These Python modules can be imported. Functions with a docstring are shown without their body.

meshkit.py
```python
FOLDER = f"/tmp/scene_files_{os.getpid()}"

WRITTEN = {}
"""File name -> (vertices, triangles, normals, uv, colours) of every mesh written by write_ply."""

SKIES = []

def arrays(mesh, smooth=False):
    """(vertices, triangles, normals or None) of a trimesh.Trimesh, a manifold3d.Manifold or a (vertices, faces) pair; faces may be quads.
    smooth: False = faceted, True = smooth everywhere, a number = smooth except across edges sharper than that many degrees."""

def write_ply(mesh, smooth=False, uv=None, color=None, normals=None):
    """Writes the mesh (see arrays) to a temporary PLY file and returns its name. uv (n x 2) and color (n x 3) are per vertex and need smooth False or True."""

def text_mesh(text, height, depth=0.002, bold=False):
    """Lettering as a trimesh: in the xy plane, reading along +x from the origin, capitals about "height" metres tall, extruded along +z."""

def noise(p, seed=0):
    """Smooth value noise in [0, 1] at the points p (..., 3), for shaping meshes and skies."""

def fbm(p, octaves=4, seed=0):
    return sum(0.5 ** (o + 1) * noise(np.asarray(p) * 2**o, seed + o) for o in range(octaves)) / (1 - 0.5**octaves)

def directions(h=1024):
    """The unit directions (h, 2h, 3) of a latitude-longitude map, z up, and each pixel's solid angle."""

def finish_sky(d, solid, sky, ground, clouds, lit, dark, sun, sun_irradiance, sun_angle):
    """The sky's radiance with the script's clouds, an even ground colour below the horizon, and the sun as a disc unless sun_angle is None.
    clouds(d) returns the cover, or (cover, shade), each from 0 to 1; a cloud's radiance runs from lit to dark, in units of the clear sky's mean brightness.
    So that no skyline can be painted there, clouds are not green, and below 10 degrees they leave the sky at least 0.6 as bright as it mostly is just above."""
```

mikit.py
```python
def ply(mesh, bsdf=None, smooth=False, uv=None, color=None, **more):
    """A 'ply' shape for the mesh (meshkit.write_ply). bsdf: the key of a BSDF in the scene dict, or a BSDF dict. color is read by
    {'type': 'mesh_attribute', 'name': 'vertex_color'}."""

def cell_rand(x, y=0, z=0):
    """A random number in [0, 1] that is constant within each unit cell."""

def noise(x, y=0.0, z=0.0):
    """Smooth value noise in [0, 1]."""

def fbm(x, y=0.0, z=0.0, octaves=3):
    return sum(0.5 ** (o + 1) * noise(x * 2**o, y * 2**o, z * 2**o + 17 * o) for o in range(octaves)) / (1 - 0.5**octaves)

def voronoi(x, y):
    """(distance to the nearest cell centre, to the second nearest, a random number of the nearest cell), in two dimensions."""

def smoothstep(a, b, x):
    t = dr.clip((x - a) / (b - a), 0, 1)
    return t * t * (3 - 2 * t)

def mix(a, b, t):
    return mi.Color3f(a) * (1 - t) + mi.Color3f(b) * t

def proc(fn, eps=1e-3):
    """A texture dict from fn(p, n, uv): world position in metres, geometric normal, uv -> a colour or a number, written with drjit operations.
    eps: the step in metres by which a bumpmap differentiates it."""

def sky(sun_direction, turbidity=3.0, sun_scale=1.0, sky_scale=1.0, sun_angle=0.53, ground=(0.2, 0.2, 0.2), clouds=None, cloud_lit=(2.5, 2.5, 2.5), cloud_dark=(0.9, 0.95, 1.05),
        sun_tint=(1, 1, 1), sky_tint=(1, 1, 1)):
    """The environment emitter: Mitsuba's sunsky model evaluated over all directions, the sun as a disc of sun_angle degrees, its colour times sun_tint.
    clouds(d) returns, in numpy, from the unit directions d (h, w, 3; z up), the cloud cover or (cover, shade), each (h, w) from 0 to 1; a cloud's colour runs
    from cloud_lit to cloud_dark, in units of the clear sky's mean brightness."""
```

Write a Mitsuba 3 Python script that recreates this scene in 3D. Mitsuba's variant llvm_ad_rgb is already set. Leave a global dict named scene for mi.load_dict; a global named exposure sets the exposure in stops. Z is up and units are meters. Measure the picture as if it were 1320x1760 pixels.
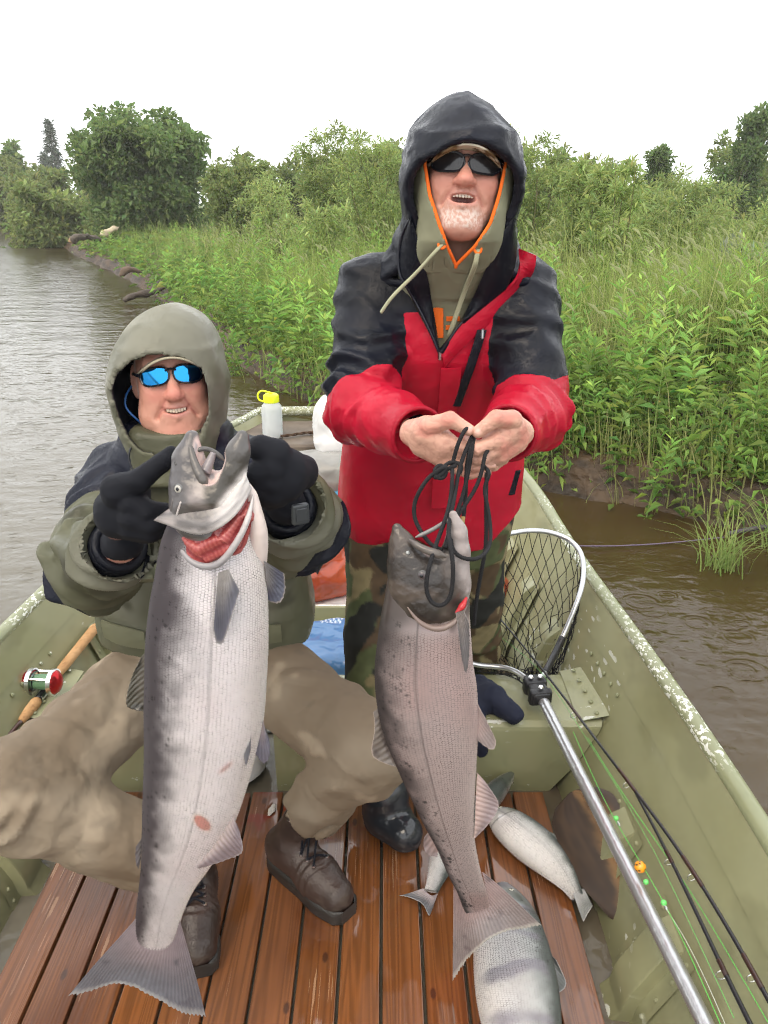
import math
import numpy as np
import drjit as dr
import mitsuba as mi
import trimesh
import manifold3d as m3
import mikit
from scipy.ndimage import gaussian_filter1d
import meshkit
from mikit import noise as pn, fbm as pf, smoothstep as ss, mix, voronoi, cell_rand

T = mi.ScalarTransform4f
scene, labels = {}, {}

# ---------------------------------------------------------------- camera, sky, exposure
EYE = np.array([0.0, 0.0, 1.63])
PITCH = math.radians(20.43)
scene['camera'] = {
    'type': 'perspective', 'fov': 2 * math.degrees(math.atan(660 / 1423.0)), 'fov_axis': 'x',
    'near_clip': 0.05, 'far_clip': 2000.0,
    'to_world': T().look_at(origin=EYE.tolist(), target=(EYE + [0, math.cos(PITCH), -math.sin(PITCH)]).tolist(), up=[0, 0, 1]),
}
scene['sky'] = mikit.sky([-0.25, -0.55, 0.8], turbidity=4, sun_scale=0.22, sun_angle=40, clouds=lambda d: 1.0,
                         cloud_lit=(2.45, 2.5, 2.55), ground=(0.12, 0.13, 0.09))
exposure = 2.95

# ---------------------------------------------------------------- small helpers
rng = np.random.default_rng(11)


def lin(r, g, b):
    """8-bit sRGB to linear."""
    c = np.array([r, g, b], float) / 255
    return np.where(c < 0.04045, c / 12.92, ((c + 0.055) / 1.055) ** 2.4)


def free(key):
    if key not in scene and key not in labels:
        return key
    k = 1
    while f'{key}_{k:03d}' in scene or f'{key}_{k:03d}' in labels:
        k += 1
    return f'{key}_{k:03d}'


def tag(key, label=None, category=None, group=None, kind=None):
    d = {}
    for k, v in (('label', label), ('category', category), ('group', group), ('kind', kind)):
        if v:
            d[k] = v
    labels[key] = d
    return key


def put(key, mesh, bsdf, smooth=30, color=None, uv=None, normals=None, **more):
    """One entry of the scene; a colour given as one triple fills the vertex colours."""
    key = free(key)
    if color is not None:
        v, f, n = meshkit.arrays(mesh, smooth if np.ndim(color) == 1 else (True if smooth not in (False, True) else smooth))
        color = np.asarray(color, float)
        if color.ndim == 1:
            color = np.tile(color, (len(v), 1))
        path = meshkit.write_ply((v, f), False, uv, np.clip(color, 0.002, 0.95), normals=n if normals is None else normals)
    elif uv is not None or normals is not None:
        v, f, n = meshkit.arrays(mesh, True)
        path = meshkit.write_ply((v, f), False, uv, None, normals=n if normals is None else normals)
    else:
        path = meshkit.write_ply(mesh, smooth)
    scene[key] = {'type': 'ply', 'filename': path, 'face_normals': meshkit.WRITTEN[path][2] is None,
                  'bsdf': {'type': 'ref', 'id': bsdf}, **more}
    return key


def again(key, src, m=None):
    """A copy of an entry under a new key."""
    key = free(key)
    d = dict(scene[src])
    if m is not None:
        d['to_world'] = T(np.asarray(m, float).tolist()) if not isinstance(m, T) else m
    scene[key] = d
    return key


def merge(parts):
    vs, fs, n = [], [], 0
    for p in parts:
        v, f, _ = meshkit.arrays(p)
        vs.append(v); fs.append(f + n); n += len(v)
    return np.vstack(vs), np.vstack(fs)


def moved(mesh, R=None, t=(0, 0, 0), s=1.0):
    v, f, _ = meshkit.arrays(mesh)
    v = v * s
    if R is not None:
        v = v @ np.asarray(R).T
    return v + np.asarray(t, float), f


def unit(a):
    a = np.asarray(a, float)
    return a / (np.linalg.norm(a, axis=-1, keepdims=True) + 1e-12)


def frame(z, up=(0, 0, 1)):
    """Rotation whose columns are x, y, z with z along the given direction and y near up."""
    z = unit(z)
    x = np.cross(up, z)
    if np.linalg.norm(x) < 1e-6:
        x = np.cross((0, 1, 0), z)
    x = unit(x)
    return np.stack([x, np.cross(z, x), z], 1)


def rotx(a): c, s = math.cos(a), math.sin(a); return np.array([[1, 0, 0], [0, c, -s], [0, s, c]])
def roty(a): c, s = math.cos(a), math.sin(a); return np.array([[c, 0, s], [0, 1, 0], [-s, 0, c]])
def rotz(a): c, s = math.cos(a), math.sin(a); return np.array([[c, -s, 0], [s, c, 0], [0, 0, 1]])


def spline(pts, n=40):
    from scipy.interpolate import CubicSpline
    pts = np.asarray(pts, float)
    if len(pts) == 2:
        return pts[0] + np.linspace(0, 1, n)[:, None] * (pts[1] - pts[0])
    d = np.concatenate([[0], np.cumsum(np.linalg.norm(np.diff(pts, axis=0), axis=1) ** 0.6)])
    return CubicSpline(d, pts, bc_type='natural')(np.linspace(0, d[-1], n))


def tube(pts, r, sides=8, closed=False, caps=True, squash=None):
    """A swept tube with parallel transported frames; r one number or one per point."""
    p = np.asarray(pts, float)
    n = len(p)
    r = np.broadcast_to(np.asarray(r, float), (n,))
    t = unit(np.roll(p, -1, 0) - np.roll(p, 1, 0)) if closed else unit(np.gradient(p, axis=0))
    a = np.cross(t[0], [0, 0, 1.0] if abs(t[0][2]) < 0.9 else [1.0, 0, 0])
    xs = []
    for k in range(n):
        a = unit(a - t[k] * (a @ t[k]))
        xs.append(a)
    xs = np.array(xs)
    ys = np.cross(t, xs)
    ang = np.arange(sides) * 2 * np.pi / sides
    sq = 1.0 if squash is None else squash
    v = p[:, None] + r[:, None, None] * (np.cos(ang)[None, :, None] * xs[:, None] + sq * np.sin(ang)[None, :, None] * ys[:, None])
    m = n if closed else n - 1
    i, j = np.meshgrid(np.arange(m), np.arange(sides), indexing='ij')
    i2 = (i + 1) % n
    q = np.stack([i * sides + j, i * sides + (j + 1) % sides, i2 * sides + (j + 1) % sides, i2 * sides + j], -1).reshape(-1, 4)
    f = np.vstack([q[:, [0, 1, 2]], q[:, [0, 2, 3]]])
    v = v.reshape(-1, 3)
    if caps and not closed:
        c0, c1 = len(v), len(v) + 1
        v = np.vstack([v, p[:1], p[-1:]])
        k = np.arange(sides)
        f = np.vstack([f, np.stack([k * 0 + c0, (k + 1) % sides, k], 1), np.stack([k * 0 + c1, (n - 1) * sides + k, (n - 1) * sides + (k + 1) % sides], 1)])
    return v, f


def grid_mesh(P, wrap=False):
    """P (n, m, 3) -> a sheet; wrap joins the second index."""
    n, m = P.shape[:2]
    i, j = np.meshgrid(np.arange(n - 1), np.arange(m if wrap else m - 1), indexing='ij')
    j2 = (j + 1) % m
    q = np.stack([i * m + j, i * m + j2, (i + 1) * m + j2, (i + 1) * m + j], -1).reshape(-1, 4)
    return P.reshape(-1, 3), np.vstack([q[:, [0, 1, 2]], q[:, [0, 2, 3]]])


def rbox(size, r=0.005, c=(0, 0, 0), seg=1):
    """A box with chamfered (seg 1) or rounded edges."""
    h = np.asarray(size, float) / 2
    r = min(r, h.min() * 0.98)
    pts = []
    for sx in (-1, 1):
        for sy in (-1, 1):
            for sz in (-1, 1):
                s = np.array([sx, sy, sz])
                k = h - r
                for d in ([1, 0, 0], [0, 1, 0], [0, 0, 1]) if seg == 1 else ([1, 0, 0], [0, 1, 0], [0, 0, 1], [.707, .707, 0], [.707, 0, .707], [0, .707, .707], [.577, .577, .577]):
                    pts.append(s * (k + r * np.array(d)))
    m = m3.Manifold.hull_points(np.array(pts))
    v, f, _ = meshkit.arrays(m)
    return v + np.asarray(c, float), f


def lathe(prof, n=24):
    """prof: (r, z) pairs -> solid of revolution about z."""
    prof = np.asarray(prof, float)
    a = np.arange(n) * 2 * np.pi / n
    P = np.stack([prof[:, None, 0] * np.cos(a), prof[:, None, 0] * np.sin(a), np.repeat(prof[:, 1:2], n, 1)], -1)
    return grid_mesh(P, wrap=True)


# ---------------------------------------------------------------- signed distance modelling
def cap(p, a, b, ra, rb=None):
    a, b = np.asarray(a, np.float32), np.asarray(b, np.float32)
    rb = ra if rb is None else rb
    d = b - a
    t = np.clip(((p - a) @ d) / (d @ d + 1e-12), 0, 1)
    return np.linalg.norm(p - a - t[:, None] * d, axis=1) - (ra + (rb - ra) * t)


def ell(p, c, r, R=None):
    q = p - np.asarray(c, np.float32)
    if R is not None:
        q = q @ np.asarray(R, np.float32)
    r = np.asarray(r, np.float32)
    k0 = np.linalg.norm(q / r, axis=1)
    k1 = np.linalg.norm(q / (r * r), axis=1)
    return np.where(k0 < 1e-6, -r.min(), k0 * (k0 - 1) / np.maximum(k1, 1e-9))


def bxs(p, c, h, r=0.0, R=None):
    q = p - np.asarray(c, np.float32)
    if R is not None:
        q = q @ np.asarray(R, np.float32)
    q = np.abs(q) - (np.asarray(h, np.float32) - r)
    return np.linalg.norm(np.maximum(q, 0), axis=1) + np.minimum(q.max(1), 0) - r


def su(a, b, k):
    h = np.maximum(k - np.abs(a - b), 0) / k
    return np.minimum(a, b) - h * h * k * 0.25


def sdiff(a, b, k):
    return -su(-a, b, k)


def smin(ds, k):
    o = ds[0]
    for d in ds[1:]:
        o = su(o, d, k)
    return o


def nets(fn, lo, hi, h):
    """Surface nets of fn(points) = 0 (negative inside) in a box, fn evaluated only near the surface."""
    lo, hi = np.asarray(lo, float), np.asarray(hi, float)
    B = 4
    nb = np.ceil((hi - lo) / (h * B)).astype(int) + 1
    cen = np.stack(np.meshgrid(*[np.arange(n) for n in nb], indexing='ij'), -1).reshape(-1, 3)
    d = fn((lo + (cen * B + (B - 1) / 2) * h).astype(np.float32))
    near = np.abs(d) < h * B * 1.55
    D = np.repeat(np.repeat(np.repeat(d.reshape(nb), B, 0), B, 1), B, 2).astype(np.float32)
    o = np.stack(np.meshgrid(*[np.arange(B)] * 3, indexing='ij'), -1).reshape(-1, 3)
    idx = (cen[near][:, None] * B + o).reshape(-1, 3)
    val = np.empty(len(idx), np.float32)
    for s in range(0, len(idx), 400000):
        val[s:s + 400000] = fn((lo + idx[s:s + 400000] * h).astype(np.float32))
    D[idx[:, 0], idx[:, 1], idx[:, 2]] = val
    N = np.array(D.shape)
    S = D < 0
    cells, pts, quads = [], [], []
    st = np.array([N[1] * N[2], N[2], 1])
    for ax in range(3):
        sl0 = [slice(1, -1)] * 3; sl1 = [slice(1, -1)] * 3
        sl0[ax] = slice(0, -1); sl1[ax] = slice(1, None)
        a, b = S[tuple(sl0)], S[tuple(sl1)]
        e = np.argwhere(a != b)
        off = np.array([1, 1, 1]); off[ax] = 0
        e = e + off
        e2 = e.copy(); e2[:, ax] += 1
        da, db = D[e[:, 0], e[:, 1], e[:, 2]], D[e2[:, 0], e2[:, 1], e2[:, 2]]
        t = da / (da - db)
        p = e.astype(float); p[:, ax] += t
        u, w = (ax + 1) % 3, (ax + 2) % 3
        q = []
        for du, dw in ((0, 0), (-1, 0), (-1, -1), (0, -1)):
            c = e.copy(); c[:, u] += du; c[:, w] += dw
            q.append(c @ st)
        q = np.stack(q, 1)
        flip = da > 0
        q[flip] = q[flip][:, ::-1]
        quads.append(q)
        cells.append(q.ravel()); pts.append(np.repeat(p, 4, 0) if len(p) else np.zeros((0, 3)))
    Q = np.vstack(quads)
    C = np.concatenate(cells)
    # every edge adds its crossing to its four cells
    Pt = np.vstack(pts)
    uq, inv = np.unique(C, return_inverse=True)
    cnt = np.bincount(inv)
    V = np.stack([np.bincount(inv, Pt[:, k]) / cnt for k in range(3)], 1)
    F = np.searchsorted(uq, Q)
    V = lo + V * h
    F = np.vstack([F[:, [0, 1, 2]], F[:, [0, 2, 3]]])
    e1, e2 = V[F[:, 1]] - V[F[:, 0]], V[F[:, 2]] - V[F[:, 0]]
    ok = np.linalg.norm(np.cross(e1, e2), axis=1) > 1e-14
    return V, F[ok]


def vnormals(v, f):
    n = np.zeros_like(v)
    fn = np.cross(v[f[:, 1]] - v[f[:, 0]], v[f[:, 2]] - v[f[:, 0]])
    for k in range(3):
        np.add.at(n, f[:, k], fn)
    return unit(n)


def relax(v, f, n=2, lam=0.5):
    e = np.vstack([f[:, [0, 1]], f[:, [1, 2]], f[:, [2, 0]]])
    deg = np.maximum(np.bincount(e.ravel(), minlength=len(v)), 1)
    for _ in range(n):
        s = np.stack([np.bincount(e[:, 0], v[e[:, 1], k], len(v)) + np.bincount(e[:, 1], v[e[:, 0], k], len(v)) for k in range(3)], 1)
        v = v + lam * (s / deg[:, None] - v)
    return v


def cut(v, f, g, extra=()):
    """Splits the mesh along g = 0 (one value per vertex). Returns (v, f_negative, f_positive, extras); extras are per vertex."""
    s = g >= 0
    m = s[f].sum(1)
    keepn, keepp, mix_ = f[m == 0], f[m == 3], f[(m == 1) | (m == 2)]
    e = np.vstack([mix_[:, [0, 1]], mix_[:, [1, 2]], mix_[:, [2, 0]]])
    e = e[s[e[:, 0]] != s[e[:, 1]]]
    e = np.unique(np.sort(e, 1), axis=0)
    t = (g[e[:, 0]] / (g[e[:, 0]] - g[e[:, 1]]))[:, None]
    def new(a):
        k = t if a.ndim == 2 else t[:, 0]
        return np.concatenate([a, a[e[:, 0]] * (1 - k) + a[e[:, 1]] * k])
    n0 = len(v)
    codes = e[:, 0].astype(np.int64) * n0 + e[:, 1]
    def mid(a, b):
        lo_, hi_ = np.minimum(a, b), np.maximum(a, b)
        return n0 + np.searchsorted(codes, lo_.astype(np.int64) * n0 + hi_)
    fn_, fp_ = [keepn], [keepp]
    for want, single, double in ((1, fp_, fn_), (2, fn_, fp_)):
        tri = mix_[s[mix_].sum(1) == want]
        odd = np.argmax(s[tri] if want == 1 else ~s[tri], 1)
        r = np.arange(len(tri))
        a, b, c = tri[r, odd], tri[r, (odd + 1) % 3], tri[r, (odd + 2) % 3]
        ab, ac = mid(a, b), mid(a, c)
        single.append(np.stack([a, ab, ac], 1))
        double.append(np.stack([ab, b, c], 1)); double.append(np.stack([ab, c, ac], 1))
    return new(v), np.vstack(fn_), np.vstack(fp_), [new(x) for x in extra]


def compact(v, f, *ex):
    u, inv = np.unique(f, return_inverse=True)
    return (v[u], inv.reshape(f.shape)) + tuple(x[u] for x in ex)


def nz(p, s, seed=0, o=3):
    """Cheap fractal noise in [-1, 1] at points, s cycles per metre."""
    return meshkit.fbm(np.asarray(p, float) * s + seed * 7.31, o, seed) * 2 - 1


def vmix(a, b, t):
    t = np.clip(t, 0, 1)[:, None]
    return np.asarray(a) * (1 - t) + np.asarray(b) * t


def sstep(a, b, x):
    t = np.clip((x - a) / (b - a), 0, 1)
    return t * t * (3 - 2 * t)


# ---------------------------------------------------------------- materials
VC = {'type': 'mesh_attribute', 'name': 'vertex_color'}


def two(d):
    return {'type': 'twosided', 'bsdf': d}


def pr(color, rough, spec=0.5, **k):
    c = color if isinstance(color, dict) else {'type': 'rgb', 'value': [float(x) for x in color]}
    return {'type': 'principled', 'base_color': c, 'roughness': rough, 'specular': spec, **k}


def bumped(d, fn, scale, eps=1e-3):
    return {'type': 'bumpmap', 'arbitrary': mikit.proc(fn, eps), 'scale': scale, 'bsdf': d}


scene['m_matte'] = two(pr(VC, 0.75, 0.3))
scene['m_wet'] = two(pr(VC, 0.38, 0.5))
scene['m_gloss'] = two(pr(VC, 0.14, 0.5, clearcoat=0.4, clearcoat_gloss=0.9))
scene['m_skin'] = two(bumped(pr(VC, 0.42, 0.45, sheen=0.3), lambda p, n, uv: pf(p.x * 420, p.y * 420, p.z * 420, 2) * 0.0009 + pf(p.x * 110, p.y * 110, p.z * 110, 2) * 0.0014, 1.0, 5e-4))
scene['m_metal'] = two(pr((0.62, 0.63, 0.65), 0.34, 0.5, metallic=0.9))
scene['m_chrome'] = two(pr((0.75, 0.76, 0.78), 0.12, 0.5, metallic=1.0))
scene['m_leaf'] = {'type': 'principledthin', 'base_color': VC, 'roughness': 0.5, 'diff_trans': 0.95, 'spec_trans': 0.0, 'eta': 1.4}

def trunk_sd(p, z, cx, cy, rx, ry, e=2.0):
    """A body trunk: ellipse sections stacked over z tables."""
    q = p[:, 2]
    X, Y = np.interp(q, z, cx), np.interp(q, z, cy)
    a, b = np.interp(q, z, rx), np.interp(q, z, ry)
    k = (np.abs((p[:, 0] - X) / a) ** e + np.abs((p[:, 1] - Y) / b) ** e) ** (1 / e)
    d = (k - 1) * np.minimum(a, b)
    return np.maximum(d, np.maximum(z[0] - q, q - z[-1]))


def chain(p, pts, rs, k=0.03):
    return smin([cap(p, pts[i], pts[i + 1], rs[i], rs[i + 1]) for i in range(len(pts) - 1)], k)


def along(v, pts):
    """(arc length along the polyline of the nearest point, distance, angle around) per vertex."""
    pts = np.asarray(pts, float)
    best, arc, s0, ang = np.full(len(v), 9.0), np.zeros(len(v)), 0.0, np.zeros(len(v))
    for a, b in zip(pts[:-1], pts[1:]):
        d = b - a
        L = np.linalg.norm(d)
        t = (v - a) @ d / (L * L)
        q = v - a - np.clip(t, 0, 1)[:, None] * d
        dist = np.linalg.norm(q, axis=1)
        F_ = frame(d / L)
        m = dist < best
        best[m] = dist[m]
        arc[m] = (s0 + np.clip(t, -0.3, 1.3) * L)[m]
        ang[m] = np.arctan2(q @ F_[:, 1], q @ F_[:, 0])[m]
        s0 += L
    return arc, best, ang


def ridge(v, s, seed, warp=0.35, p=2.0):
    w = v * s + warp * np.stack([nz(v, s * 0.7, seed + k, 2) for k in (1, 2, 3)], 1)
    return (1 - np.abs(meshkit.fbm(w, 2, seed) * 2 - 1)) ** p


def rings(v, arc, ang, pitch, seed):
    """Soft folds running around a limb, broken up and slanting."""
    ph = arc / pitch + 0.55 * np.sin(ang + seed) + 0.9 * nz(v, 7, seed, 2)
    k = np.sin(2 * np.pi * ph)
    return (0.5 + 0.5 * k) ** 1.6 * (0.35 + 0.65 * sstep(-0.25, 0.4, nz(v, 5, seed + 5, 2)))


def sheet(P, th):
    """A thin solid from a grid of points (n, m, 3): both faces and a rim."""
    n, m = P.shape[:2]
    v, f = grid_mesh(P)
    nn = vnormals(v, f)
    v2 = v - nn * th
    k = len(v)
    ring = [i * m for i in range(n)] + [(n - 1) * m + j for j in range(1, m)] + [i * m + m - 1 for i in range(n - 2, -1, -1)] + [j for j in range(m - 2, 0, -1)]
    ring = np.array(ring); nx = np.roll(ring, -1)
    side = np.vstack([np.stack([ring, ring + k, nx + k], 1), np.stack([ring, nx + k, nx], 1)])
    return np.vstack([v, v2]), np.vstack([f, f[:, ::-1] + k, side[:, ::-1]])


def onto(fn, x, z, y0, y1, n=160):
    """The first y from y0 to y1 where the surface of fn stands at (x, z)."""
    x, z = np.atleast_1d(x).astype(float), np.atleast_1d(z).astype(float)
    ys_ = np.linspace(y0, y1, n)
    P_ = np.stack([np.repeat(x[:, None], n, 1), np.repeat(ys_[None], len(x), 0), np.repeat(z[:, None], n, 1)], -1)
    d = fn(P_.reshape(-1, 3).astype(np.float32)).reshape(len(x), n)
    i = np.argmax(d < 0, 1)
    i = np.where((d < 0).any(1), i, n // 2)
    return ys_[i]


def lay(fn, curve, y0, y1, lift=0.004, n=30):
    """A smooth curve given as (x, z) pairs laid on a surface, as 3-D points."""
    c = spline([(a[0], a[1]) for a in curve], n)
    y = gaussian_filter1d(onto(fn, c[:, 0], c[:, 1], y0, y1), 1.5, mode='nearest') - lift
    return np.c_[c[:, 0], y, c[:, 1]]


def band(A, C, th, bulge=0.0, m=6):
    """A strip of cloth between two curves, gently bulged towards -y."""
    t = np.linspace(0, 1, m)
    P_ = A[:, None] * (1 - t)[None, :, None] + C[:, None] * t[None, :, None]
    P_[:, :, 1] -= bulge * np.sin(np.pi * t)[None]
    v, f = sheet(P_, th)
    fn = np.cross(v[f[0][1]] - v[f[0][0]], v[f[0][2]] - v[f[0][0]])
    return (v, f) if fn[1] < 0 else (v, f[:, ::-1])




def smooth_field(f, g, n=5):
    e = np.vstack([f[:, [0, 1]], f[:, [1, 2]], f[:, [2, 0]]])
    deg = np.maximum(np.bincount(e.ravel(), minlength=len(g)), 1)
    for _ in range(n):
        g = .35 * g + .65 * (np.bincount(e[:, 0], g[e[:, 1]], len(g)) + np.bincount(e[:, 1], g[e[:, 0]], len(g))) / deg
    return g


def lay_on(v, nn, curve, lift=0.004, n=30, rad=.012, ymin=-9.0):
    """A curve of (x, z) pairs laid on the eye-side of a finished surface."""
    from scipy.spatial import cKDTree
    c = spline([(a[0], a[1]) for a in curve], n)
    m = (nn[:, 1] < -.15) & (v[:, 1] > ymin)
    q = v[m]
    d, i = cKDTree(q[:, [0, 2]]).query(c, 14)
    y = np.where(d < rad, q[i][:, :, 1], 9).min(1)
    y = np.where(y > 8, np.median(y[y < 8]) if (y < 8).any() else 1.8, y)
    y = gaussian_filter1d(y, 1.5, mode='nearest') - lift
    return np.c_[c[:, 0], y, c[:, 1]]

# ================================================================ river, banks, ground
# the shore line of the grown bank, from the right, past the bow, to the far bend
SHORE = np.array([(9.0, -3.0), (6.2, 0.8), (3.9, 2.9), (2.9, 3.6), (2.05, 4.05), (1.74, 4.25), (1.4, 4.5), (1.0, 4.75), (0.45, 5.5), (-0.2, 6.4), (-1.07, 7.9),
                  (-1.6, 9.1), (-2.05, 10.1), (-3.0, 12.6), (-3.9, 15.0), (-5.3, 18.4), (-7.4, 23.0), (-10.2, 28.8), (-14.5, 39.0), (-19.8, 51.5), (-27, 60), (-40, 68), (-70, 76), (-140, 80)])
_sh = spline(SHORE, 900)
_st = unit(np.gradient(_sh, axis=0))
_sn = np.stack([_st[:, 1], -_st[:, 0]], 1)      # points inland


def inland(xy):
    """Signed distance from the shore line, positive on land, and the position along it."""
    from scipy.spatial import cKDTree
    d, i = cKDTree(_sh).query(xy)
    return np.einsum('ij,ij->i', xy - _sh[i], _sn[i]), i


def ground_z(xy):
    d, i = inland(xy)
    wob = 0.12 * nz(np.c_[xy * 0.9, xy[:, 0] * 0], 1.0, 3) + 0.05 * nz(np.c_[xy, xy[:, 0] * 0], 4.0, 4)
    d = d + wob
    far = np.clip(xy[:, 1] / 40, 0, 1)
    bank = sstep(-0.06, 0.13, d) * (0.23 + 0.12 * nz(np.c_[xy * 0.7, xy[:, 0] * 0], 1.0, 5)) + sstep(0.1, 2.6, d) * 0.24 + sstep(2, 22, d) * (0.06 + 0.38 * far)
    bed = np.clip(d, -3, 0) * 0.35
    return np.where(d < -0.06, bed - 0.02, bank - 0.02) + 0.02 * nz(np.c_[xy, xy[:, 0] * 0], 9.0, 6)


def strip(ts, ds):
    """Points laid along the shore at index ts (0..899) and inland distance ds."""
    base = np.stack([np.interp(ts, np.arange(900), _sh[:, k]) for k in (0, 1)], 1)
    nor = unit(np.stack([np.interp(ts, np.arange(900), _sn[:, k]) for k in (0, 1)], 1))
    return base[:, None] + nor[:, None] * np.asarray(ds)[None, :, None]


_ts = np.arange(0, 900, 1.0)
_ds = np.concatenate([np.linspace(-1.2, -0.2, 6), np.linspace(-0.15, 0.35, 14), np.linspace(0.45, 3, 14), np.geomspace(3.4, 14, 12)])
G = strip(_ts, _ds)
gz = ground_z(G.reshape(-1, 2)).reshape(G.shape[:2])
Gp = np.concatenate([G, gz[..., None]], -1)


def mud_col(p, n, uv):
    a = pf(p.x * 3, p.y * 3, p.z * 9, 4)
    b = pf(p.x * 22, p.y * 22, p.z * 30, 3)
    soil = mix([0.018, 0.011, 0.006], [0.075, 0.046, 0.024], ss(0.3, 0.7, a * 0.6 + b * 0.4))
    grass = mix([0.03, 0.05, 0.012], [0.07, 0.10, 0.025], b)
    return mix(soil, grass, ss(0.34, 0.5, p.z))


scene['m_mud'] = two(bumped(pr(mikit.proc(mud_col), 0.55, 0.4), lambda p, n, uv: pf(p.x * 25, p.y * 25, p.z * 25, 4), 0.03))
put('river_bank', grid_mesh(Gp), 'm_mud', True)
tag('river_bank', 'grown muddy river bank rising from the water on the right', kind='structure')

# far ground beyond the bank: one large sheet just under the bank strip's inner edge
def far_sheet():
    gx = np.concatenate([-np.geomspace(400, 20, 20), np.linspace(-18, 22, 40), np.geomspace(24, 400, 20)])
    gy = np.concatenate([np.linspace(-6, 90, 80), np.geomspace(95, 500, 16)])
    X, Y = np.meshgrid(gx, gy, indexing='ij')
    xy = np.stack([X.ravel(), Y.ravel()], 1)
    d, _ = inland(xy)
    far = np.clip(xy[:, 1] / 40, 0, 1)
    z = np.where(d > 2.2, 0.28 + sstep(2, 22, d) * (0.06 + 0.38 * far), -2.0)
    # the opposite bank, far left beyond the river
    z = np.where((xy[:, 0] < -30) & (xy[:, 1] < 66 - (xy[:, 0] + 30) * 0.1) & (xy[:, 1] > -200), -2.0, z)
    P = np.c_[xy, z].reshape(len(gx), len(gy), 3)
    return grid_mesh(P)


scene['m_meadow'] = two(pr(mikit.proc(lambda p, n, uv: mix([0.035, 0.055, 0.015], [0.08, 0.11, 0.03], pf(p.x, p.y, 0, 3))), 0.9, 0.2))
put('ground', far_sheet(), 'm_meadow', True)
tag('ground', 'flat green meadow ground behind the river bank', kind='structure')


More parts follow.
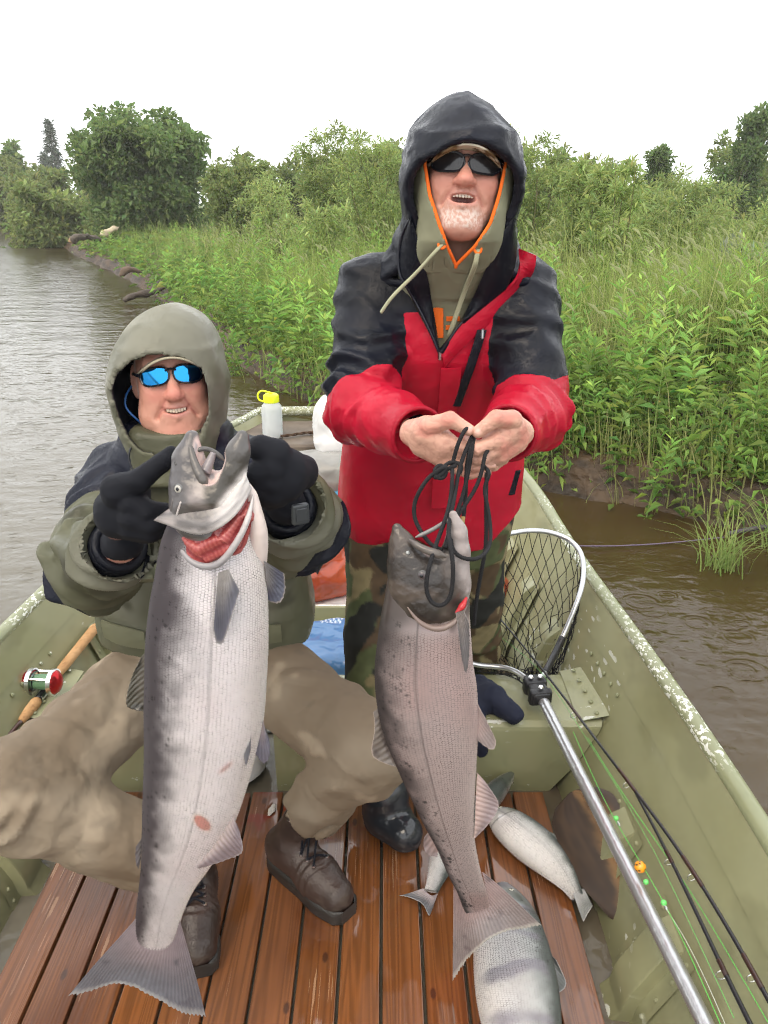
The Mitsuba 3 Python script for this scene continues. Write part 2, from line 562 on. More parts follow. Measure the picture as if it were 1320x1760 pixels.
# water: one sheet to the far bend, murky brown with rain rings
def rip(p, n, uv):
    x, y = p.x, p.y
    w = pf(x * 1.7 + 0.6 * pn(x * 0.9, y * 0.9, 3), y * 3.4, 0, 3) * 0.016
    w += pf(x * 7, y * 13, 5, 3) * 0.0065
    w += pf(x * 30, y * 34, 9, 2) * 0.0026
    rings = mi.Float(0)
    for k, s in ((0, 2.6), (1, 4.1)):
        c, d2, r = voronoi(x * s + 17 * k, y * s + 5 * k)
        rad = r * 0.38 + 0.05
        rings += dr.exp(-dr.square((c - rad) * 26)) * dr.cos((c - rad) * 70) * ss(0.42, 0.2, rad)
    return w + rings * 0.0014


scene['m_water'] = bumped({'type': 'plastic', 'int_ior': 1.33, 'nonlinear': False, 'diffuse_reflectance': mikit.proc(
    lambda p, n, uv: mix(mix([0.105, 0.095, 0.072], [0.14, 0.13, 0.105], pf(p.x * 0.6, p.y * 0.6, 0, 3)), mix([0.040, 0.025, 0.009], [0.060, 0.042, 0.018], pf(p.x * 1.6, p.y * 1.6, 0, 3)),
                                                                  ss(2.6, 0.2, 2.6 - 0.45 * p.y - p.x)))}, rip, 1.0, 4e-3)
W = np.array([(-400, -40, 0), (30, -40, 0), (30, 140, 0), (-400, 140, 0)], float)
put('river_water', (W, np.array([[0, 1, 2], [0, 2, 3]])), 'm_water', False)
tag('river_water', 'rain dimpled grey brown river water', kind='structure')

# ================================================================ vegetation
def strip_blades(base, direc, length, width, bend, seg=2, twist=None):
    """Grass blades: tapered bent strips. base (n,3), direc (n,2) lean heading, bend (n,) tip lean."""
    n = len(base)
    t = np.linspace(0, 1, seg + 1)
    h = unit(np.c_[direc, np.zeros(n)])
    side = np.stack([-h[:, 1], h[:, 0], np.zeros(n)], 1)
    if twist is not None:
        side = unit(side * np.cos(twist)[:, None] + h * np.sin(twist)[:, None])
    out = []
    for k in t[:-1]:
        c = base + h * (bend * length * k ** 1.8)[:, None] + np.array([0, 0, 1.0]) * (length * (k - 0.28 * bend * k ** 2.4))[:, None]
        w = (width * (1 - 0.55 * k) * 0.5)[:, None]
        out += [c - side * w, c + side * w]
    tip = base + h * (bend * length)[:, None] + np.array([0, 0, 1.0]) * (length * (1 - 0.28 * bend))[:, None]
    out.append(tip)
    V = np.stack(out, 1)
    m = V.shape[1]
    tri = []
    for k in range(seg - 1):
        a = 2 * k
        tri += [[a, a + 1, a + 3], [a, a + 3, a + 2]]
    a = 2 * (seg - 1)
    tri.append([a, a + 1, a + 2])
    F = (np.array(tri)[None] + (np.arange(n) * m)[:, None, None]).reshape(-1, 3)
    return V.reshape(-1, 3), F, m


def leaves(base, axis, length, width, droop, r):
    """Lance leaves: two triangles each side folded along the midrib (4 triangles when near)."""
    n = len(base)
    axis = unit(axis)
    up = np.tile([0, 0, 1.0], (n, 1)) + r.normal(0, 0.35, (n, 3))
    side = unit(np.cross(axis, up))
    nrm = np.cross(side, axis)
    mid = base + axis * (length * 0.45)[:, None] + nrm * (length * 0.02)[:, None]
    tip = base + axis * length[:, None] - np.array([0, 0, 1.0]) * (droop * length)[:, None]
    w = (width * 0.5)[:, None]
    V = np.stack([base, mid - side * w + nrm * w * 0.35, tip, mid + side * w + nrm * w * 0.35], 1)
    F = (np.array([[0, 1, 2], [0, 2, 3]])[None] + (np.arange(n) * 4)[:, None, None]).reshape(-1, 3)
    return V.reshape(-1, 3), F


def tone(n, per, base, spread, r, hue=0.12):
    c = np.asarray(base)[None] * np.exp(r.normal(0, spread, (n, 1))) * np.exp(r.normal(0, hue, (n, 3)) * [1, 0.4, 1])
    return np.repeat(c, per, 0)


GRASS, GRASS_DRY, SEDGE = np.array([0.260, 0.345, 0.095]), np.array([0.42, 0.41, 0.19]), np.array([0.20, 0.30, 0.085])
FORB, WILLOW, ALDER = np.array([0.215, 0.330, 0.085]), np.array([0.330, 0.410, 0.150]), np.array([0.185, 0.265, 0.100])


def bank_spots(n, d0, d1, y0, y1, r, power=1.0):
    """Random spots on the bank between inland distances d0..d1 and ahead distances y0..y1, denser near the eye."""
    out = []
    while sum(map(len, out)) < n:
        k = r.integers(0, 899, n * 3)
        step = np.linalg.norm(np.diff(_sh, axis=0), axis=1)
        dist = np.hypot(_sh[k, 0], _sh[k, 1])
        keep = r.random(len(k)) < (step[k] / step.max()) / np.maximum(dist, 3.0) ** power * 3.0 ** power
        k = k[keep]
        d = d0 + (d1 - d0) * r.random(len(k)) ** 1.15
        p = _sh[k] + _sn[k] * d[:, None] + r.normal(0, 0.12, (len(k), 2))
        ok = (p[:, 1] > y0) & (p[:, 1] < y1) & (p[:, 1] > np.abs(p[:, 0]) * 1.55 - 2.4)
        out.append(p[ok])
    return np.vstack(out)[:n]


def make_grass():
    r = np.random.default_rng(3)
    V, F, C, at = [], [], [], 0
    for n, d0, d1, y0, y1, h, w, seg, pw in ((46000, 0.12, 6.5, 3.0, 13, 0.62, 0.0065, 3, 1.3), (28000, 0.3, 14, 9, 34, 0.58, 0.011, 2, 1.2), (9000, 0.3, 16, 28, 75, 0.6, 0.03, 2, 0.6)):
        p = bank_spots(n, d0, d1, y0, y1, r, pw)
        # grass stands in tufts
        tuft = meshkit.fbm(np.c_[p * 1.4, p[:, 0] * 0], 3, 9)
        keep = r.random(len(p)) < np.clip((tuft - 0.28) * 3.2, 0.12, 1)
        p = p[keep]
        d, _ = inland(p)
        z = ground_z(p)
        hh = h * np.exp(r.normal(0, 0.25, len(p))) * (0.45 + 0.65 * sstep(0.1, 1.6, d)) * (0.75 + 0.6 * meshkit.fbm(np.c_[p * 0.5, p[:, 0] * 0], 2, 4))
        ang = r.normal(2.6, 1.5, len(p))
        v, f, m = strip_blades(np.c_[p, z - 0.02], np.c_[np.cos(ang), np.sin(ang)], hh, w * np.exp(r.normal(0, 0.3, len(p))), np.clip(r.normal(0.32, 0.2, len(p)), 0.03, 0.9), seg, r.normal(0, 0.8, len(p)))
        dry = sstep(0.45, 0.7, meshkit.fbm(np.c_[p * 0.35, p[:, 0] * 0], 3, 15)) * 0.55 + (r.random(len(p)) < 0.10) * 0.6
        col = vmix(np.tile(GRASS, (len(p), 1)) * np.exp(r.normal(0, 0.22, (len(p), 1))), GRASS_DRY * np.exp(r.normal(0, 0.2, (len(p), 1))), dry)
        V.append(v); F.append(f + at); C.append(np.repeat(col, m, 0)); at += len(v)
    # seed heads: short pale spindles on tall thin stalks
    p = bank_spots(1300, 0.8, 7, 4.5, 22, r, 1.2)
    z = ground_z(p)
    hh = r.normal(0.85, 0.14, len(p))
    ang = r.normal(2.8, 0.8, len(p))
    dirn = np.c_[np.cos(ang), np.sin(ang)]
    v, f, m = strip_blades(np.c_[p, z], dirn, hh, np.full(len(p), 0.004), np.full(len(p), 0.25), 3)
    V.append(v); F.append(f + at); C.append(np.tile(GRASS_DRY * 0.8, (len(v), 1))); at += len(v)
    tipb = np.c_[p, z] + np.c_[dirn * (0.2 * hh)[:, None], 0.86 * hh]
    v, f = leaves(tipb, np.c_[dirn * 0.6, np.full(len(p), 0.8)], r.normal(0.13, 0.03, len(p)), np.full(len(p), 0.013), np.full(len(p), 0.3), r)
    V.append(v); F.append(f + at); C.append(np.tile(np.array([0.38, 0.41, 0.21]), (len(v), 1))); at += len(v)
    put('grass', (np.vstack(V), np.vstack(F)), 'm_leaf', False, np.vstack(C))
    tag('grass', 'tall mixed green and straw coloured grass covering the river bank', 'grass', kind='stuff')


make_grass()


def forb(r, H, nl, L):
    """One upright leafy plant at the origin: (stem mesh, leaf mesh, leaf colours)."""
    lean = r.normal(0, 0.12, 2)
    t = np.linspace(0, 1, 6)
    ctr = np.c_[lean[0] * t ** 2 * H, lean[1] * t ** 2 * H, t * H]
    stem = tube(ctr, np.linspace(0.006, 0.0025, 6), 4)
    k = np.sort(r.random(nl) ** 0.95)
    b = np.stack([np.interp(k, t, ctr[:, i]) for i in range(3)], 1)
    phi = np.arange(nl) * 2.399 + r.normal(0, 0.3, nl)
    rise = 0.15 + 0.75 * k ** 2
    ax = np.c_[np.cos(phi), np.sin(phi), rise]
    ln = L * (0.55 + 0.6 * np.sin(np.pi * np.clip(k * 0.85 + 0.1, 0, 1))) * np.exp(r.normal(0, 0.15, nl))
    v, f = leaves(b, ax, ln, ln * 0.26, np.clip(0.45 - 0.5 * k, 0, 1), r)
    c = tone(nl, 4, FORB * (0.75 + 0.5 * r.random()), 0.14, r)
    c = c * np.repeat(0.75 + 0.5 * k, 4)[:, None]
    return stem, (v, f), c


def make_forbs():
    r = np.random.default_rng(8)
    # nearest plants stand as things of their own
    near = []
    for k in range(46):
        near.append(None)
    p = np.vstack([bank_spots(34, 0.06, 0.9, 3.6, 7.0, r, 0.6), bank_spots(26, 0.05, 0.7, 6.0, 10.5, r, 0.6)])
    z = ground_z(p)
    protos = []
    for k in range(6):
        st, (v, f), c = forb(r, 0.50 + 0.25 * r.random(), 52, 0.095)
        protos.append((st, v, f, c))
    built = {}
    for i, (q, h) in enumerate(zip(p, z)):
        k = i % 6
        root = free('leafy_plant')
        s = 0.75 + 0.5 * r.random()
        M = np.eye(4); M[:3, :3] = rotz(r.random() * 6.28) * s; M[:3, 3] = [q[0], q[1], h - 0.01]
        tag(root, 'tall leafy green plant growing out of the mud bank edge', 'plant', 'leafy plants along the mud bank')
        if k in built:
            again(root + '__stem', built[k][0], M); again(root + '__leaves', built[k][1], M)
        else:
            st, v, f, c = protos[k]
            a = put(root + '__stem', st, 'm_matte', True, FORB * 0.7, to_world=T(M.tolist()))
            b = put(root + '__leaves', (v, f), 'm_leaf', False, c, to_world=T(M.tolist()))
            built[k] = (a, b)
    # the mass behind them
    V, F, C, at = [], [], [], 0
    q = bank_spots(1500, 0.15, 6.0, 3.6, 26, r, 1.25)
    dens = meshkit.fbm(np.c_[q * 0.8, q[:, 0] * 0], 3, 21)
    q = q[(dens > 0.40) | (r.random(len(q)) < 0.15)]
    z = ground_z(q)
    bank = [forb(r, 0.45 + 0.35 * r.random(), 32, 0.100) for _ in range(14)]
    for i, (a, h) in enumerate(zip(q, z)):
        st, (v, f), c = bank[i % 14]
        s = 0.7 + 0.6 * r.random()
        R = rotz(r.random() * 6.28) * s
        vv = np.vstack([v @ R.T]) + [a[0], a[1], h - 0.02]
        V.append(vv); F.append(f + at); C.append(c * (0.8 + 0.45 * r.random())); at += len(vv)
    # low ground cover of small leaves
    g = bank_spots(30000, 0.1, 9, 3.4, 30, r, 1.25)
    gz_ = ground_z(g) + r.random(len(g)) ** 2 * 0.35
    ph = r.random(len(g)) * 6.28
    dist = np.hypot(g[:, 0], g[:, 1])
    ln = (0.045 + 0.006 * dist) * np.exp(r.normal(0, 0.3, len(g)))
    v, f = leaves(np.c_[g, gz_], np.c_[np.cos(ph), np.sin(ph), r.normal(0.35, 0.3, len(g))], ln, ln * 0.45, np.full(len(g), 0.2), r)
    V.append(v); F.append(f + at); C.append(tone(len(g), 4, FORB * 0.8, 0.25, r)); at += len(v)
    # leaves hanging over the cut edge of the bank
    g = bank_spots(15000, -0.02, 0.9, 3.2, 16, r, 1.1)
    gz_ = np.maximum(ground_z(g), 0.05) + r.random(len(g)) ** 1.4 * 0.42
    ph = r.random(len(g)) * 6.28
    ln = (0.044 + 0.003 * np.hypot(g[:, 0], g[:, 1])) * np.exp(r.normal(0, 0.3, len(g)))
    v, f = leaves(np.c_[g, gz_], np.c_[np.cos(ph), np.sin(ph), r.normal(0.1, 0.4, len(g))], ln, ln * 0.34, np.full(len(g), 0.45), r)
    keep = meshkit.fbm(np.c_[g * 1.6, g[:, 0] * 0], 2, 33) > 0.38
    f = f[np.repeat(keep, 2)]
    V.append(v); F.append(f + at); C.append(tone(len(g), 4, FORB * 0.95, 0.28, r)); at += len(v)
    put('undergrowth', (np.vstack(V), np.vstack(F)), 'm_leaf', False, np.vstack(C))
    tag('undergrowth', 'dense leafy green undergrowth among the bank grass', 'undergrowth', kind='stuff')


make_forbs()


def shrub(key, x, y, H, R, nstem, nleaf, leaf, col, label, category='bush', group=None, seed=0, crown0=0.12, trunk=0.012, spread=0.18, narrow=0.22, top=1.0, squat=1.0, dark=0.5, sub=9):
    """A bush or tree of many stems: branches fan to tips in an egg-shaped crown, leaves cluster along twigs."""
    r = np.random.default_rng(seed + 100)
    z0 = float(ground_z(np.array([[x, y]]))[0]) - 0.05
    wood, base, axis, depth = [], [], [], []
    tips = []
    for s in range(nstem):
        a = 6.283 * (s + r.random() * 0.7) / nstem
        rad = R * math.sqrt(r.random()) * 0.88
        hh = H * (0.55 + 0.45 * math.sqrt(max(0, 1 - (rad / R) ** 2)) * (0.8 + 0.25 * r.random())) * top if nstem > 1 else H
        b = np.array([math.cos(a) * spread * R * r.random(), math.sin(a) * spread * R * r.random(), 0])
        e = np.array([math.cos(a) * rad, math.sin(a) * rad, hh * 0.94])
        m = b * 0.6 + e * np.array([0.35, 0.35, 0.5]) + r.normal(0, 0.05 * H, 3) * [1, 1, 0.3]
        path = spline([b, m, e], 10)
        wood.append(tube(path, np.linspace(trunk, trunk * 0.2, 10) * H * 0.5, 5))
        tips.append((path, hh))
    per = max(1, nleaf // (nstem * sub))
    for path, hh in tips:
        for k in range(sub):
            t = crown0 + (1 - crown0) * (0.02 + 0.98 * ((k + r.random()) / sub) ** 1.15)
            i = t * (len(path) - 1)
            i0 = min(int(i), len(path) - 2)
            p0 = path[i0] + (path[i0 + 1] - path[i0]) * (i - i0)
            out = unit(r.normal(0, 1, 3) * [1, 1, 0.55] + [0, 0, 0.35] + unit(p0 * [1, 1, 0]) * 0.5)
            L = R * (0.28 + 0.3 * r.random()) * (1.15 - 0.75 * t)
            p1 = p0 + out * L + [0, 0, 0.08 * L]
            wood.append(tube(np.array([p0, (p0 + p1) / 2 + [0, 0, 0.05 * L], p1]), np.array([trunk * 0.22, trunk * 0.14, trunk * 0.06]) * H * 0.5, 3, caps=False))
            u = 0.1 + 0.95 * r.random(per) ** 0.8
            q = p0 + (p1 - p0) * u[:, None] + r.normal(0, narrow * L, (per, 3)) * [1, 1, 0.8]
            base.append(q)
            axis.append(unit(out + r.normal(0, 0.65, (per, 3)) + [0, 0, 0.15]))
            # a billow of leaves round the twig's end
            m2 = int(per * 1.1)
            dr_ = unit(r.normal(0, 1, (m2, 3)) + [0, 0, 0.25])
            rho = R * (0.16 + 0.14 * r.random()) * (1.2 - 0.5 * t) * (0.45 + 0.55 * r.random(m2) ** 0.4)
            base.append(p1 + dr_ * rho[:, None] * [1, 1, 0.85])
            axis.append(unit(dr_ * 0.8 + r.normal(0, 0.5, (m2, 3)) + [0, 0, 0.2]))
    B, A = np.vstack(base), np.vstack(axis)
    B[:, 2] = np.maximum(B[:, 2], 0.05)
    n = len(B)
    ln = leaf[0] * np.exp(r.normal(0, 0.25, n))
    v, f = leaves(B, A, ln, ln * leaf[1], r.normal(0.15, 0.15, n), r)
    cl = meshkit.fbm(B * (1.6 / max(R, 0.6)) + seed, 2, seed)
    c = np.asarray(col) * (0.8 + 0.55 * (cl - 0.3))[:, None] * np.exp(r.normal(0, 0.16, (n, 1))) * np.exp(r.normal(0, 0.08, (n, 3)) * [1, 0.3, 1])
    c = np.repeat(c, 4, 0)
    root = free(key)
    tag(root, label, category, group)
    M = T().translate([x, y, z0])
    put(root + ('__trunk' if nstem == 1 else '__stems'), merge(wood), 'm_matte', True, [0.13, 0.12, 0.06], to_world=M)
    put(root + '__crown', (v, f), 'm_leaf', False, c, to_world=M)
    return root

# name, x, y, H, R, stems, leaves, (leaf length, width ratio), colour, label
WL, WLL, AL = (0.085, 0.24), (0.12, 0.24), (0.17, 0.6)
shrub('bush', -8.2, 31, 4.2, 2.45, 18, 17000, (0.19, 0.62), ALDER, 'large rounded dark green bush standing alone at the river bend', 'bush', seed=1, narrow=0.28, crown0=0.03, squat=1)
shrub('bush', -4.3, 26, 2.5, 1.2, 9, 3200, (0.16, 0.45), WILLOW * 0.75, 'mid green bush just to the right of the large rounded dark bush', 'bush', seed=2, crown0=0.05)
shrub('bush', -2.9, 21.5, 1.9, 0.9, 8, 2400, WLL, WILLOW * 1.05, 'low yellow green willow bush in front of the mid green one', 'bush', seed=3, crown0=0.05)
shrub('bush', -1.9, 15.5, 1.85, 0.6, 6, 900, WL, WILLOW * 1.1, 'thin open willow bush with sky showing through, left of the tall willows', 'bush', seed=4, narrow=0.35)
shrub('bush', -0.95, 19, 2.75, 1.05, 11, 5200, WLL, WILLOW, 'tall willow bush left of the red jacketed man, higher of two', 'bush', seed=5, crown0=0.05)
shrub('bush', -0.05, 15.5, 2.45, 0.9, 10, 4600, WL, WILLOW * 1.05, 'willow bush directly left behind the black hood', 'bush', seed=6, crown0=0.05)
shrub('bush', -0.95, 13.2, 1.45, 0.55, 7, 2000, WL, WILLOW * 1.1, 'knee high willow bush in front of the tall willows on the left', 'bush', seed=7, crown0=0.05)
shrub('bush', 2.15, 14, 2.45, 0.9, 11, 6200, WL, WILLOW, 'dense willow bush directly right behind the black hood', 'bush', seed=8, crown0=0.04)
shrub('bush', 2.75, 11.8, 1.85, 0.66, 9, 5000, WL, WILLOW * 1.08, 'lighter willow bush in front of the dense one right of the hood', 'bush', seed=9, crown0=0.04)
shrub('bush', 2.55, 9.6, 2.0, 0.33, 4, 1300, WL, WILLOW * 1.15, 'slim upright willow with one tall leaning shoot above the grass', 'bush', seed=10, crown0=0.15, narrow=0.3)
shrub('bush', 3.45, 11, 1.4, 0.75, 9, 3600, WL, WILLOW * 0.95, 'low willow bush to the right of the slim upright willow', 'bush', seed=11, crown0=0.04)
shrub('bush', 6.6, 19.5, 1.85, 1.25, 10, 4200, WLL, WILLOW * 0.9, 'round grey green bush below the far tree on the right', 'bush', seed=12, crown0=0.05)
shrub('bush', 5.2, 12.5, 1.25, 0.95, 9, 3400, WL, WILLOW, 'low spreading willow bush at the right edge of the meadow', 'bush', seed=13, crown0=0.04)
shrub('bush', 4.0, 9.4, 0.85, 0.45, 7, 1700, WL, np.array([0.32, 0.37, 0.25]), 'small pale silver leaved bush in the grass at the right edge', 'bush', seed=14, crown0=0.05)
shrub('bush', 4.3, 15.5, 1.75, 0.95, 9, 3200, WLL, WILLOW * 0.9, 'middle height bush behind the low willows on the right', 'bush', seed=15, crown0=0.04)
shrub('tree', 12.2, 31, 4.0, 1.7, 1, 3600, (0.17, 0.5), ALDER * 0.9, 'far dark leafy tree at the right edge of the view', 'tree', seed=16, crown0=0.2, sub=34, trunk=0.03)
shrub('tree', 10.3, 33, 2.9, 1.2, 1, 1800, (0.17, 0.5), ALDER, 'smaller dark tree to the left of the far tree at the right edge', 'tree', seed=17, crown0=0.2, sub=26, trunk=0.03)
shrub('bush', -13.6, 35, 2.5, 1.9, 10, 3600, (0.24, 0.5), WILLOW * 0.75, 'low bush overhanging the water at the far bend', 'bush', seed=18, crown0=0.02)
for k, (x, y, H, R) in enumerate([(-18.0, 47, 3.6, 2.3), (-22.5, 55, 4.4, 2.8), (-27.5, 62, 4.6, 3.0), (-33, 67, 4.6, 3.2), (-39, 71, 4.4, 3.2)]):
    shrub('bush', x, y, H, R, 9, 3000, (0.34, 0.55), WILLOW * 0.62, ('nearest', 'second', 'middle', 'fourth', 'farthest left')[k] + ' of the five bushes closing the far end of the river', 'bush', 'bushes at the far end of the river', seed=30 + k, crown0=0.02)
for k, (x, y, H, R) in enumerate([(-13.5, 44, 3.4, 1.8), (-3.2, 36, 2.9, 1.9), (1.0, 34, 3.2, 2.0), (4.6, 30, 2.6, 1.7), (-6.2, 40, 3.0, 2.0), (8.0, 36, 2.8, 1.8), (-0.2, 27, 2.7, 1.5), (15.5, 38, 3.6, 2.2)]):
    shrub('bush', x, y, H, R, 8, 2400, (0.26, 0.5), WILLOW * 0.7, 'distant bush ' + ('behind the left edge of the large rounded bush', 'between the mid green bush and the tall willows', 'directly behind the black hood', 'far behind the dense willow right of the hood', 'just right behind the large rounded bush', 'left of the far tree on the right', 'behind the tall willows left of the hood', 'beyond the far tree at the right edge')[k], 'bush', 'bushes at the back of the meadow', seed=50 + k, crown0=0.02)
shrub('tree', -25.2, 62, 5.4, 1.6, 1, 900, (0.34, 0.5), ALDER * 1.1, 'thin open tree at the left edge above the far river bank', 'tree', seed=60, crown0=0.45, sub=16, trunk=0.022)


def conifer(x, y, H, R, seed, label):
    r = np.random.default_rng(seed)
    z0 = float(ground_z(np.array([[x, y]]))[0])
    wood = [tube(np.array([[0, 0, 0], [0.1, 0, H * 0.5], [0, 0, H]]), [H * 0.016, H * 0.011, 0.02], 5)]
    B, A = [], []
    for k in range(46):
        t = 0.22 + 0.78 * (k + r.random()) / 46
        a = r.random() * 6.283
        L = R * (1.1 - t) * (0.5 + 0.8 * r.random())
        p0 = np.array([0, 0, t * H])
        o = np.array([math.cos(a), math.sin(a), -0.15 + 0.3 * r.random()])
        wood.append(tube(np.array([p0, p0 + o * L]), [0.04, 0.015], 3, caps=False))
        m = 34
        B.append(p0 + o * L * r.random(m)[:, None] + r.normal(0, 0.1 * R, (m, 3)))
        A.append(unit(o + r.normal(0, 0.8, (m, 3)) - [0, 0, 0.3]))
    B, A = np.vstack(B), np.vstack(A)
    v, f = leaves(B, A, np.full(len(B), 0.55), np.full(len(B), 0.2), np.full(len(B), 0.1), r)
    root = free('conifer_tree')
    tag(root, label, 'tree')
    M = T().translate([x, y, z0])
    put(root + '__trunk', merge(wood), 'm_matte', True, [0.06, 0.05, 0.045], to_world=M)
    put(root + '__crown', (v, f), 'm_leaf', False, np.repeat(np.array([[0.06, 0.09, 0.06]]) * np.exp(r.normal(0, 0.2, (len(B), 1))), 4, 0), to_world=M)


conifer(-39, 106, 9.8, 1.7, 1, 'tall ragged conifer far off above the left bank')
conifer(-42.2, 112, 6.4, 1.7, 2, 'shorter conifer to the left of the tall ragged one')
conifer(-36.2, 108, 4.8, 1.6, 3, 'small conifer to the right of the tall ragged one')


# driftwood on the bank
def log(key, pts, r0, r1, label, col, end=None, seed=0):
    path = spline(pts, 18)
    v, f = tube(path, np.linspace(r0, r1, 18) * np.interp(np.linspace(0, 1, 18), [0, .12, .8, 1], [.45, 1, .9, .3]), 12)
    n = vnormals(v, f)
    v = v + n * (nz(v * [1, 1, 1], 6.0, seed)[:, None] * r0 * 0.9)
    c = vmix(np.asarray(col) * 0.6, np.asarray(col) * 1.3, 0.5 + 0.5 * nz(v, 9.0, seed + 1))
    if end is not None:
        c = vmix(c, end, sstep(0.35, 0.1, np.linalg.norm(v - path[0], axis=1) / (4 * r0)))
    tag(put(key, (v, f), 'm_matte', True, c), label, 'log')


log('log', [(-9.388, 26, 0.554), (-9.197, 26, 0.686), (-8.983, 26.3, 0.708), (-8.739, 26.8, 0.572)], 0.13, 0.10, 'broken log with pale torn wood end sticking out over the river', [0.09, 0.075, 0.06], [0.5, 0.33, 0.17], 1)
log('log', [(-8.623, 26.5, 0.735), (-8.358, 26.6, 0.849), (-8.183, 27, 0.956)], 0.09, 0.07, 'pale bleached log piece lying behind the broken log', [0.42, 0.36, 0.25], None, 2)
log('log', [(-4.458, 14.6, 0.074), (-4.369, 14.8, 0.132), (-4.147, 15, 0.162), (-3.908, 15.3, 0.223)], 0.075, 0.07, 'dark wet driftwood lying from the bank into the water', [0.07, 0.055, 0.045], None, 3)
log('log', [(-5.416, 17.6, 0.243), (-5.27, 17.8, 0.367), (-5.047, 18, 0.259)], 0.07, 0.06, 'brown root stump poking from the mud bank beyond the driftwood', [0.12, 0.085, 0.06], None, 4)


def tuft(key, x, y, n, L, seed, label):
    r = np.random.default_rng(seed)
    a = r.random(n) * 6.283
    b = np.c_[x + r.normal(0, 0.05, n), y + r.normal(0, 0.05, n), np.full(n, -0.02)]
    v, f, m = strip_blades(b, np.c_[np.cos(a), np.sin(a)], L * np.exp(r.normal(0, 0.25, n)), np.full(n, 0.007), np.clip(r.normal(0.75, 0.25, n), 0.2, 1.2), 4, r.normal(0, 0.5, n))
    c = np.repeat(vmix(np.tile(SEDGE * 1.2, (n, 1)), GRASS_DRY, r.random(n) * 0.4), m, 0)
    tag(put(key, (v, f), 'm_leaf', False, c), label, 'grass tuft')


tuft('grass_tuft', 1.62, 3.62, 80, 0.30, 1, 'arching green sedge tuft standing in the brown water')
tuft('grass_tuft', 1.97, 3.55, 90, 0.30, 2, 'sedge tuft in the water at the right edge below the bank')
tuft('grass_tuft', 2.0, 3.85, 60, 0.30, 3, 'sedge tuft in the water just behind the one at the right edge')
tag(put('stick', tube(spline([(1.75, 3.9, 0.06), (2.0, 3.92, 0.1), (2.5, 3.95, 0.13)], 10), 0.012, 6), 'm_matte', True, [0.07, 0.06, 0.07]), 'thin dark stick lying over the water among the sedge tufts', 'stick')
tag(put('cord', tube(spline([(0.62, 3.82, 0.04), (1.2, 3.85, 0.015), (1.75, 3.95, 0.02)], 20), 0.004, 5), 'm_wet', True, [0.12, 0.09, 0.14]), 'thin purple grey cord floating from the boat side to the sedge', 'cord')

# ================================================================ the aluminium boat
BX = -0.195


def at_y(y, tab):
    t = np.array(tab, float)
    return np.interp(y, t[:, 0], t[:, 1])


GW = [(-1.4, .93), (1.3, .962), (1.7, .95), (2.1, .925), (2.6, .875), (3.2, .845), (3.6, .79), (4.0, .66), (4.42, .47)]
GZ = [(-1.4, .44), (2.0, .45), (3.0, .48), (3.6, .53), (4.42, .57)]
BW = [(-1.4, .70), (2.0, .70), (2.6, .66), (3.2, .60), (3.6, .52), (4.0, .42), (4.42, .30)]
BZ = [(-1.4, -.05), (3.2, -.05), (3.6, .0), (4.0, .13), (4.42, .34)]
ys = np.concatenate([np.linspace(-1.3, 3.2, 46), np.linspace(3.25, 4.42, 24)])
from scipy.ndimage import gaussian_filter1d
_yy = np.linspace(-1.8, 4.8, 661)
_tabs = {k: gaussian_filter1d(at_y(_yy, t), 14, mode='nearest') for k, t in (('gw', GW), ('gz', GZ), ('bw', BW), ('bz', BZ))}
B = lambda k, y: np.interp(y, _yy, _tabs[k])


def side_profile(y, n_in=0.0):
    """Inner skin of the right half at station y: from the keel line to the gunwale, (x, z) about the centre line."""
    gw, gz_, bw, bz = B('gw', y), B('gz', y), B('bw', y), B('bz', y)
    c = 0.09
    pts = [(0, bz), (bw * 0.5, bz), (bw - c, bz)]
    for a in np.linspace(0, 1, 6)[1:-1]:
        u, w = 1 - a, a
        pts.append((u * u * (bw - c) + 2 * u * w * (bw + 0.012) + w * w * (bw + 0.07 * (gw - bw) + .02), u * u * bz + 2 * u * w * bz + w * w * (bz + c)))
    x0, z0 = bw + 0.07 * (gw - bw) + .02, bz + c
    for t in (0, .2, .4, .6, .76, .765, .80, .805, .9, 1.0):
        bulge = 0.0 if t < .762 else -0.003
        pts.append((x0 + (gw - 0.012 - x0) * t - 0.006 + bulge, z0 + (gz_ - z0) * t))
    p = np.array(pts)
    return p


def both(prof):
    return np.vstack([prof[::-1] * [-1, 1], prof[1:]])


inner = np.stack([np.c_[both(side_profile(y))[:, 0] + BX, np.full(len(both(side_profile(y))), y), both(side_profile(y))[:, 1]] for y in ys])
outer = inner.copy()
outer[:, :, 2] -= 0.004
mid = inner.shape[1] // 2
outer[:, :mid, 0] -= 0.006; outer[:, mid + 1:, 0] += 0.006
vi, fi = grid_mesh(inner[:, ::-1]); vo, fo = grid_mesh(outer)
# bow transom
bt = inner[-1]
cb = bt.mean(0) + [0, 0, 0.05]
k = np.arange(len(bt) - 1)
bow_f = np.stack([k * 0 + len(bt), k, k + 1], 1)
bow = (np.vstack([bt, cb]), bow_f)
bow_loop = np.vstack([bt, bt[:1]])


def hull_solid():
    """Inner and outer skin and bow as one welded sheet."""
    n, m = inner.shape[:2]
    loop = np.concatenate([inner[:, ::-1], outer], 1)
    P = np.concatenate([loop, loop[:, :1]], 1)
    v, f = grid_mesh(P)
    k0 = (n - 1) * (2 * m + 1)
    r = np.arange(m - 1)
    v = np.vstack([v, cb])
    f = np.vstack([f, np.stack([k0 + r, r * 0 + len(v) - 1, k0 + r + 1], 1)])
    return v, f


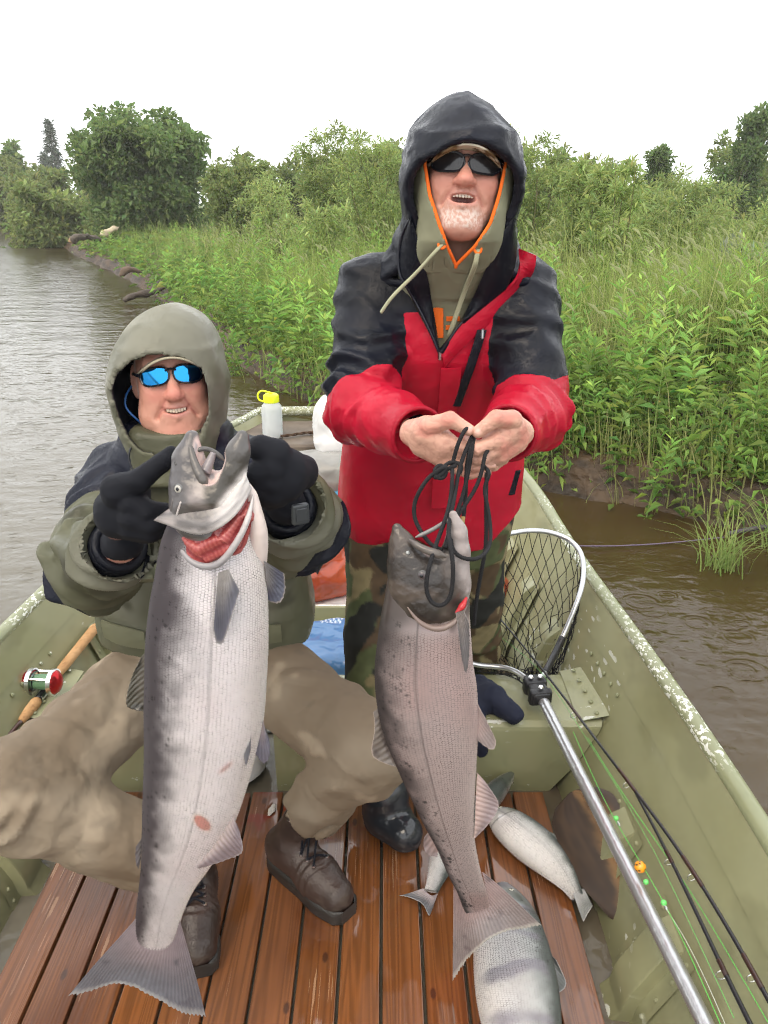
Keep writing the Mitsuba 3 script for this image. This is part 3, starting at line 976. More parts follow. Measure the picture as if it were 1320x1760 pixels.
def hull_col(p, n, uv):
    base = mix([0.205, 0.208, 0.115], [0.250, 0.252, 0.145], pf(p.x * 2.5, p.y * 2.5, p.z * 2.5, 3))
    grime = ss(0.52, 0.72, pf(p.x * 7 + 3, p.y * 5, p.z * 9, 4))
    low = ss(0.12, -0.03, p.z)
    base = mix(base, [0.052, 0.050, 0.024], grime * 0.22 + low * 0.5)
    sc = ss(0.72, 0.78, pn(p.x * 9 + p.y * 26, p.y * 30 - p.z * 40, p.z * 60)) * ss(0.52, 0.62, pf(p.x * 2.3 + 9, p.y * 2.3, p.z * 3, 3))
    return mix(base, [0.5, 0.52, 0.46], sc * 0.75)


def rail_col(p, n, uv):
    base = mix([0.16, 0.175, 0.09], [0.22, 0.235, 0.14], pf(p.x * 6, p.y * 6, p.z * 6, 3))
    worn = ss(0.55, 0.60, pf(p.x * 150, p.y * 90, p.z * 150, 4)) * ss(0.38, 0.6, pf(p.x * 4, p.y * 3, 1, 3))
    return mix(base, [0.60, 0.62, 0.57], worn * 0.9)


def bench_col(p, n, uv):
    base = mix([0.205, 0.210, 0.115], [0.255, 0.262, 0.155], pf(p.x * 3, p.y * 3, p.z * 3, 3))
    edge = ss(0.035, 0.0, dr.sqrt(dr.square(p.y - 1.99) + dr.square(p.z - 0.25)))
    chip = ss(0.70, 0.73, pf(p.x * 40, p.y * 60, p.z * 80, 4) + 0.17 * edge) * ss(0.52, 0.64, pf(p.x * 6 + 4, p.y * 6, p.z * 6, 3) + 0.10 * edge)
    return mix(base, [0.50, 0.52, 0.48], chip * 0.85)


dent = lambda p, n, uv: pf(p.x * 4, p.y * 4, p.z * 4, 3) * 0.6 + pf(p.x * 60, p.y * 60, p.z * 60, 2) * 0.03
hull_rough = mikit.proc(lambda p, n, uv: 0.16 + 0.34 * ss(0.35, 0.65, pf(p.x * 5, p.y * 5, p.z * 8, 4)))
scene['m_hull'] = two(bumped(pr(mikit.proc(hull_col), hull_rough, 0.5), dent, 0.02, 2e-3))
scene['m_rail'] = two(bumped(pr(mikit.proc(rail_col), 0.3, 0.5), dent, 0.02, 2e-3))
scene['m_bench'] = two(bumped(pr(mikit.proc(bench_col), hull_rough, 0.5), dent, 0.02, 2e-3))

tag('boat', 'olive green painted aluminium flat bottomed boat with scuffed rails', 'boat')
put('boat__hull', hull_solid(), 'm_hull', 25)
tag('boat__hull')
# gunwale rails: rounded tubes along both sides and across the bow
gy = np.linspace(-1.3, 4.40, 90)
for sgn in (1, -1):
    pts = np.c_[BX + sgn * B('gw', gy), gy, B('gz', gy)]
    put('boat__gunwale', tube(pts, 0.023, 12, squash=0.85), 'm_rail', 40)
xb = np.linspace(-1, 1, 12)
put('boat__bow_rail', tube(np.c_[BX + xb * 0.49, 4.42 - 0.02 * xb ** 2, np.full(12, .572)], 0.026, 12), 'm_rail', 40)


def rib(y, top, w=0.10, h=0.035, only=None):
    """A pressed channel rib that follows the hull from floor to part of the side."""
    out = []
    for sgn in (1, -1):
        if only and sgn != only:
            continue
        prof = side_profile(y)[1:]
        zt = top
        i = np.searchsorted(prof[:, 1], zt)
        keep = prof[prof[:, 1] < zt]
        cpt = spline(keep[1:], 26) if len(keep) > 3 else keep
        nn = unit(np.c_[-np.gradient(cpt[:, 1]), np.gradient(cpt[:, 0])])
        lift = h * np.minimum(1, np.linspace(0, 1, len(cpt))[::-1] * 9) * np.ones(len(cpt))
        rows = []
        for o, k in ((-.5, 0), (-.46, .9), (-.40, 1), (.40, 1), (.46, .9), (.5, 0)):
            q = cpt + nn * (lift * k - 0.002)[:, None]
            rows.append(np.c_[sgn * q[:, 0] + BX, np.full(len(q), y + o * w), q[:, 1]])
        P = np.stack(rows, 1)
        if sgn < 0:
            P = P[:, ::-1]
        # flat flange left and right, riveted on
        out.append(grid_mesh(P))
        fl = []
        for o in (-.95, .95):
            q = cpt + nn * 0.004
            fl.append(np.c_[sgn * q[:, 0] + BX, np.full(len(q), y + o * w), q[:, 1]])
        F_ = np.stack(fl, 1)
        if sgn < 0:
            F_ = F_[:, ::-1]
        out.append(grid_mesh(F_))
        for q, m in zip(cpt[::3], nn[::3]):
            for o in (-.75, .75):
                b = lathe([(0.0001, 0.006), (0.004, 0.005), (0.006, 0.001), (0.006, 0)], 8)
                out.append(moved(b, frame([sgn * m[0], 0, m[1]]), [sgn * (q + m * 0.004)[0] + BX, y + o * w, (q + m * .004)[1]]))
    return merge(out)


for y, top in ((0.95, .30), (1.32, .27), (1.66, .27), (2.52, .30), (2.86, .33), (3.2, .36)):
    for sd_ in (1, -1):
        put('boat__rib', rib(y, top, only=sd_), 'm_hull', 40)


# middle bench: rounded box sections across the hull with riveted end plates; a bucket stands in the gap between them
def bench_mesh(xa, xb, cap_at):
    y0, y1, zt = 1.985, 2.265, 0.25
    prof = [(y0 + 0.03, -0.04), (y0 + 0.012, 0.10), (y0, zt - 0.03), (y0 + 0.004, zt - 0.012), (y0 + 0.018, zt), (y0 + .05, zt + .002), (y1 - 0.05, zt + .002), (y1 - 0.018, zt), (y1 - 0.004, zt - .012), (y1, zt - 0.03), (y1, -0.04)]
    P = []
    for x in np.linspace(xa, xb, 12):
        row = []
        for (y, z) in prof:
            lim = np.interp(z, side_profile(y)[:, 1][3:], side_profile(y)[:, 0][3:]) - 0.004
            row.append((BX + np.clip(x - BX, -lim, lim), y, z))
        P.append(row)
    P = np.array(P)
    e = P[cap_at]
    k = np.arange(len(e) - 1)
    return merge([grid_mesh(P), (np.vstack([e, e.mean(0)]), np.stack([k, k + 1, k * 0 + len(e)], 1))])


put('boat__bench', bench_mesh(-0.315, 0.80, 0), 'm_bench', 35)
put('boat__bench', bench_mesh(-1.2, -0.665, -1), 'm_bench', 35)
riv = []
dome = lathe([(0.0001, 0.004), (0.004, 0.0035), (0.007, 0.001), (0.007, -0.001)], 8)
for sgn in (1, -1):
    lim = lambda y, z: np.interp(z, side_profile(y)[:, 1][3:], side_profile(y)[:, 0][3:])
    # end plate: a bent flange lying on the bench top against the side
    x1, x2 = sgn * (lim(2.0, .25) - 0.075) + BX, sgn * (lim(2.0, .25) + 0.01) + BX
    pl = np.array([[(x1, 1.990, .2555), (x2, 1.990, .2555 + .02)], [(x1, 2.26, .2555), (x2, 2.26, .2555 + .02)]])
    put('boat__bench_plate', grid_mesh(pl if sgn > 0 else pl[:, ::-1]), 'm_bench', False)
    for y in np.linspace(2.01, 2.24, 5):
        riv.append(moved(dome, None, [sgn * (lim(y, .25) - .02) + BX, y, .271]))
        riv.append(moved(dome, roty(-sgn * 1.1), [sgn * (lim(y, .33) - .004) + BX, y, .33]))
    for z in (.05, .11, .17, .22):
        riv.append(moved(dome, rotx(1.5), [sgn * (lim(1.99, z) - .03) + BX, 1.985 + (0.25 - z) * .1 + .003, z]))
for sgn in (1, -1):
    for y in np.arange(0.9, 3.4, 0.11):
        riv.append(moved(dome, roty(-sgn * 1.2), [sgn * (B('gw', y) - .013) + BX, y, B('gz', y) - .05]))
_r = put('boat__rivets', merge(riv), 'm_rail', 40)
tag('boat__rivets', kind='stuff')

# floor panels of bare aluminium ahead of the bench, with bolts, and the step to the raised bow floor
def al_col(p, n, uv):
    a = pf(p.x * 9, p.y * 9, p.z * 9, 4)
    return mix([0.34, 0.35, 0.34], [0.66, 0.68, 0.69], ss(0.3, 0.6, a))


scene['m_rust'] = two(pr(mikit.proc(lambda p, n, uv: mix([0.05, 0.035, 0.025], [0.16, 0.13, 0.10], pf(p.x * 14, p.y * 14, p.z * 14, 4))), 0.6, 0.4))
scene['m_alu'] = two(bumped(pr(mikit.proc(al_col), mikit.proc(lambda p, n, uv: 0.12 + 0.35 * ss(0.4, 0.62, pf(p.x * 14, p.y * 14, 2, 3))), 0.5, metallic=0.35), dent, 0.01, 2e-3))
for (x0, x1) in ((-.78, -.165), (-.160, .41)):
    put('boat__floor_panel', rbox((x1 - x0, .72, .012), .003, ((x0 + x1) / 2, 2.65, 0.010)), 'm_alu', 30)
bolts = [moved(lathe([(0.0001, .007), (.006, .007), (.008, .005), (.008, .003), (.017, .003), (.018, 0)], 12), None, (x, y, .017)) for x in (-.205, -.11, -.7, .33) for y in (2.42, 2.82)]
put('boat__bolts', merge(bolts), 'm_chrome', 30)
tag('boat__bolts', kind='stuff')
put('boat__bow_step', merge([rbox((1.13, .012, .075), .004, (BX, 3.03, .055)), rbox((1.13, .05, .008), .003, (BX, 3.0, .022))]), 'm_bench', 30)
put('boat__bow_floor', rbox((1.13, .50, .012), .003, (BX, 3.285, .088)), 'm_alu', 30)
# raised bow deck, and the rusty step up under the bow rail
bd = np.array([[(BX + s * (B('gw', y) - .05), y, .36) for s in (-1, -.5, 0, .5, 1)] for y in np.linspace(3.52, 3.95, 8)])
put('boat__bow_deck', grid_mesh(bd), 'm_alu', 30)
bd = np.array([[(BX + s * (B('gw', y) - .03), y, z) for s in (-1, -.5, 0, .5, 1)] for y, z in ((3.95, .36), (3.951, .50), (3.96, .512), (4.1, .515), (4.38, .525))])
put('boat__bow_step_deck', grid_mesh(bd), 'm_rust', 30)
fc = np.array([[(BX + s * (B('gw', 3.52) - .05 - (0.36 - z) * .42), 3.52, z) for s in (-1, 0, 1)] for z in (.36, .33, .05)])
put('boat__bow_deck_front', grid_mesh(fc[:, ::-1]), 'm_bench', 30)


# wooden floorboards
def wood_col(p, n, uv):
    k = dr.floor((p.x + 0.854) / 0.0942)
    off = cell_rand(k, 3, 1) * 40
    x, y = p.x + off * 0.37, p.y + off
    ring = pf(x * 42 + 1.3 * pf(x * 5, y * 1.1, off, 2), y * 1.1, off, 2)
    band = 0.5 + 0.5 * dr.sin(ring * 46)
    fine = pf(x * 420, y * 7, off, 2)
    base = mix([0.135, 0.047, 0.015], [0.222, 0.082, 0.026], cell_rand(k, 7, 2) * 0.55 + 0.3 * pf(x * 3, y * 2, 0, 2))
    base = base * (0.70 + 0.34 * band + 0.22 * (fine - 0.5))
    dark = ss(0.52, 0.75, pf(p.x * 6, p.y * 2.6, 4, 4))
    base = mix(base, [0.075, 0.024, 0.010], dark * 0.6)
    kx, kr, kk = voronoi(p.x * 7.0, p.y * 3.2)
    knot = ss(0.060, 0.03, kx) * ss(0.6, 0.62, kk)
    base = mix(base, [0.045, 0.018, 0.01], knot * 0.85)
    scr = ss(0.80, 0.86, pn(p.x * 300, p.y * 9, off)) * ss(.5, .65, pf(p.x * 6, p.y * 6, 8, 2))
    base = mix(base, [0.5, 0.32, 0.2], scr * 0.35)
    red = ss(0.64, 0.74, pf(p.x * 11 + 13, p.y * 11, 2, 4)) * ss(.5, .6, pf(p.x * 2, p.y * 2, 6, 2)) * 0.5
    return mix(base, [0.16, 0.008, 0.010], red)


def wet(p, n, uv):
    return ss(0.43, 0.50, pf(p.x * 7.5, p.y * 3.2, 9, 4))


def wood_bump(p, n, uv):
    k = dr.floor((p.x + 0.854) / 0.0942)
    off = cell_rand(k, 3, 1) * 40
    g = pf((p.x + off * .37) * 260, (p.y + off) * 6, off, 2)
    return g * 0.0010 * (1 - wet(p, n, uv) * 0.92) + 0.003 * pf(p.x * 10, p.y * 4, off, 2)


scene['m_wood'] = two(bumped(pr(mikit.proc(wood_col), mikit.proc(lambda p, n, uv: 0.36 - 0.31 * wet(p, n, uv)), 0.85), wood_bump, 1.0, 6e-4))
pitch_ = 1.318 / 14
for k in range(14):
    y1 = 1.985 + (0.004 if k % 2 else 0)
    x0 = -0.854 + pitch_ * k
    ln = y1 - 0.02 - 0.3
    put('boat__floorboard', rbox((pitch_ - 0.007, ln, 0.024), 0.003, (x0 + pitch_ / 2, 0.3 + ln / 2, 0.018), seg=2), 'm_wood', 30)
for y in (.5, 1.1, 1.8):
    put('boat__floor_frame', rbox((1.30, .04, .03), .003, (BX, y, -.012)), 'm_matte', 30, [0.03, 0.02, 0.015])

# ================================================================ people
def head_frame(eye, target, roll=0.0, up=(0, 0, 1)):
    """Columns: x to the wearer's left as seen from the front reversed (image right), y out of the face, z up."""
    y = unit(np.asarray(target, float) - eye)
    x = unit(np.cross(y, up)) * -1.0
    z = np.cross(x, y) * -1.0
    x = -np.cross(y, z) if np.dot(np.cross(x, y), z) > 0 else x
    R = np.stack([x, y, z], 1)
    c, s = math.cos(roll), math.sin(roll)
    return R @ np.array([[c, 0, s], [0, 1, 0], [-s, 0, c]])


class Head:
    def __init__(self, eye, target, roll, s, fat=0.0, smile=0.0, gape=0.007, stretch=1.0):
        self.o, self.R, self.s = np.asarray(eye, float), head_frame(eye, target, roll), np.array([s, s, s * stretch])
        self.fat, self.smile, self.gape = fat, smile, gape
        self.off = np.array([0, 0.078, 0.0])
        self.neck = None

    def loc(self, p):
        return ((np.asarray(p, float) - self.o) @ self.R) / self.s + self.off

    def world(self, q):
        return ((np.asarray(q, float) - self.off) * self.s) @ self.R.T + self.o

    def sd(self, p):
        q = self.loc(p).astype(np.float32)
        a = q.copy(); a[:, 0] = np.abs(a[:, 0])
        F, S, g = self.fat, self.smile, self.gape
        d = ell(q, (0, -.012, .028), (.077, .098, .090))
        d = su(d, ell(q, (0, .024, -.042), (.066 + .006 * F, .062, .084)), .03)
        d = su(d, ell(a, (.030 + .008 * F, .020, -.082), (.032 + .006 * F, .045, .034)), .03)
        d = su(d, ell(q, (0, .062, -.108), (.030 + .006 * F, .022, .021)), .028)
        d = su(d, ell(a, (.038, .055, -.036 + .004 * S), (.027, .024, .025 + .003 * S)), .022)
        if F:
            d = su(d, ell(q, (0, .045, -.128), (.04, .03, .02)), .03)
        d = su(d, cap(a, (0, .080, .024), (.045, .068, .022), .012), .018)
        d = sdiff(d, ell(a, (.032, .088, .0), (.018, .014, .011)), .014)
        d = su(d, cap(q, (0, .078, .008), (0, .104, -.034), .0085, .0125), .014)
        d = su(d, ell(q, (0, .107, -.040), (.0155, .0150, .0135)), .010)
        d = su(d, ell(a, (.0150, .094, -.043), (.0095, .0125, .0095)), .007)
        d = sdiff(d, ell(a, (.008, .103, -.0525), (.0045, .006, .004)), .003)
        # mouth: barrel, lips, gap
        d = su(d, ell(q, (0, .068, -.072), (.034, .022, .026)), .02)
        w = .026 + .004 * S
        zc = -.072
        for sx in (-1, 1):
            d = su(d, cap(q, (0, .0885, zc + g * .7 + .004), (sx * w, .074, zc + .003 + .006 * S), .0052, .0028), .006)
            d = su(d, cap(q, (0, .0870, zc - g * .8 - .005), (sx * w, .074, zc + .001 + .006 * S), .0066, .0030), .006)
        bow_ = q.copy(); bow_[:, 2] = q[:, 2] - S * 6.0 * q[:, 0] ** 2
        d = sdiff(d, ell(bow_, (0, .086, zc), (w * .95, .022, g)), .003)
        d = sdiff(d, cap(a, (.019, .0935, -.046), (.040 + .003 * S, .070, -.082), .0022), .012)
        d = su(d, cap(q, (0, -.030, -.06), self.loc(self.neck) if self.neck is not None else (0, -.055, -.21), .054 + .006 * F, .060), .03)
        d = su(d, ell(a, (.080, -.008, -.012), (.011, .020, .033)), .008)
        d = sdiff(d, ell(a, (.086, .0, -.010), (.006, .009, .018)), .006)
        return d * self.s.min()

    def mesh(self, h=0.0021):
        lo = self.world(np.array([[x, y, z] for x in (-.1, .1) for y in (-.12, .135) for z in (-.16, .13)]))
        v, f = nets(self.sd, lo.min(0) - .004, lo.max(0) + .004, h)
        return relax(v, f, 1, .4), f

    def lens(self, side, shape, bulge=0.004, n=(15, 9), wrap=9.0, z0=0.0, y0=0.0):
        """A lens in head space: outline given by half sizes; wraps back towards the temple."""
        cx, hx, hz, tilt, pw = shape
        u = np.linspace(-1, 1, n[0]); w = np.linspace(-1, 1, n[1])
        U, Wv = np.meshgrid(u, w, indexing='ij')
        lim = (1 - np.abs(U) ** pw) ** (1 / 2.2)
        X = cx + hx * U
        Z = z0 + Wv * hz * lim * np.where(Wv < 0, 1.0, 0.86) + tilt * U * hz
        Yp = 0.100 + y0 - wrap * np.maximum(X - .008, 0) ** 2 - 1.2 * (Z - z0) ** 2 + bulge * 0
        X = X * side
        return np.stack([X, Yp, Z], -1)


def skin_colors(H, v, f, base, red, stubble=None, lip=(0.52, 0.20, 0.17), hair=None):
    q = H.loc(v)
    a = np.abs(q[:, 0])
    c = np.tile(np.asarray(base, float), (len(v), 1))
    g = lambda c0, r: np.exp(-(((q * [1, 1, 1] - c0) / r) ** 2).sum(1))
    gm = lambda c0, r: np.exp(-(((np.c_[a, q[:, 1:]] - c0) / r) ** 2).sum(1))
    rd = 0.75 * gm((.040, .06, -.036), (.026, .06, .026)) + 0.9 * g((0, .11, -.040), (.022, .03, .018)) + 0.35 * g((0, .07, -.108), (.03, .05, .02)) + .3 * g((0, .07, .045), (.05, .05, .02))
    c = vmix(c, red, rd * 0.75)
    c = vmix(c, np.asarray(base) * [0.86, .72, .66], 0.5 * sstep(0.1, 0.5, nz(v, 60, 3)))
    c = vmix(c, np.asarray(base) * 1.12, 0.5 * sstep(0.15, 0.5, nz(v, 35, 5)))
    zc = -.072
    l = np.exp(-((a / .027) ** 4)) * np.exp(-(((q[:, 2] - zc - 4 * H.smile * a * a) / (.0085 + H.gape * .6)) ** 4)) * sstep(.066, .078, q[:, 1])
    c = vmix(c, lip, l * 0.8)
    inner = np.exp(-((a / .026) ** 4)) * np.exp(-(((q[:, 2] - zc - 6 * H.smile * a * a) / (H.gape * .85)) ** 4)) * sstep(.080, .074, q[:, 1]) * sstep(.045, .055, q[:, 1])
    c = vmix(c, (0.10, 0.02, 0.02), inner)
    # folds beside the mouth and under the nose run a touch ruddier
    fold = np.exp(-((np.abs(a - (.019 + (-(q[:, 2]) - .046) * .58)) / .0035) ** 2)) * sstep(-.088, -.08, q[:, 2]) * sstep(-.04, -.048, q[:, 2]) * sstep(.05, .065, q[:, 1])
    c = vmix(c, np.asarray(red) * .7, fold * .6)
    if stubble is not None:
        m = sstep(-.052, -.085, q[:, 2] + .3 * np.maximum(a - .02, 0)) * sstep(-.01, .03, q[:, 1]) * (1 - l) * sstep(-.135, -.122, q[:, 2])
        m = np.maximum(m, 0.55 * np.exp(-((q[:, 2] + .060) / .006) ** 2) * sstep(.03, .02, a) * sstep(.07, .08, q[:, 1]))
        m = m * (0.25 + 0.75 * sstep(-.085, -.10, q[:, 2])) * sstep(.062, .030, a)
        sp = sstep(-.25, .35, nz(v * [1, 1, .45], 420, 8, 2))
        c = vmix(c, stubble, m * (0.15 + 0.60 * sp))
    if hair is not None:
        m = sstep(.055, .066, a) * sstep(.0785, .0765, a) * sstep(.02, -.01, q[:, 1] - .012) * sstep(-.05, -.03, q[:, 2])
        c = vmix(c, hair, m * (.55 + .45 * sstep(-.3, .3, nz(v * [1, 1, .4], 260, 9, 2))))
    return c


def teeth_mesh(H, w=.021, top=True, zc=-.072, h=.0075, smile=0.0, y=.080, gap=0.0):
    parts = []
    xs = np.linspace(-w, w, 8)
    for i in range(7):
        x0, x1 = xs[i] + .0002, xs[i + 1] - .0002
        xm = (x0 + x1) / 2
        hh = h * (1 - .25 * abs(xm) / w) * (1.1 if i == 3 else 1)
        yy = y - 12 * xm * xm
        zt = zc + gap + smile * 6 * xm * xm
        v, f = rbox((x1 - x0, .006, hh), .0014, (xm, yy, zt + (0 if top else 0)), seg=2)
        parts.append((H.world(v), f))
    return merge(parts)


def hand_sd(p, o, sc, chains, k=0.010, kf=0.006):
    """A hand from chains of (u, v, w, r): palm chains blend widely, finger chains tightly."""
    d = None
    for kind, pts in chains:
        P_ = [np.array([o[0] + a[0] * sc, o[1] - a[2] * sc, o[2] - a[1] * sc]) for a in pts]
        e = chain(p, P_, [a[3] * sc for a in pts], 0.006)
        d = e if d is None else su(d, e, k if kind == 'palm' else kf)
    return d


# ---------------------------------------------------------------- the standing man
def cloth_bump(p, n, uv):
    return pf(p.x * 900, p.y * 900, p.z * 900, 1) * 0.0004 + pf(p.x * 60, p.y * 60, p.z * 60, 3) * 0.0025 + ss(0.66, 0.74, pn(p.x * 330, p.y * 330, p.z * 330)) * 0.0005


nylon_rough = mikit.proc(lambda p, n, uv: 0.20 + 0.26 * ss(0.4, 0.6, pf(p.x * 14, p.y * 14, p.z * 14, 4)))
scene['m_nylon'] = two(bumped(pr(VC, nylon_rough, 0.22), cloth_bump, 1.0, 6e-4))
scene['m_fleece'] = two(bumped(pr(VC, 0.8, 0.25, sheen=0.5), lambda p, n, uv: pf(p.x * 700, p.y * 700, p.z * 700, 2) * 0.0012 + pf(p.x * 40, p.y * 40, p.z * 40, 2) * 0.004, 1.0, 6e-4))
RED, BLACK, NAVY = np.array([0.40, 0.007, 0.026]), np.array([0.0055, 0.0066, 0.0115]), np.array([0.006, 0.0075, 0.016])

SH_L, EL_L, WR_L = np.array([-0.025, 1.93, 1.445]), np.array([-0.052, 1.77, 1.215]), np.array([0.052, 1.535, 1.222])
SH_R, EL_R, WR_R = np.array([0.306, 1.93, 1.445]), np.array([0.328, 1.77, 1.210]), np.array([0.243, 1.535, 1.225])
AZ = np.array([.775, .85, 1.0, 1.15, 1.30, 1.42, 1.50, 1.56])
ACX = np.array([.125, .125, .128, .135, .145, .150, .152, .155])
ACY = np.array([2.16, 2.145, 2.10, 2.06, 2.00, 1.965, 1.945, 1.93])
ARX = np.array([.238, .245, .236, .222, .222, .205, .150, .090])
ARY = np.array([.165, .172, .168, .165, .165, .140, .110, .085])


def jacketA(p):
    d = trunk_sd(p, AZ, ACX, ACY, ARX, ARY, 2.3)
    tilt = (p[:, 2] - .80) - 0.22 * (np.abs(p[:, 0] - .12) - .12) - 0.04 * np.sin(p[:, 0] * 21)
    d = np.maximum(d, -tilt)
    s = 0.05
    for a, b, c in ((SH_L, EL_L, WR_L), (SH_R, EL_R, WR_R)):
        arm = chain(p, [a, b, c], [.084, .073, .056], .04)
        d = su(d, arm, s)
        # the sleeve end is open
    for c, b in ((WR_L, EL_L), (WR_R, EL_R)):
        u = unit(c - b)
        d = np.maximum(d, -cap(p, c + u * .028, c + u * .2, .047, .09))
    return d


def part_of(v, arms):
    """0 torso, 1 and 2 the arms, by relative distance."""
    out = []
    dt = trunk_sd(v.astype(np.float32), AZ, ACX, ACY, ARX, ARY, 2.3)
    ds = [dt] + [chain(v.astype(np.float32), a, [.084, .073, .056], .02) for a in arms]
    return np.stack(ds, 1)


def person_a():
    root = 'person'
    tag(root, 'standing man in red and black hooded rain jacket holding a salmon by black cord', 'person')
    H = Head([0.158, 1.725, 1.703], [0.10, 0.30, 1.98], 0.075, 1.0, fat=0.1, smile=0.15, gape=.0098, stretch=0.93)
    H.neck = np.array([.154, 1.862, 1.485])
    hv, hf = H.mesh()
    hc = skin_colors(H, hv, hf, (0.50, 0.265, 0.20), (0.50, 0.16, 0.12), stubble=(0.66, 0.62, 0.57), hair=(.4, .38, .36))
    o = np.array([0.136 - 790 * .00105, 1.44, 1.222 + 765 * .00105])
    hands = [
        [('palm', [(712, 752, -32, 25), (735, 744, -4, 29), (764, 762, 8, 24)]), ('palm', [(728, 765, -10, 24), (772, 790, 6, 19)]),
         ('f', [(736, 728, 14, 17), (770, 713, 28, 13.5), (801, 729, 33, 10.5)]),
         ('f', [(766, 750, 18, 13), (797, 764, 26, 11), (822, 775, 18, 9.5)]),
         ('f', [(774, 768, 14, 12.5), (816, 782, 24, 10.8), (850, 780, 13, 9.2)]),
         ('f', [(772, 784, 10, 12), (813, 797, 19, 10.3), (847, 796, 11, 8.8)]),
         ('f', [(768, 799, 4, 11), (808, 812, 13, 9.5), (839, 812, 6, 8)])],
        [('palm', [(898, 752, -34, 25), (872, 735, -2, 29), (852, 752, 10, 26)]), ('palm', [(886, 760, -12, 24), (858, 778, 4, 20)]),
         ('f', [(876, 716, 16, 17), (846, 710, 33, 14), (817, 732, 36, 11)]),
         ('f', [(850, 748, 24, 14), (818, 762, 34, 12), (803, 752, 14, 10)]),
         ('f', [(854, 764, 18, 13.5), (826, 781, 26, 11.5), (811, 772, 6, 10)]),
         ('f', [(858, 780, 8, 12.5), (838, 795, 10, 10.5), (822, 786, -6, 9.5)]),
         ('f', [(866, 790, -4, 11.5), (850, 803, -4, 9.5), (836, 797, -14, 8.5)])]]
    pv, pf_, pc = [hv], [hf], [hc]
    n = len(hv)
    for i, ch in enumerate(hands):
        fn = lambda p: hand_sd(p, o, .00105, ch, .010, .003)
        c = np.array([o[0] + (760 + 90 * i) * .00105, 1.44, o[2] - 765 * .00105])
        v, f = nets(fn, c - [.09, .07, .09], c + [.09, .09, .09], .0019)
        v = relax(v, f, 1, .4)
        nn = vnormals(v, f)
        v = v + nn * (-.0007 * ridge(v * [1, 1, 1], 75, 4, .5, 6))[:, None]
        col = np.tile([0.53, 0.30, 0.225], (len(v), 1))
        col = vmix(col, (0.52, 0.19, 0.15), sstep(-.1, .45, nz(v, 28, 3)) * .75)
        col = vmix(col, (0.36, 0.17, 0.13), ridge(v, 75, 4, .5, 6) * .5)
        # nails on the finger tips that face the eye
        for kind, pts in ch:
            if kind == 'f':
                a, b = np.array(pts[-2][:3], float), np.array(pts[-1][:3], float)
                W_ = lambda q: np.array([o[0] + q[0] * .00105, o[1] - q[2] * .00105, o[2] - q[1] * .00105])
                tip = W_(b + unit(b - a) * 2 + np.array([0, -4, pts[-1][3] * .8]))
                m = np.exp(-(np.linalg.norm((v - tip), axis=1) / .0055) ** 4)
                col = vmix(col, (0.66, 0.42, 0.36), m * .8)
        pv.append(v); pf_.append(f + n); pc.append(col); n += len(v)
    # arms, trunk and legs under the clothes
    body = lambda p: smin([chain(p, [SH_L, EL_L, WR_L - [0, -.02, 0]], [.05, .04, .028], .02), chain(p, [SH_R, EL_R, WR_R - [0, -.02, 0]], [.05, .04, .028], .02),
                           trunk_sd(p, AZ, ACX, ACY, ARX - .06, ARY - .05),
                           chain(p, [(.04, 2.16, .84), (-.035, 2.05, .46), (-.035, 1.86, .14)], [.075, .05, .035], .02),
                           chain(p, [(.22, 2.18, .84), (.30, 2.30, .46), (.33, 2.48, .12)], [.075, .05, .035], .02),
                           cap(p, H.neck, np.array([.155, 1.98, 1.40]), .055, .06)], .04)
    v, f = nets(body, [-.2, 1.5, .05], [.5, 2.6, 1.62], .014)
    pv.append(v); pf_.append(f + n); pc.append(np.tile([0.5, .28, .2], (len(v), 1)))
    put(root + '__body', (np.vstack(pv), np.vstack(pf_)), 'm_skin', True, np.vstack(pc))
    put(root + '__teeth', teeth_mesh(H, .0205, smile=.1, gap=.0070, h=.0075, y=.079), 'm_gloss', 40, [0.72, 0.66, 0.55])
    put(root + '__teeth', teeth_mesh(H, .017, smile=.1, gap=-.0085, h=.004, y=.076), 'm_gloss', 40, [0.55, 0.45, 0.36])

    # jacket: one surface, cut into its black and red panels
    v, f = nets(jacketA, [-.2, 1.42, .74], [.50, 2.36, 1.60], .0052)
    arms = [[SH_L, EL_L, WR_L], [SH_R, EL_R, WR_R]]
    ds = part_of(v, arms)
    which = np.argmin(ds + [[0, .004, .004]], 1)
    arcs = [along(v, a) for a in arms]
    n_ = vnormals(v, f)
    disp = .012 * (ridge(v * [1, 1, .35], 5.5, 31, .4, 1.2) - .5) + .003 * ridge(v * [1, 1, .6], 13, 32, .5, 1.5)
    for k in (0, 1):
        arc, dist, ang = arcs[k]
        m = sstep(.02, -.01, ds[:, k + 1] - ds[:, 0])
        L1 = np.linalg.norm(arms[k][1] - arms[k][0])
        fold = .015 * rings(v, arc, ang, .070, 3 + k) + .007 * ridge(v, 8, 40 + k, .5, 1.4) + .007 * ridge(v * [1, 1, .8], 17, 44 + k, .7, 2.4) - .013
        fold *= .55 + .75 * np.exp(-((arc - L1) / .13) ** 2)
        disp = disp * (1 - m) + fold * m
    disp *= sstep(0, .05, np.minimum(np.linalg.norm(v - WR_L, axis=1), np.linalg.norm(v - WR_R, axis=1)) - .03) * .85 + .15
    v = v + n_ * smooth_field(f, disp, 1)[:, None]
    global JVA, JNA
    JVA, JNA = v, vnormals(v, f)
    yoke = 1.405 - .10 * (v[:, 0] - .15) * 0 - v[:, 2] - .02 * sstep(.2, .3, v[:, 0]) + .006 * np.sin(v[:, 0] * 14)
    L1 = np.linalg.norm(EL_L - SH_L)
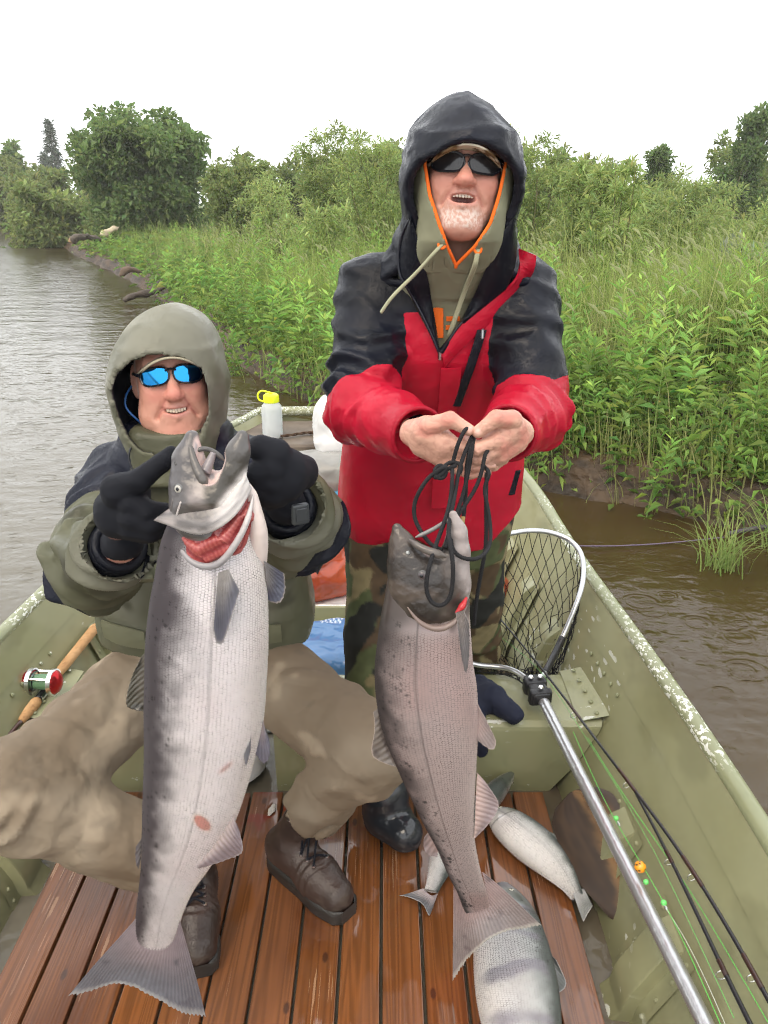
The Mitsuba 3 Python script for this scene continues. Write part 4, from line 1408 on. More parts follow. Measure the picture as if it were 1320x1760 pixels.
    gA = np.where(which == 0, yoke, np.where(which == 1, arcs[0][0] - L1 + .045 + .04 * np.cos(arcs[0][2]), arcs[1][0] - L1 + .02 + .04 * np.cos(arcs[1][2])))
    e_ = np.vstack([f[:, [0, 1]], f[:, [1, 2]]])
    for _ in range(2):
        s_ = np.bincount(e_[:, 0], gA[e_[:, 1]], len(v)) + np.bincount(e_[:, 1], gA[e_[:, 0]], len(v))
        gA = 0.4 * gA + 0.6 * s_ / np.maximum(np.bincount(e_.ravel(), minlength=len(v)), 1)
    # the open front: a V from the collar down to the zip
    vx = np.where(v[:, 0] < .121, .121 - v[:, 0], (v[:, 0] - .121) * .75) - (v[:, 2] - 1.325) * .56
    vx = np.where(v[:, 1] < 1.93, vx, 1.0)
    v, fneg, fpos, (gA, n2) = cut(v, f, vx, [gA, np.zeros((len(v), 1))])
    gA = gA if gA.ndim == 1 else gA[:, 0]
    v1, fb, fr, (w1,) = cut(v, fpos, gA, [part_of(v, arms)])
    nn = vnormals(v1, np.vstack([fb, fr]))
    wet_ = .6 + .8 * sstep(-.2, .4, nz(v1, 9, 5))
    colb = BLACK * wet_[:, None]
    colr = RED * (.85 + .3 * sstep(-.4, .4, nz(v1, 6, 8)))[:, None]
    w_ = np.argmin(w1 + [[0, .004, .004]], 1)
    vv, ff, nnn, cc = compact(v1, fb, nn, colb)
    put(root + '__jacket', (vv, ff), 'm_nylon', True, cc, normals=nnn)
    tag(root + '__jacket', 'black shoulders and upper sleeves of the wet rain jacket')
    fw = w_[fr]
    major = np.where((fw == 1).sum(1) >= 2, 1, np.where((fw == 2).sum(1) >= 2, 2, 0))
    for k, nm in ((0, 'red_front'), (1, 'sleeve'), (2, 'sleeve')):
        vv, ff, nnn, cc = compact(v1, fr[major == k], nn, colr)
        put(root + '__jacket__' + nm, (vv, ff), 'm_nylon', True, cc, normals=nnn)
    return root, H


PA, HA = person_a()

def hoodA_outer(p):
    q = p
    d = ell(q, (.156, 1.835, 1.700), (.107, .155, .130))
    d = su(d, ell(q, (.157, 1.765, 1.668), (.094, .115, .092)), .06)
    d = su(d, trunk_sd(q, np.array([1.47, 1.53, 1.60, 1.68, 1.74]), np.array([.152, .152, .155, .156, .156]), np.array([1.92, 1.90, 1.845, 1.80, 1.79]),
                       np.array([.180, .142, .110, .100, .08]), np.array([.135, .118, .125, .13, .10]), 2.3), .05)
    return d


def hoodA(p):
    d = hoodA_outer(p)
    d = np.abs(d + .004) - .0045
    yc = 1.668 + (1.735 - p[:, 2]) * .50 + 1.2 * np.maximum(np.abs(p[:, 0] - .162) - .06, 0) * .4
    d = np.maximum(d, yc - p[:, 1])
    w = np.interp(p[:, 2], [1.44, 1.50, 1.60, 1.66], [.066, .072, .088, 0])
    d = np.maximum(d, -np.maximum(np.abs(p[:, 0] - .155) - w, p[:, 1] - 1.90))
    return np.maximum(d, 1.455 - p[:, 2])


def hoodieA_outer(p):
    d = ell(p, (.158, 1.812, 1.695), (.101, .118, .122))
    d = su(d, trunk_sd(p, np.array([1.44, 1.50, 1.56, 1.62, 1.68]), np.array([.150, .150, .154, .158, .158]), np.array([1.935, 1.868, 1.800, 1.795, 1.81]),
                       np.array([.150, .112, .092, .092, .094]), np.array([.11, .104, .100, .106, .10]), 2.2), .03)
    return d


_slz = np.array([1.40, 1.513, 1.55, 1.594, 1.645, 1.70, 1.76, 1.85])
_slw = np.array([0.0, .001, .028, .051, .068, .079, .079, .06])
_slc = np.array([.146, .146, .152, .157, .156, .157, .158, .158])


def hoodieA(p):
    d = np.abs(hoodieA_outer(p) + .003) - .0038
    w = np.interp(p[:, 2], _slz, _slw)
    c = np.interp(p[:, 2], _slz, _slc)
    slot = np.maximum(np.abs(p[:, 0] - c) - w, p[:, 1] - 1.80)
    d = np.maximum(d, -slot)
    return np.maximum(d, 1.495 - p[:, 2])


def hoodie_body(p):
    return np.maximum(trunk_sd(p, AZ, ACX, ACY, ARX - .03, ARY - .022, 2.3), 1.25 - p[:, 2])


def dress_a():
    root = PA
    OLIVE = np.array([0.225, 0.228, 0.150])
    ORANGE = np.array([0.85, 0.16, 0.02])
    # hood of the jacket
    v, f = nets(hoodA, [-.06, 1.62, 1.46], [.36, 2.08, 1.86], .0042)
    n_ = vnormals(v, f)
    dd = .009 * (ridge(v * [1, 1, .8], 9, 61, .6, 1.8) - .5) + .0060 * ridge(v * [.8, 1, 1], 17, 62, .7, 2.6)
    out = sstep(-.002, .004, hoodA_outer(v.astype(np.float32)) + .004)
    v = v + n_ * (dd * out)[:, None]
    v = relax(v, f, 1, .4)
    col = BLACK * (.8 + .6 * sstep(-.2, .4, nz(v, 12, 7)))[:, None] * 1.35
    hk = put(root + '__hood', (v, f), 'm_nylon', True, col)
    tag(hk, 'crinkled wet black rain hood')
    # hooded sweatshirt underneath
    v, f = nets(hoodieA, [0, 1.66, 1.46], [.31, 1.99, 1.84], .0038)
    n_ = vnormals(v, f)
    v = v + n_ * (.004 * (ridge(v * [1, 1, .6], 10, 71, .4, 1.5) - .5))[:, None]
    sk = put(root + '__sweatshirt', (v, f), 'm_fleece', True, OLIVE * (.9 + .2 * nz(v, 20, 2))[:, None])
    tag(sk, 'olive hooded sweatshirt with orange trim')
    hbs = lambda p: np.maximum(np.maximum(su(hoodie_body(p), hoodieA_outer(p) + .003, .05), p[:, 2] - 1.512), 1.26 - p[:, 2])
    v, f = nets(hbs, [-.1, 1.70, 1.24], [.4, 2.1, 1.57], .005)
    n_ = vnormals(v, f)
    v = v + n_ * (.006 * (ridge(v * [1, 1, .4], 9, 72, .4, 1.4) - .5))[:, None]
    put(sk + '__chest', (v, f), 'm_fleece', True, OLIVE * (.9 + .2 * nz(v, 20, 2))[:, None])
    hb = lambda p: np.minimum(hoodie_body(p), hoodieA_outer(p))
    for sgn in (-1, 1):
        z = np.linspace(1.508, 1.735, 40)
        x = np.interp(z, _slz, _slc) + sgn * (np.interp(z, _slz, _slw) - .001)
        y = gaussian_filter1d(onto(hoodieA_outer, x, z, 1.60, 1.86), 2, mode='nearest')
        put(sk + '__trim', tube(np.c_[x, y + .001, z], .0036, 7), 'm_fleece', True, ORANGE)
    for x, z, path in ((.114, 1.554, [(.114, 1.742, 1.554), (.100, 1.735, 1.540), (.060, 1.752, 1.492), (.018, 1.762, 1.450), (-.006, 1.772, 1.416)]),
                       (.186, 1.545, [(.186, 1.742, 1.545), (.182, 1.742, 1.520), (.170, 1.79, 1.46), (.150, 1.815, 1.389), (.142, 1.83, 1.36)])):
        y = float(onto(hoodieA_outer, x, z, 1.6, 1.9)[0])
        a = np.linspace(0, 6.283, 20, endpoint=False)
        put(sk + '__grommet', tube(np.c_[x + .0068 * np.cos(a), y - .002 + .003 * np.sin(a), z + .0068 * np.sin(a)], .0028, 6, closed=True), 'm_fleece', True, ORANGE)
        path = np.array(path); path[0, 1] = y - .001; path[1, 1] = min(path[1, 1], y - .006)
        dk = put(sk + '__drawstring', tube(spline(path, 30), .0052, 8, squash=.55), 'm_fleece', True, OLIVE * 1.3)
        
    # stitched orange letter shapes on the chest
    fn = hoodie_body
    for pts in ([(.104, 1.442), (.128, 1.442), (.131, 1.352), (.112, 1.352)], [(.136, 1.399), (.166, 1.399), (.166, 1.389), (.136, 1.389)], [(.136, 1.380), (.150, 1.380), (.150, 1.370), (.136, 1.370)], [(.164, 1.442), (.176, 1.442), (.170, 1.418), (.160, 1.418)]):
        A_ = lay(fn, [pts[0], pts[3]], 1.7, 1.95, .004, 8); C_ = lay(fn, [pts[1], pts[2]], 1.7, 1.95, .004, 8)
        put(sk + '__letter', band(A_, C_, .002, .001, 5), 'm_fleece', 20, ORANGE * .9)
    # lapels, placket and zip
    jb = lambda p: trunk_sd(p, AZ, ACX, ACY, ARX, ARY, 2.3)
    both_ = lambda p: np.minimum(np.minimum(jb(p), hoodieA_outer(p) - .006), hoodA_outer(p))
    inL = [(.080, 1.545), (.098, 1.455), (.113, 1.382), (.122, 1.328)]
    outL = [(.020, 1.550), (.020, 1.520), (.050, 1.461), (.089, 1.392), (.1205, 1.324)]
    inR = [(.205, 1.540), (.193, 1.449), (.164, 1.382), (.124, 1.328)]
    outR = [(.285, 1.540), (.278, 1.491), (.252, 1.458), (.213, 1.424), (.170, 1.392), (.145, 1.358), (.126, 1.324)]
    plk = [(.320, 1.528), (.313, 1.483), (.290, 1.450), (.254, 1.414), (.213, 1.376), (.168, 1.334), (.131, 1.292)]
    def tip(A_, C_, q):
        w = (np.clip(1 - np.arange(30) / 9, 0, 1) ** 1.3)[:, None]
        return A_ * (1 - w) + np.array(q) * w, C_ * (1 - w) + (np.array(q) + [0, .004, -.004]) * w
    A_, C_ = tip(lay(both_, inL, 1.65, 2.0, .004), lay(both_, outL, 1.65, 2.0, .016), (.052, 1.752, 1.605))
    lp = put(root + '__jacket__lapel', band(A_, C_, .004, .010), 'm_nylon', 40, BLACK)
    put(root + '__jacket__zip_edge', tube(C_ + [0, -.002, 0], .0030, 6), 'm_wet', True, BLACK * 1.6)
    A_, C_ = tip(lay(both_, inR, 1.65, 2.0, .004), lay(both_, outR, 1.65, 2.0, .016), (.258, 1.752, 1.605))
    C2_ = lay(both_, outR, 1.65, 2.0, .016)
    put(root + '__jacket__lapel', band(A_, C_, .004, .012), 'm_nylon', 40, BLACK)
    put(root + '__jacket__zip_edge', tube(C_ + [0, -.002, 0], .0030, 6), 'm_wet', True, BLACK * 1.6)
    D_ = lay(jb, plk, 1.65, 2.0, .010)
    put(root + '__jacket__placket', band(C2_ + [.002, 0.001, 0], D_, .005, .005), 'm_nylon', 40, RED)
    low = lay_on(JVA, JNA, [(.128, 1.29), (.126, 1.2), (.122, 1.06), (.12, .92)], .006, ymin=1.72)
    put(root + '__jacket__placket', band(low - [.002, 0, 0], low + [.042, .004, 0], .004, .003, 4), 'm_nylon', 40, RED * .95)
    put(root + '__jacket__zip_slider', rbox((.008, .006, .018), .002, (.1225, float(onto(jb, .122, 1.322, 1.65, 2.0)[0]) - .02, 1.318)), 'm_chrome', 30)
    pk = lay_on(JVA, JNA, [(.212, 1.374), (.190, 1.29), (.165, 1.197)], .005, ymin=1.74)
    put(root + '__jacket__pocket_zip', band(pk - [.009, 0, 0], pk + [.009, -.001, 0], .004, .002, 4), 'm_nylon', 40, BLACK)
    put(root + '__jacket__zip_pull', rbox((.007, .005, .022), .002, pk[0] + [.001, -.006, -.008]), 'm_chrome', 30)
    sz = lay(jacketA, [(.338, .995), (.330, .955), (.326, .93)], 1.8, 2.3, .006)
    put(root + '__jacket__pocket_zip', band(sz - [.008, 0, 0], sz + [.008, .004, 0], .004, .002, 4), 'm_nylon', 40, BLACK)
    # cuffs: hook tabs and the dark lining rim
    for wr, el, tabp in ((WR_L, EL_L, [(.036, 1.214), (.044, 1.240), (.072, 1.256)]), (WR_R, EL_R, [(.243, 1.253), (.258, 1.246), (.270, 1.222)])):
        t_ = lay_on(JVA, JNA, tabp, .005, 14)
        u_ = unit(wr - el)
        put(root + '__jacket__cuff_tab', band(t_ - u_ * .007, t_ + u_ * .007, .004, .001, 4), 'm_fleece', 40, BLACK * .8)
        a = np.linspace(0, 6.283, 28, endpoint=False)
        Fm = frame(u_)
        ring = wr + u_ * .030 + .0515 * (np.cos(a)[:, None] * Fm[:, 0] + np.sin(a)[:, None] * Fm[:, 1])
        put(root + '__jacket__cuff', tube(ring, .0045, 6, closed=True), 'm_nylon', True, RED * .75)
    # wrist strap on the image-right wrist
    u_ = unit(WR_R - EL_R); Fm = frame(u_); a = np.linspace(0, 6.283, 28, endpoint=False)
    ring = WR_R + u_ * .052 + .034 * (np.cos(a)[:, None] * Fm[:, 0] + np.sin(a)[:, None] * Fm[:, 1])
    put(root + '__watch', tube(ring, .009, 8, closed=True, squash=.5), 'm_wet', True, BLACK)
    # sunglasses and cap
    shades(root, HA, (.0355, .0315, .0205, .10, 3.2), [0.012, .011, .013], 'm_gloss', BLACK)
    cap_brim(root, HA, True)
    camo_pants()


def _top(fn, x, y, z1, z0, n=120):
    zs = np.linspace(z1, z0, n)
    d = fn(np.c_[np.full(n, x), np.full(n, y), zs].astype(np.float32))
    return zs[np.argmax(d < 0)]


def shades(root, H, shape, col, mat, fcol, cord=None):
    g = root + '__sunglasses'
    lens = []
    for sd in (-1, 1):
        P_ = H.lens(sd, shape, z0=-.002)
        if sd > 0:
            P_ = P_[::-1]
        Pw = H.world(P_.reshape(-1, 3)).reshape(P_.shape)
        v, f = sheet(Pw, .0022)
        lens.append((v, f))
    a0 = H.lens(1, shape, z0=-.002)
    rim = []
    for sd in (-1, 1):
        Pl = H.lens(sd, shape, z0=-.002, n=(25, 3))
        ringl = np.vstack([Pl[:, 2], Pl[::-1, 0]]) + [0, .001, 0]
        rim.append(tube(H.world(ringl), .0022 * 1.07, 6, closed=True))
        Pl2 = H.lens(sd, shape, z0=-.002, n=(3, 3))
        top_out = Pl2[-1, 1]
        temple = spline([top_out + [0, .001, .004], [sd * .078, .045, .004], [sd * .082, -.005, .002], [sd * .080, -.03, -.012]], 14)
        rim.append(tube(H.world(temple), np.linspace(.0042, .002, 14), 6))
    bridge = spline([[-.011, .099, .006], [0, .1035, .009], [.011, .099, .006]], 8)
    rim.append(tube(H.world(bridge), .0028, 6))
    put(g, merge(rim), 'm_gloss', 40, fcol)
    for v, f in lens:
        if mat == 'm_gloss':
            put(g + '__lens', (v, f), mat, 40, col)
        else:
            put(g + '__lens', (v, f), mat, 40)


def cap_brim(root, H, camo):
    u = np.linspace(-1, 1, 25); t = np.linspace(0, 1, 10)
    U, Tt = np.meshgrid(u, t, indexing='ij')
    X = .074 * U * (1 - .08 * Tt)
    Yb = .055 + .030 * np.sqrt(np.maximum(1 - U ** 2, 0))
    Yf = .068 + .070 * np.sqrt(np.maximum(1 - np.abs(U) ** 2.6, 0))
    Y_ = Yb + (Yf - Yb) * Tt
    Z = (.026 if camo else .034) - 5.6 * X ** 2 - .004 * Tt
    P_ = np.stack([X, Y_, Z], -1)
    Pw = H.world(P_.reshape(-1, 3)).reshape(P_.shape)
    v, f = sheet(Pw, -.004 if False else .004)
    n = nz(v, 45, 4, 2); n2 = nz(v, 70, 9, 2)
    col = vmix(np.tile([.30, .21, .11], (len(v), 1)), (.52, .46, .36), sstep(-.1, .1, n))
    col = vmix(col, (.10, .055, .02), sstep(.15, .3, n2))
    if not camo:
        col = np.tile([.30, .27, .20], (len(v), 1))
    put(root + '__cap', (v, f), 'm_matte', 40, [.2, .16, .1]) if False else put(root + '__cap', (v, f), 'm_matte', True, col)
    # crown band
    a = np.linspace(-2.4, 2.4, 40)
    zz = np.linspace(.030, .112, 8)
    P_ = np.array([[(.081 * np.sin(b) * s_, -.012 + .101 * np.cos(b) * s_, z) for z, s_ in zip(zz, (1, 1.01, 1.0, .96, .88, .74, .52, .2))] for b in a])
    Pw = H.world(P_.reshape(-1, 3))
    v, f = grid_mesh(Pw.reshape(P_.shape))
    put(root + '__cap__crown', (v, f), 'm_matte', True, col[:1].mean(0) * .7)


def camo(v, s=1.0):
    w = v + .03 * np.stack([nz(v, 14, k, 2) for k in (1, 2, 3)], 1)
    a, b, c = nz(w * [1, 1, .7], 9 * s, 11, 2), nz(w * [1, 1, .7], 10 * s, 12, 2), nz(w * [1, 1, .6], 11 * s, 13, 2)
    col = np.tile([.070, .085, .035], (len(v), 1))
    col = vmix(col, (.20, .165, .085), sstep(.02, .06, a))
    col = vmix(col, (.075, .048, .025), sstep(.10, .14, b))
    col = vmix(col, (.014, .015, .013), sstep(.20, .24, c))
    return col * (.85 + .3 * nz(v, 40, 5, 2))[:, None]


def camo_pants():
    L = [(.015, 2.155, .86), (-.02, 2.04, .50), (-.035, 1.88, .20)]
    R_ = [(.238, 2.18, .86), (.268, 2.28, .50), (.300, 2.45, .10)]
    fn = lambda p: smin([chain(p, L, [.115, .086, .075], .03), chain(p, R_, [.115, .092, .085], .03), trunk_sd(p, np.array([.70, .8, .98]), np.array([.125] * 3), np.array([2.165, 2.15, 2.11]), np.array([.20, .222, .205]), np.array([.14, .15, .14]), 2.3)], .05)
    fn2 = lambda p: np.maximum(fn(p), np.where(p[:, 1] < 2.2, .205 - p[:, 2], .06 - p[:, 2]))
    v, f = nets(fn2, [-.2, 1.75, .03], [.48, 2.6, 1.0], .007)
    n_ = vnormals(v, f)
    dl, dr_ = along(v, np.array(L)), along(v, np.array(R_))
    m = dl[1] < dr_[1]
    arc, ang = np.where(m, dl[0], dr_[0]), np.where(m, dl[2], dr_[2])
    low = .35 + 1.1 * sstep(.42, .25, v[:, 2])
    v = v + n_ * smooth_field(f, .016 * (rings(v, arc, ang, .085, 9) - .4) * low + .008 * (ridge(v * [1, 1, .4], 7, 19, .4, 1.3) - .5), 5)[:, None]
    put(PA + '__trousers', (v, f), 'm_matte', True, camo(v))
    tag(PA + '__trousers', 'woodland camouflage trousers')
    for toe, heel, shaft in (((.088, 1.705), (-.035, 1.865), (-.033, 1.90, .28)), ((.34, 2.36), (.31, 2.53), (.30, 2.47, .3))):
        rubber_boot(PA, toe, heel, shaft)


def rubber_boot(root, toe, heel, shaft):
    t, h = np.array([toe[0], toe[1], 0]), np.array([heel[0], heel[1], 0])
    d = unit(t - h); n = np.array([-d[1], d[0], 0]); Lg = np.linalg.norm(t - h)
    z0 = .031 if heel[1] < 2 else .018
    F_ = np.stack([n, d, [0, 0, 1.0]], 1)
    fn = lambda p: smin([cap(p, t - d * .055 + [0, 0, z0 + .048], t - d * .13 + [0, 0, z0 + .052], .048, .052), cap(p, t - d * .12 + [0, 0, z0 + .055], h + d * .06 + [0, 0, z0 + .075], .052, .050),
                         cap(p, h + d * .05 + [0, 0, z0 + .05], h + d * .065 + [0, 0, z0 + .13], .050, .054), cap(p, h + d * .065 + [0, 0, z0 + .13], np.array(shaft), .054, .066)], .03)
    fn2 = lambda p: np.maximum(fn(p), z0 - p[:, 2])
    lo = np.minimum(t, h) - .1; hi = np.maximum(t, h) + .1; lo[2], hi[2] = 0, .40
    v, f = nets(fn2, lo, hi, .005)
    n_ = vnormals(v, f)
    sole = sstep(z0 + .026, z0 + .022, v[:, 2])
    v = v + n_ * (.004 * sole + .004 * rings(v, v[:, 2], v[:, 0] * 20, .05, 3) * sstep(z0 + .08, z0 + .14, v[:, 2]))[:, None] * [1, 1, .2]
    k = put(root + '__rubber_boot', (v, f), 'm_gloss', True, [.018, .021, .026])


dress_a()

# ---------------------------------------------------------------- the seated man
BSH_L, BEL_L, BWR_L = np.array([-0.640, 1.90, 1.000]), np.array([-0.622, 1.61, 0.900]), np.array([-0.497, 1.425, 1.030])
BSH_R, BEL_R, BWR_R = np.array([-0.325, 1.90, 1.020]), np.array([-0.195, 1.655, 0.975]), np.array([-0.178, 1.430, 1.105])
BZ_ = np.array([.52, .60, .75, .90, 1.00, 1.06, 1.11, 1.15])
BCX = np.array([-.475, -.475, -.475, -.480, -.483, -.485, -.485, -.485])
BCY = np.array([1.99, 1.99, 1.97, 1.93, 1.91, 1.895, 1.88, 1.87])
BRX = np.array([.262, .278, .268, .245, .220, .175, .125, .105])
BRY = np.array([.180, .195, .190, .175, .150, .130, .115, .105])


def jacketB(p):
    d = trunk_sd(p, BZ_, BCX, BCY, BRX, BRY, 2.4)
    tilt = (p[:, 2] - .545) - .02 * np.sin(p[:, 0] * 17)
    d = np.maximum(d, -tilt)
    for a, b, c, rs in ((BSH_L, BEL_L, BWR_L, [.094, .092, .072]), (BSH_R, BEL_R, BWR_R, [.095, .096, .078])):
        d = su(d, chain(p, [a, b, c], rs, .04), .05)
    for c, b in ((BWR_L, BEL_L), (BWR_R, BEL_R)):
        u = unit(c - b)
        d = np.maximum(d, -cap(p, c - u * .02, c + u * .22, .058, .10))
    return d


def hoodB_outer(p):
    d = ell(p, (-.488, 1.905, 1.285), (.115, .150, .130))
    d = su(d, ell(p, (-.487, 1.84, 1.25), (.112, .125, .105)), .06)
    d = su(d, trunk_sd(p, np.array([1.02, 1.08, 1.13, 1.19, 1.26, 1.32]), np.array([-.485] * 3 + [-.487] * 3), np.array([1.885, 1.875, 1.862, 1.862, 1.865, 1.87]),
                       np.array([.155, .122, .112, .119, .121, .094]), np.array([.150, .135, .130, .135, .13, .10]), 2.3), .03)
    return d


def hoodB(p):
    d = np.abs(hoodB_outer(p) + .004) - .0048
    # face opening: an upright oval cut from the front
    q = p - np.array([-.485, 0, 1.245], np.float32)
    w = np.interp(p[:, 2], [1.118, 1.125, 1.15, 1.19, 1.25, 1.295, 1.322, 1.335], [0, .052, .080, .097, .102, .090, .054, 0])
    yc = 1.80 - .35 * (p[:, 2] - 1.25) * -1 * 0
    slot = np.maximum(np.abs(q[:, 0]) - w, p[:, 1] - (1.822 + .30 * (1.30 - p[:, 2]) * .3))
    d = np.maximum(d, -slot)
    return np.maximum(d, 1.045 - p[:, 2])


def glove_parts(o):
    L = [('palm', [(183, 938, -45, 34), (205, 905, -10, 42), (228, 872, 8, 36)]), ('palm', [(205, 915, 0, 40), (240, 915, 16, 32)]),
         ('f', [(215, 862, 22, 30), (252, 842, 30, 20), (292, 812, 22, 15), (306, 800, 8, 13)]),
         ('f', [(238, 880, 30, 24), (262, 893, 34, 19), (286, 900, 14, 15)]),
         ('f', [(238, 905, 32, 24), (268, 915, 34, 19), (300, 915, 10, 15)]),
         ('f', [(232, 925, 24, 23), (264, 933, 28, 18), (304, 925, 0, 15)]),
         ('f', [(222, 935, 8, 21), (252, 942, 12, 17), (292, 936, -8, 13)])]
    R_ = [('palm', [(512, 852, -50, 32), (492, 838, -14, 38), (472, 815, 4, 34)]), ('palm', [(488, 855, -4, 36), (462, 862, 10, 30)]),
          ('f', [(478, 802, 8, 26), (452, 790, 12, 20), (434, 792, 4, 15)]),
          ('f', [(470, 826, 22, 24), (446, 832, 26, 19), (430, 836, 8, 14)]),
          ('f', [(468, 848, 22, 24), (446, 858, 22, 18), (432, 856, 0, 14)]),
          ('f', [(470, 868, 14, 22), (450, 878, 10, 17), (438, 874, -10, 13)]),
          ('f', [(478, 880, 2, 20), (462, 890, -4, 15), (450, 884, -18, 12)])]
    return L, R_


def person_b():
    root = free('person')
    tag(root, 'seated man in olive hooded rain jacket and blue mirrored sunglasses gripping the bigger salmon', 'person')
    H = Head([-0.464, 1.795, 1.284], [0.0, 0.0, 1.58], -0.055, 1.0, fat=1.4, smile=.9, gape=.0052, stretch=1.15)
    H.neck = np.array([-.485, 1.885, 1.05])
    hv, hf = H.mesh()
    hc = skin_colors(H, hv, hf, (0.53, 0.27, 0.20), (0.52, 0.15, 0.12), lip=(.50, .21, .18), hair=(.50, .48, .45))
    body = lambda p: smin([chain(p, [BSH_L, BEL_L, BWR_L, BWR_L + unit(BWR_L - BEL_L) * .05], [.055, .045, .034, .034], .02), chain(p, [BSH_R, BEL_R, BWR_R, BWR_R + unit(BWR_R - BEL_R) * .05], [.055, .045, .034, .034], .02),
                           trunk_sd(p, BZ_, BCX, BCY, BRX - .09, BRY - .07),
                           chain(p, [(-.555, 1.97, .46), (-.805, 1.49, .41), (-.49, 1.535, .15)], [.06, .045, .03], .02), chain(p, [(-.37, 1.97, .46), (-.04, 1.61, .43), (-.165, 1.636, .27)], [.06, .045, .03], .02),
                           cap(p, H.neck, np.array([-.485, 1.93, .98]), .06, .08)], .04)
    v, f = nets(body, [-.9, 1.3, .08], [.1, 2.2, 1.2], .013)
    put(root + '__body', (np.vstack([hv, v]), np.vstack([hf, f + len(hv)])), 'm_skin', True, np.vstack([hc, np.tile([.53, .27, .2], (len(v), 1))]))
    put(root + '__teeth', teeth_mesh(H, .021, smile=.9, gap=.0012, h=.0085), 'm_gloss', 40, [0.70, 0.62, 0.48])

    OL, OLH = np.array([0.105, 0.107, 0.068]), np.array([0.165, 0.163, 0.128])
    v, f = nets(jacketB, [-.86, 1.30, .51], [.05, 2.22, 1.20], .0056)
    arms = [[BSH_L, BEL_L, BWR_L], [BSH_R, BEL_R, BWR_R]]
    pv = v.astype(np.float32)
    ds = np.stack([trunk_sd(pv, BZ_, BCX, BCY, BRX, BRY, 2.4)] + [chain(pv, a, [.098, .108, .078], .02) for a in arms], 1)
    which = np.argmin(ds + [[0, .004, .004]], 1)
    arcs = [along(v, a) for a in arms]
    n_ = vnormals(v, f)
    disp = .020 * (ridge(v * [1, 1, .5], 5, 81, .5, 1.4) - .5) + .005 * ridge(v * [1, 1, .7], 12, 82, .5, 1.6)
    for k in (0, 1):
        arc, dist, ang = arcs[k]
        m = sstep(.02, -.01, ds[:, k + 1] - ds[:, 0])
        L1 = np.linalg.norm(arms[k][1] - arms[k][0])
        fold = .026 * rings(v, arc, ang, .080, 13 + k) + .020 * ridge(v, 7.5, 90 + k, .7, 1.8) - .022
        fold *= .6 + .6 * np.exp(-((arc - L1) / .16) ** 2)
        disp = disp * (1 - m) + fold * m
    v = v + n_ * smooth_field(f, disp, 1)[:, None]
    jv, jn = v, vnormals(v, f)
    # black panels: over the shoulders, and along the outer elbows
    rel = v - np.array([-.485, 1.88, 1.06])
    sh = v[:, 2] - (.985 - .30 * np.maximum(np.abs(rel[:, 0]) - .17, 0)) - .10 * sstep(.06, .10, np.abs(rel[:, 0])) * 0
    sh = np.where(np.abs(rel[:, 0]) < .085, -np.abs(.085 - np.abs(rel[:, 0])), sh)
    g0 = sh
    L1s = [np.linalg.norm(a[1] - a[0]) for a in arms]
    els = []
    for k, sgn in ((0, -1), (1, 1)):
        arc = arcs[k][0]
        outw = (v - arms[k][1]) @ unit([sgn * .85, .05, -.62])
        els.append(outw - .040 - .35 * np.abs(arc - L1s[k] - .05))
        g0 = np.where(which == k + 1, np.maximum(np.minimum(sh, .155 - arc), els[k]), g0)
    e_ = np.vstack([f[:, [0, 1]], f[:, [1, 2]]])
    for _ in range(2):
        s_ = np.bincount(e_[:, 0], g0[e_[:, 1]], len(v)) + np.bincount(e_[:, 1], g0[e_[:, 0]], len(v))
        g0 = .4 * g0 + .6 * s_ / np.maximum(np.bincount(e_.ravel(), minlength=len(v)), 1)
    v, fo_, fb_, _ = cut(v, f, g0)
    nn = vnormals(v, np.vstack([fo_, fb_]))
    c = OL * (.85 + .35 * nz(v, 5, 3))[:, None]
    c = vmix(c, OLH * .95, sstep(-.05, .4, nz(v * [1, 1, .7], 6, 6)) * .8)
    c = vmix(c, (.030, .029, .019), sstep(.10, .45, nz(v, 11, 9)) * .7)
    vv, ff, nnn, cc = compact(v, fo_, nn, c)
    put(root + '__jacket', (vv, ff), 'm_nylon', True, cc, normals=nnn)
    tag(root + '__jacket', 'olive rain jacket with darker wet patches')
    vv, ff, nnn = compact(v, fb_, nn)
    put(root + '__jacket__black_panel', (vv, ff), 'm_nylon', True, NAVY * 1.1, normals=nnn)
    # seams where the panels meet, chest flap, pocket flaps
    fl = lay_on(jv, jn, [(-.470, 1.095), (-.468, 1.02), (-.466, .93), (-.465, .80), (-.465, .60)], .006)
    put(root + '__jacket__front_flap', band(fl - [.030, -.002, 0], fl + [.030, .002, 0], .004, .004, 5), 'm_nylon', 40, OL * 1.25)
    for z in (1.072, .97, .86):
        i = np.argmin(np.abs(fl[:, 2] - z))
        put(root + '__jacket__snap', moved(lathe([(.0001, .003), (.005, .003), (.0065, .001), (.0065, 0)], 12), frame([0, -1, 0], (0, 0, 1)), fl[i] + [.004, -.006, 0]), 'm_metal', 40)
    for x0, x1 in ((-.70, -.585), (-.36, -.255)):
        t_ = lay_on(jv, jn, [(x0, .665), ((x0 + x1) / 2, .660), (x1, .652)], .006, 14)
        b_ = lay_on(jv, jn, [(x0, .612), ((x0 + x1) / 2, .604), (x1, .60)], .006, 14)
        put(root + '__jacket__pocket_flap', band(t_, b_, .005, .003, 5)[0:2], 'm_nylon', 40, OL * 1.2)
    put(root + '__jacket__patch', band(*[lay_on(jv, jn, [(a, 1.005), (a, .978)], .006, 5) for a in (-.452, -.425)], .002, 0, 4), 'm_matte', 30, BLACK)
    # hood
    v, f = nets(hoodB, [-.68, 1.68, 1.03], [-.29, 2.10, 1.46], .0045)
    n_ = vnormals(v, f)
    out = sstep(-.002, .004, hoodB_outer(v.astype(np.float32)) + .004)
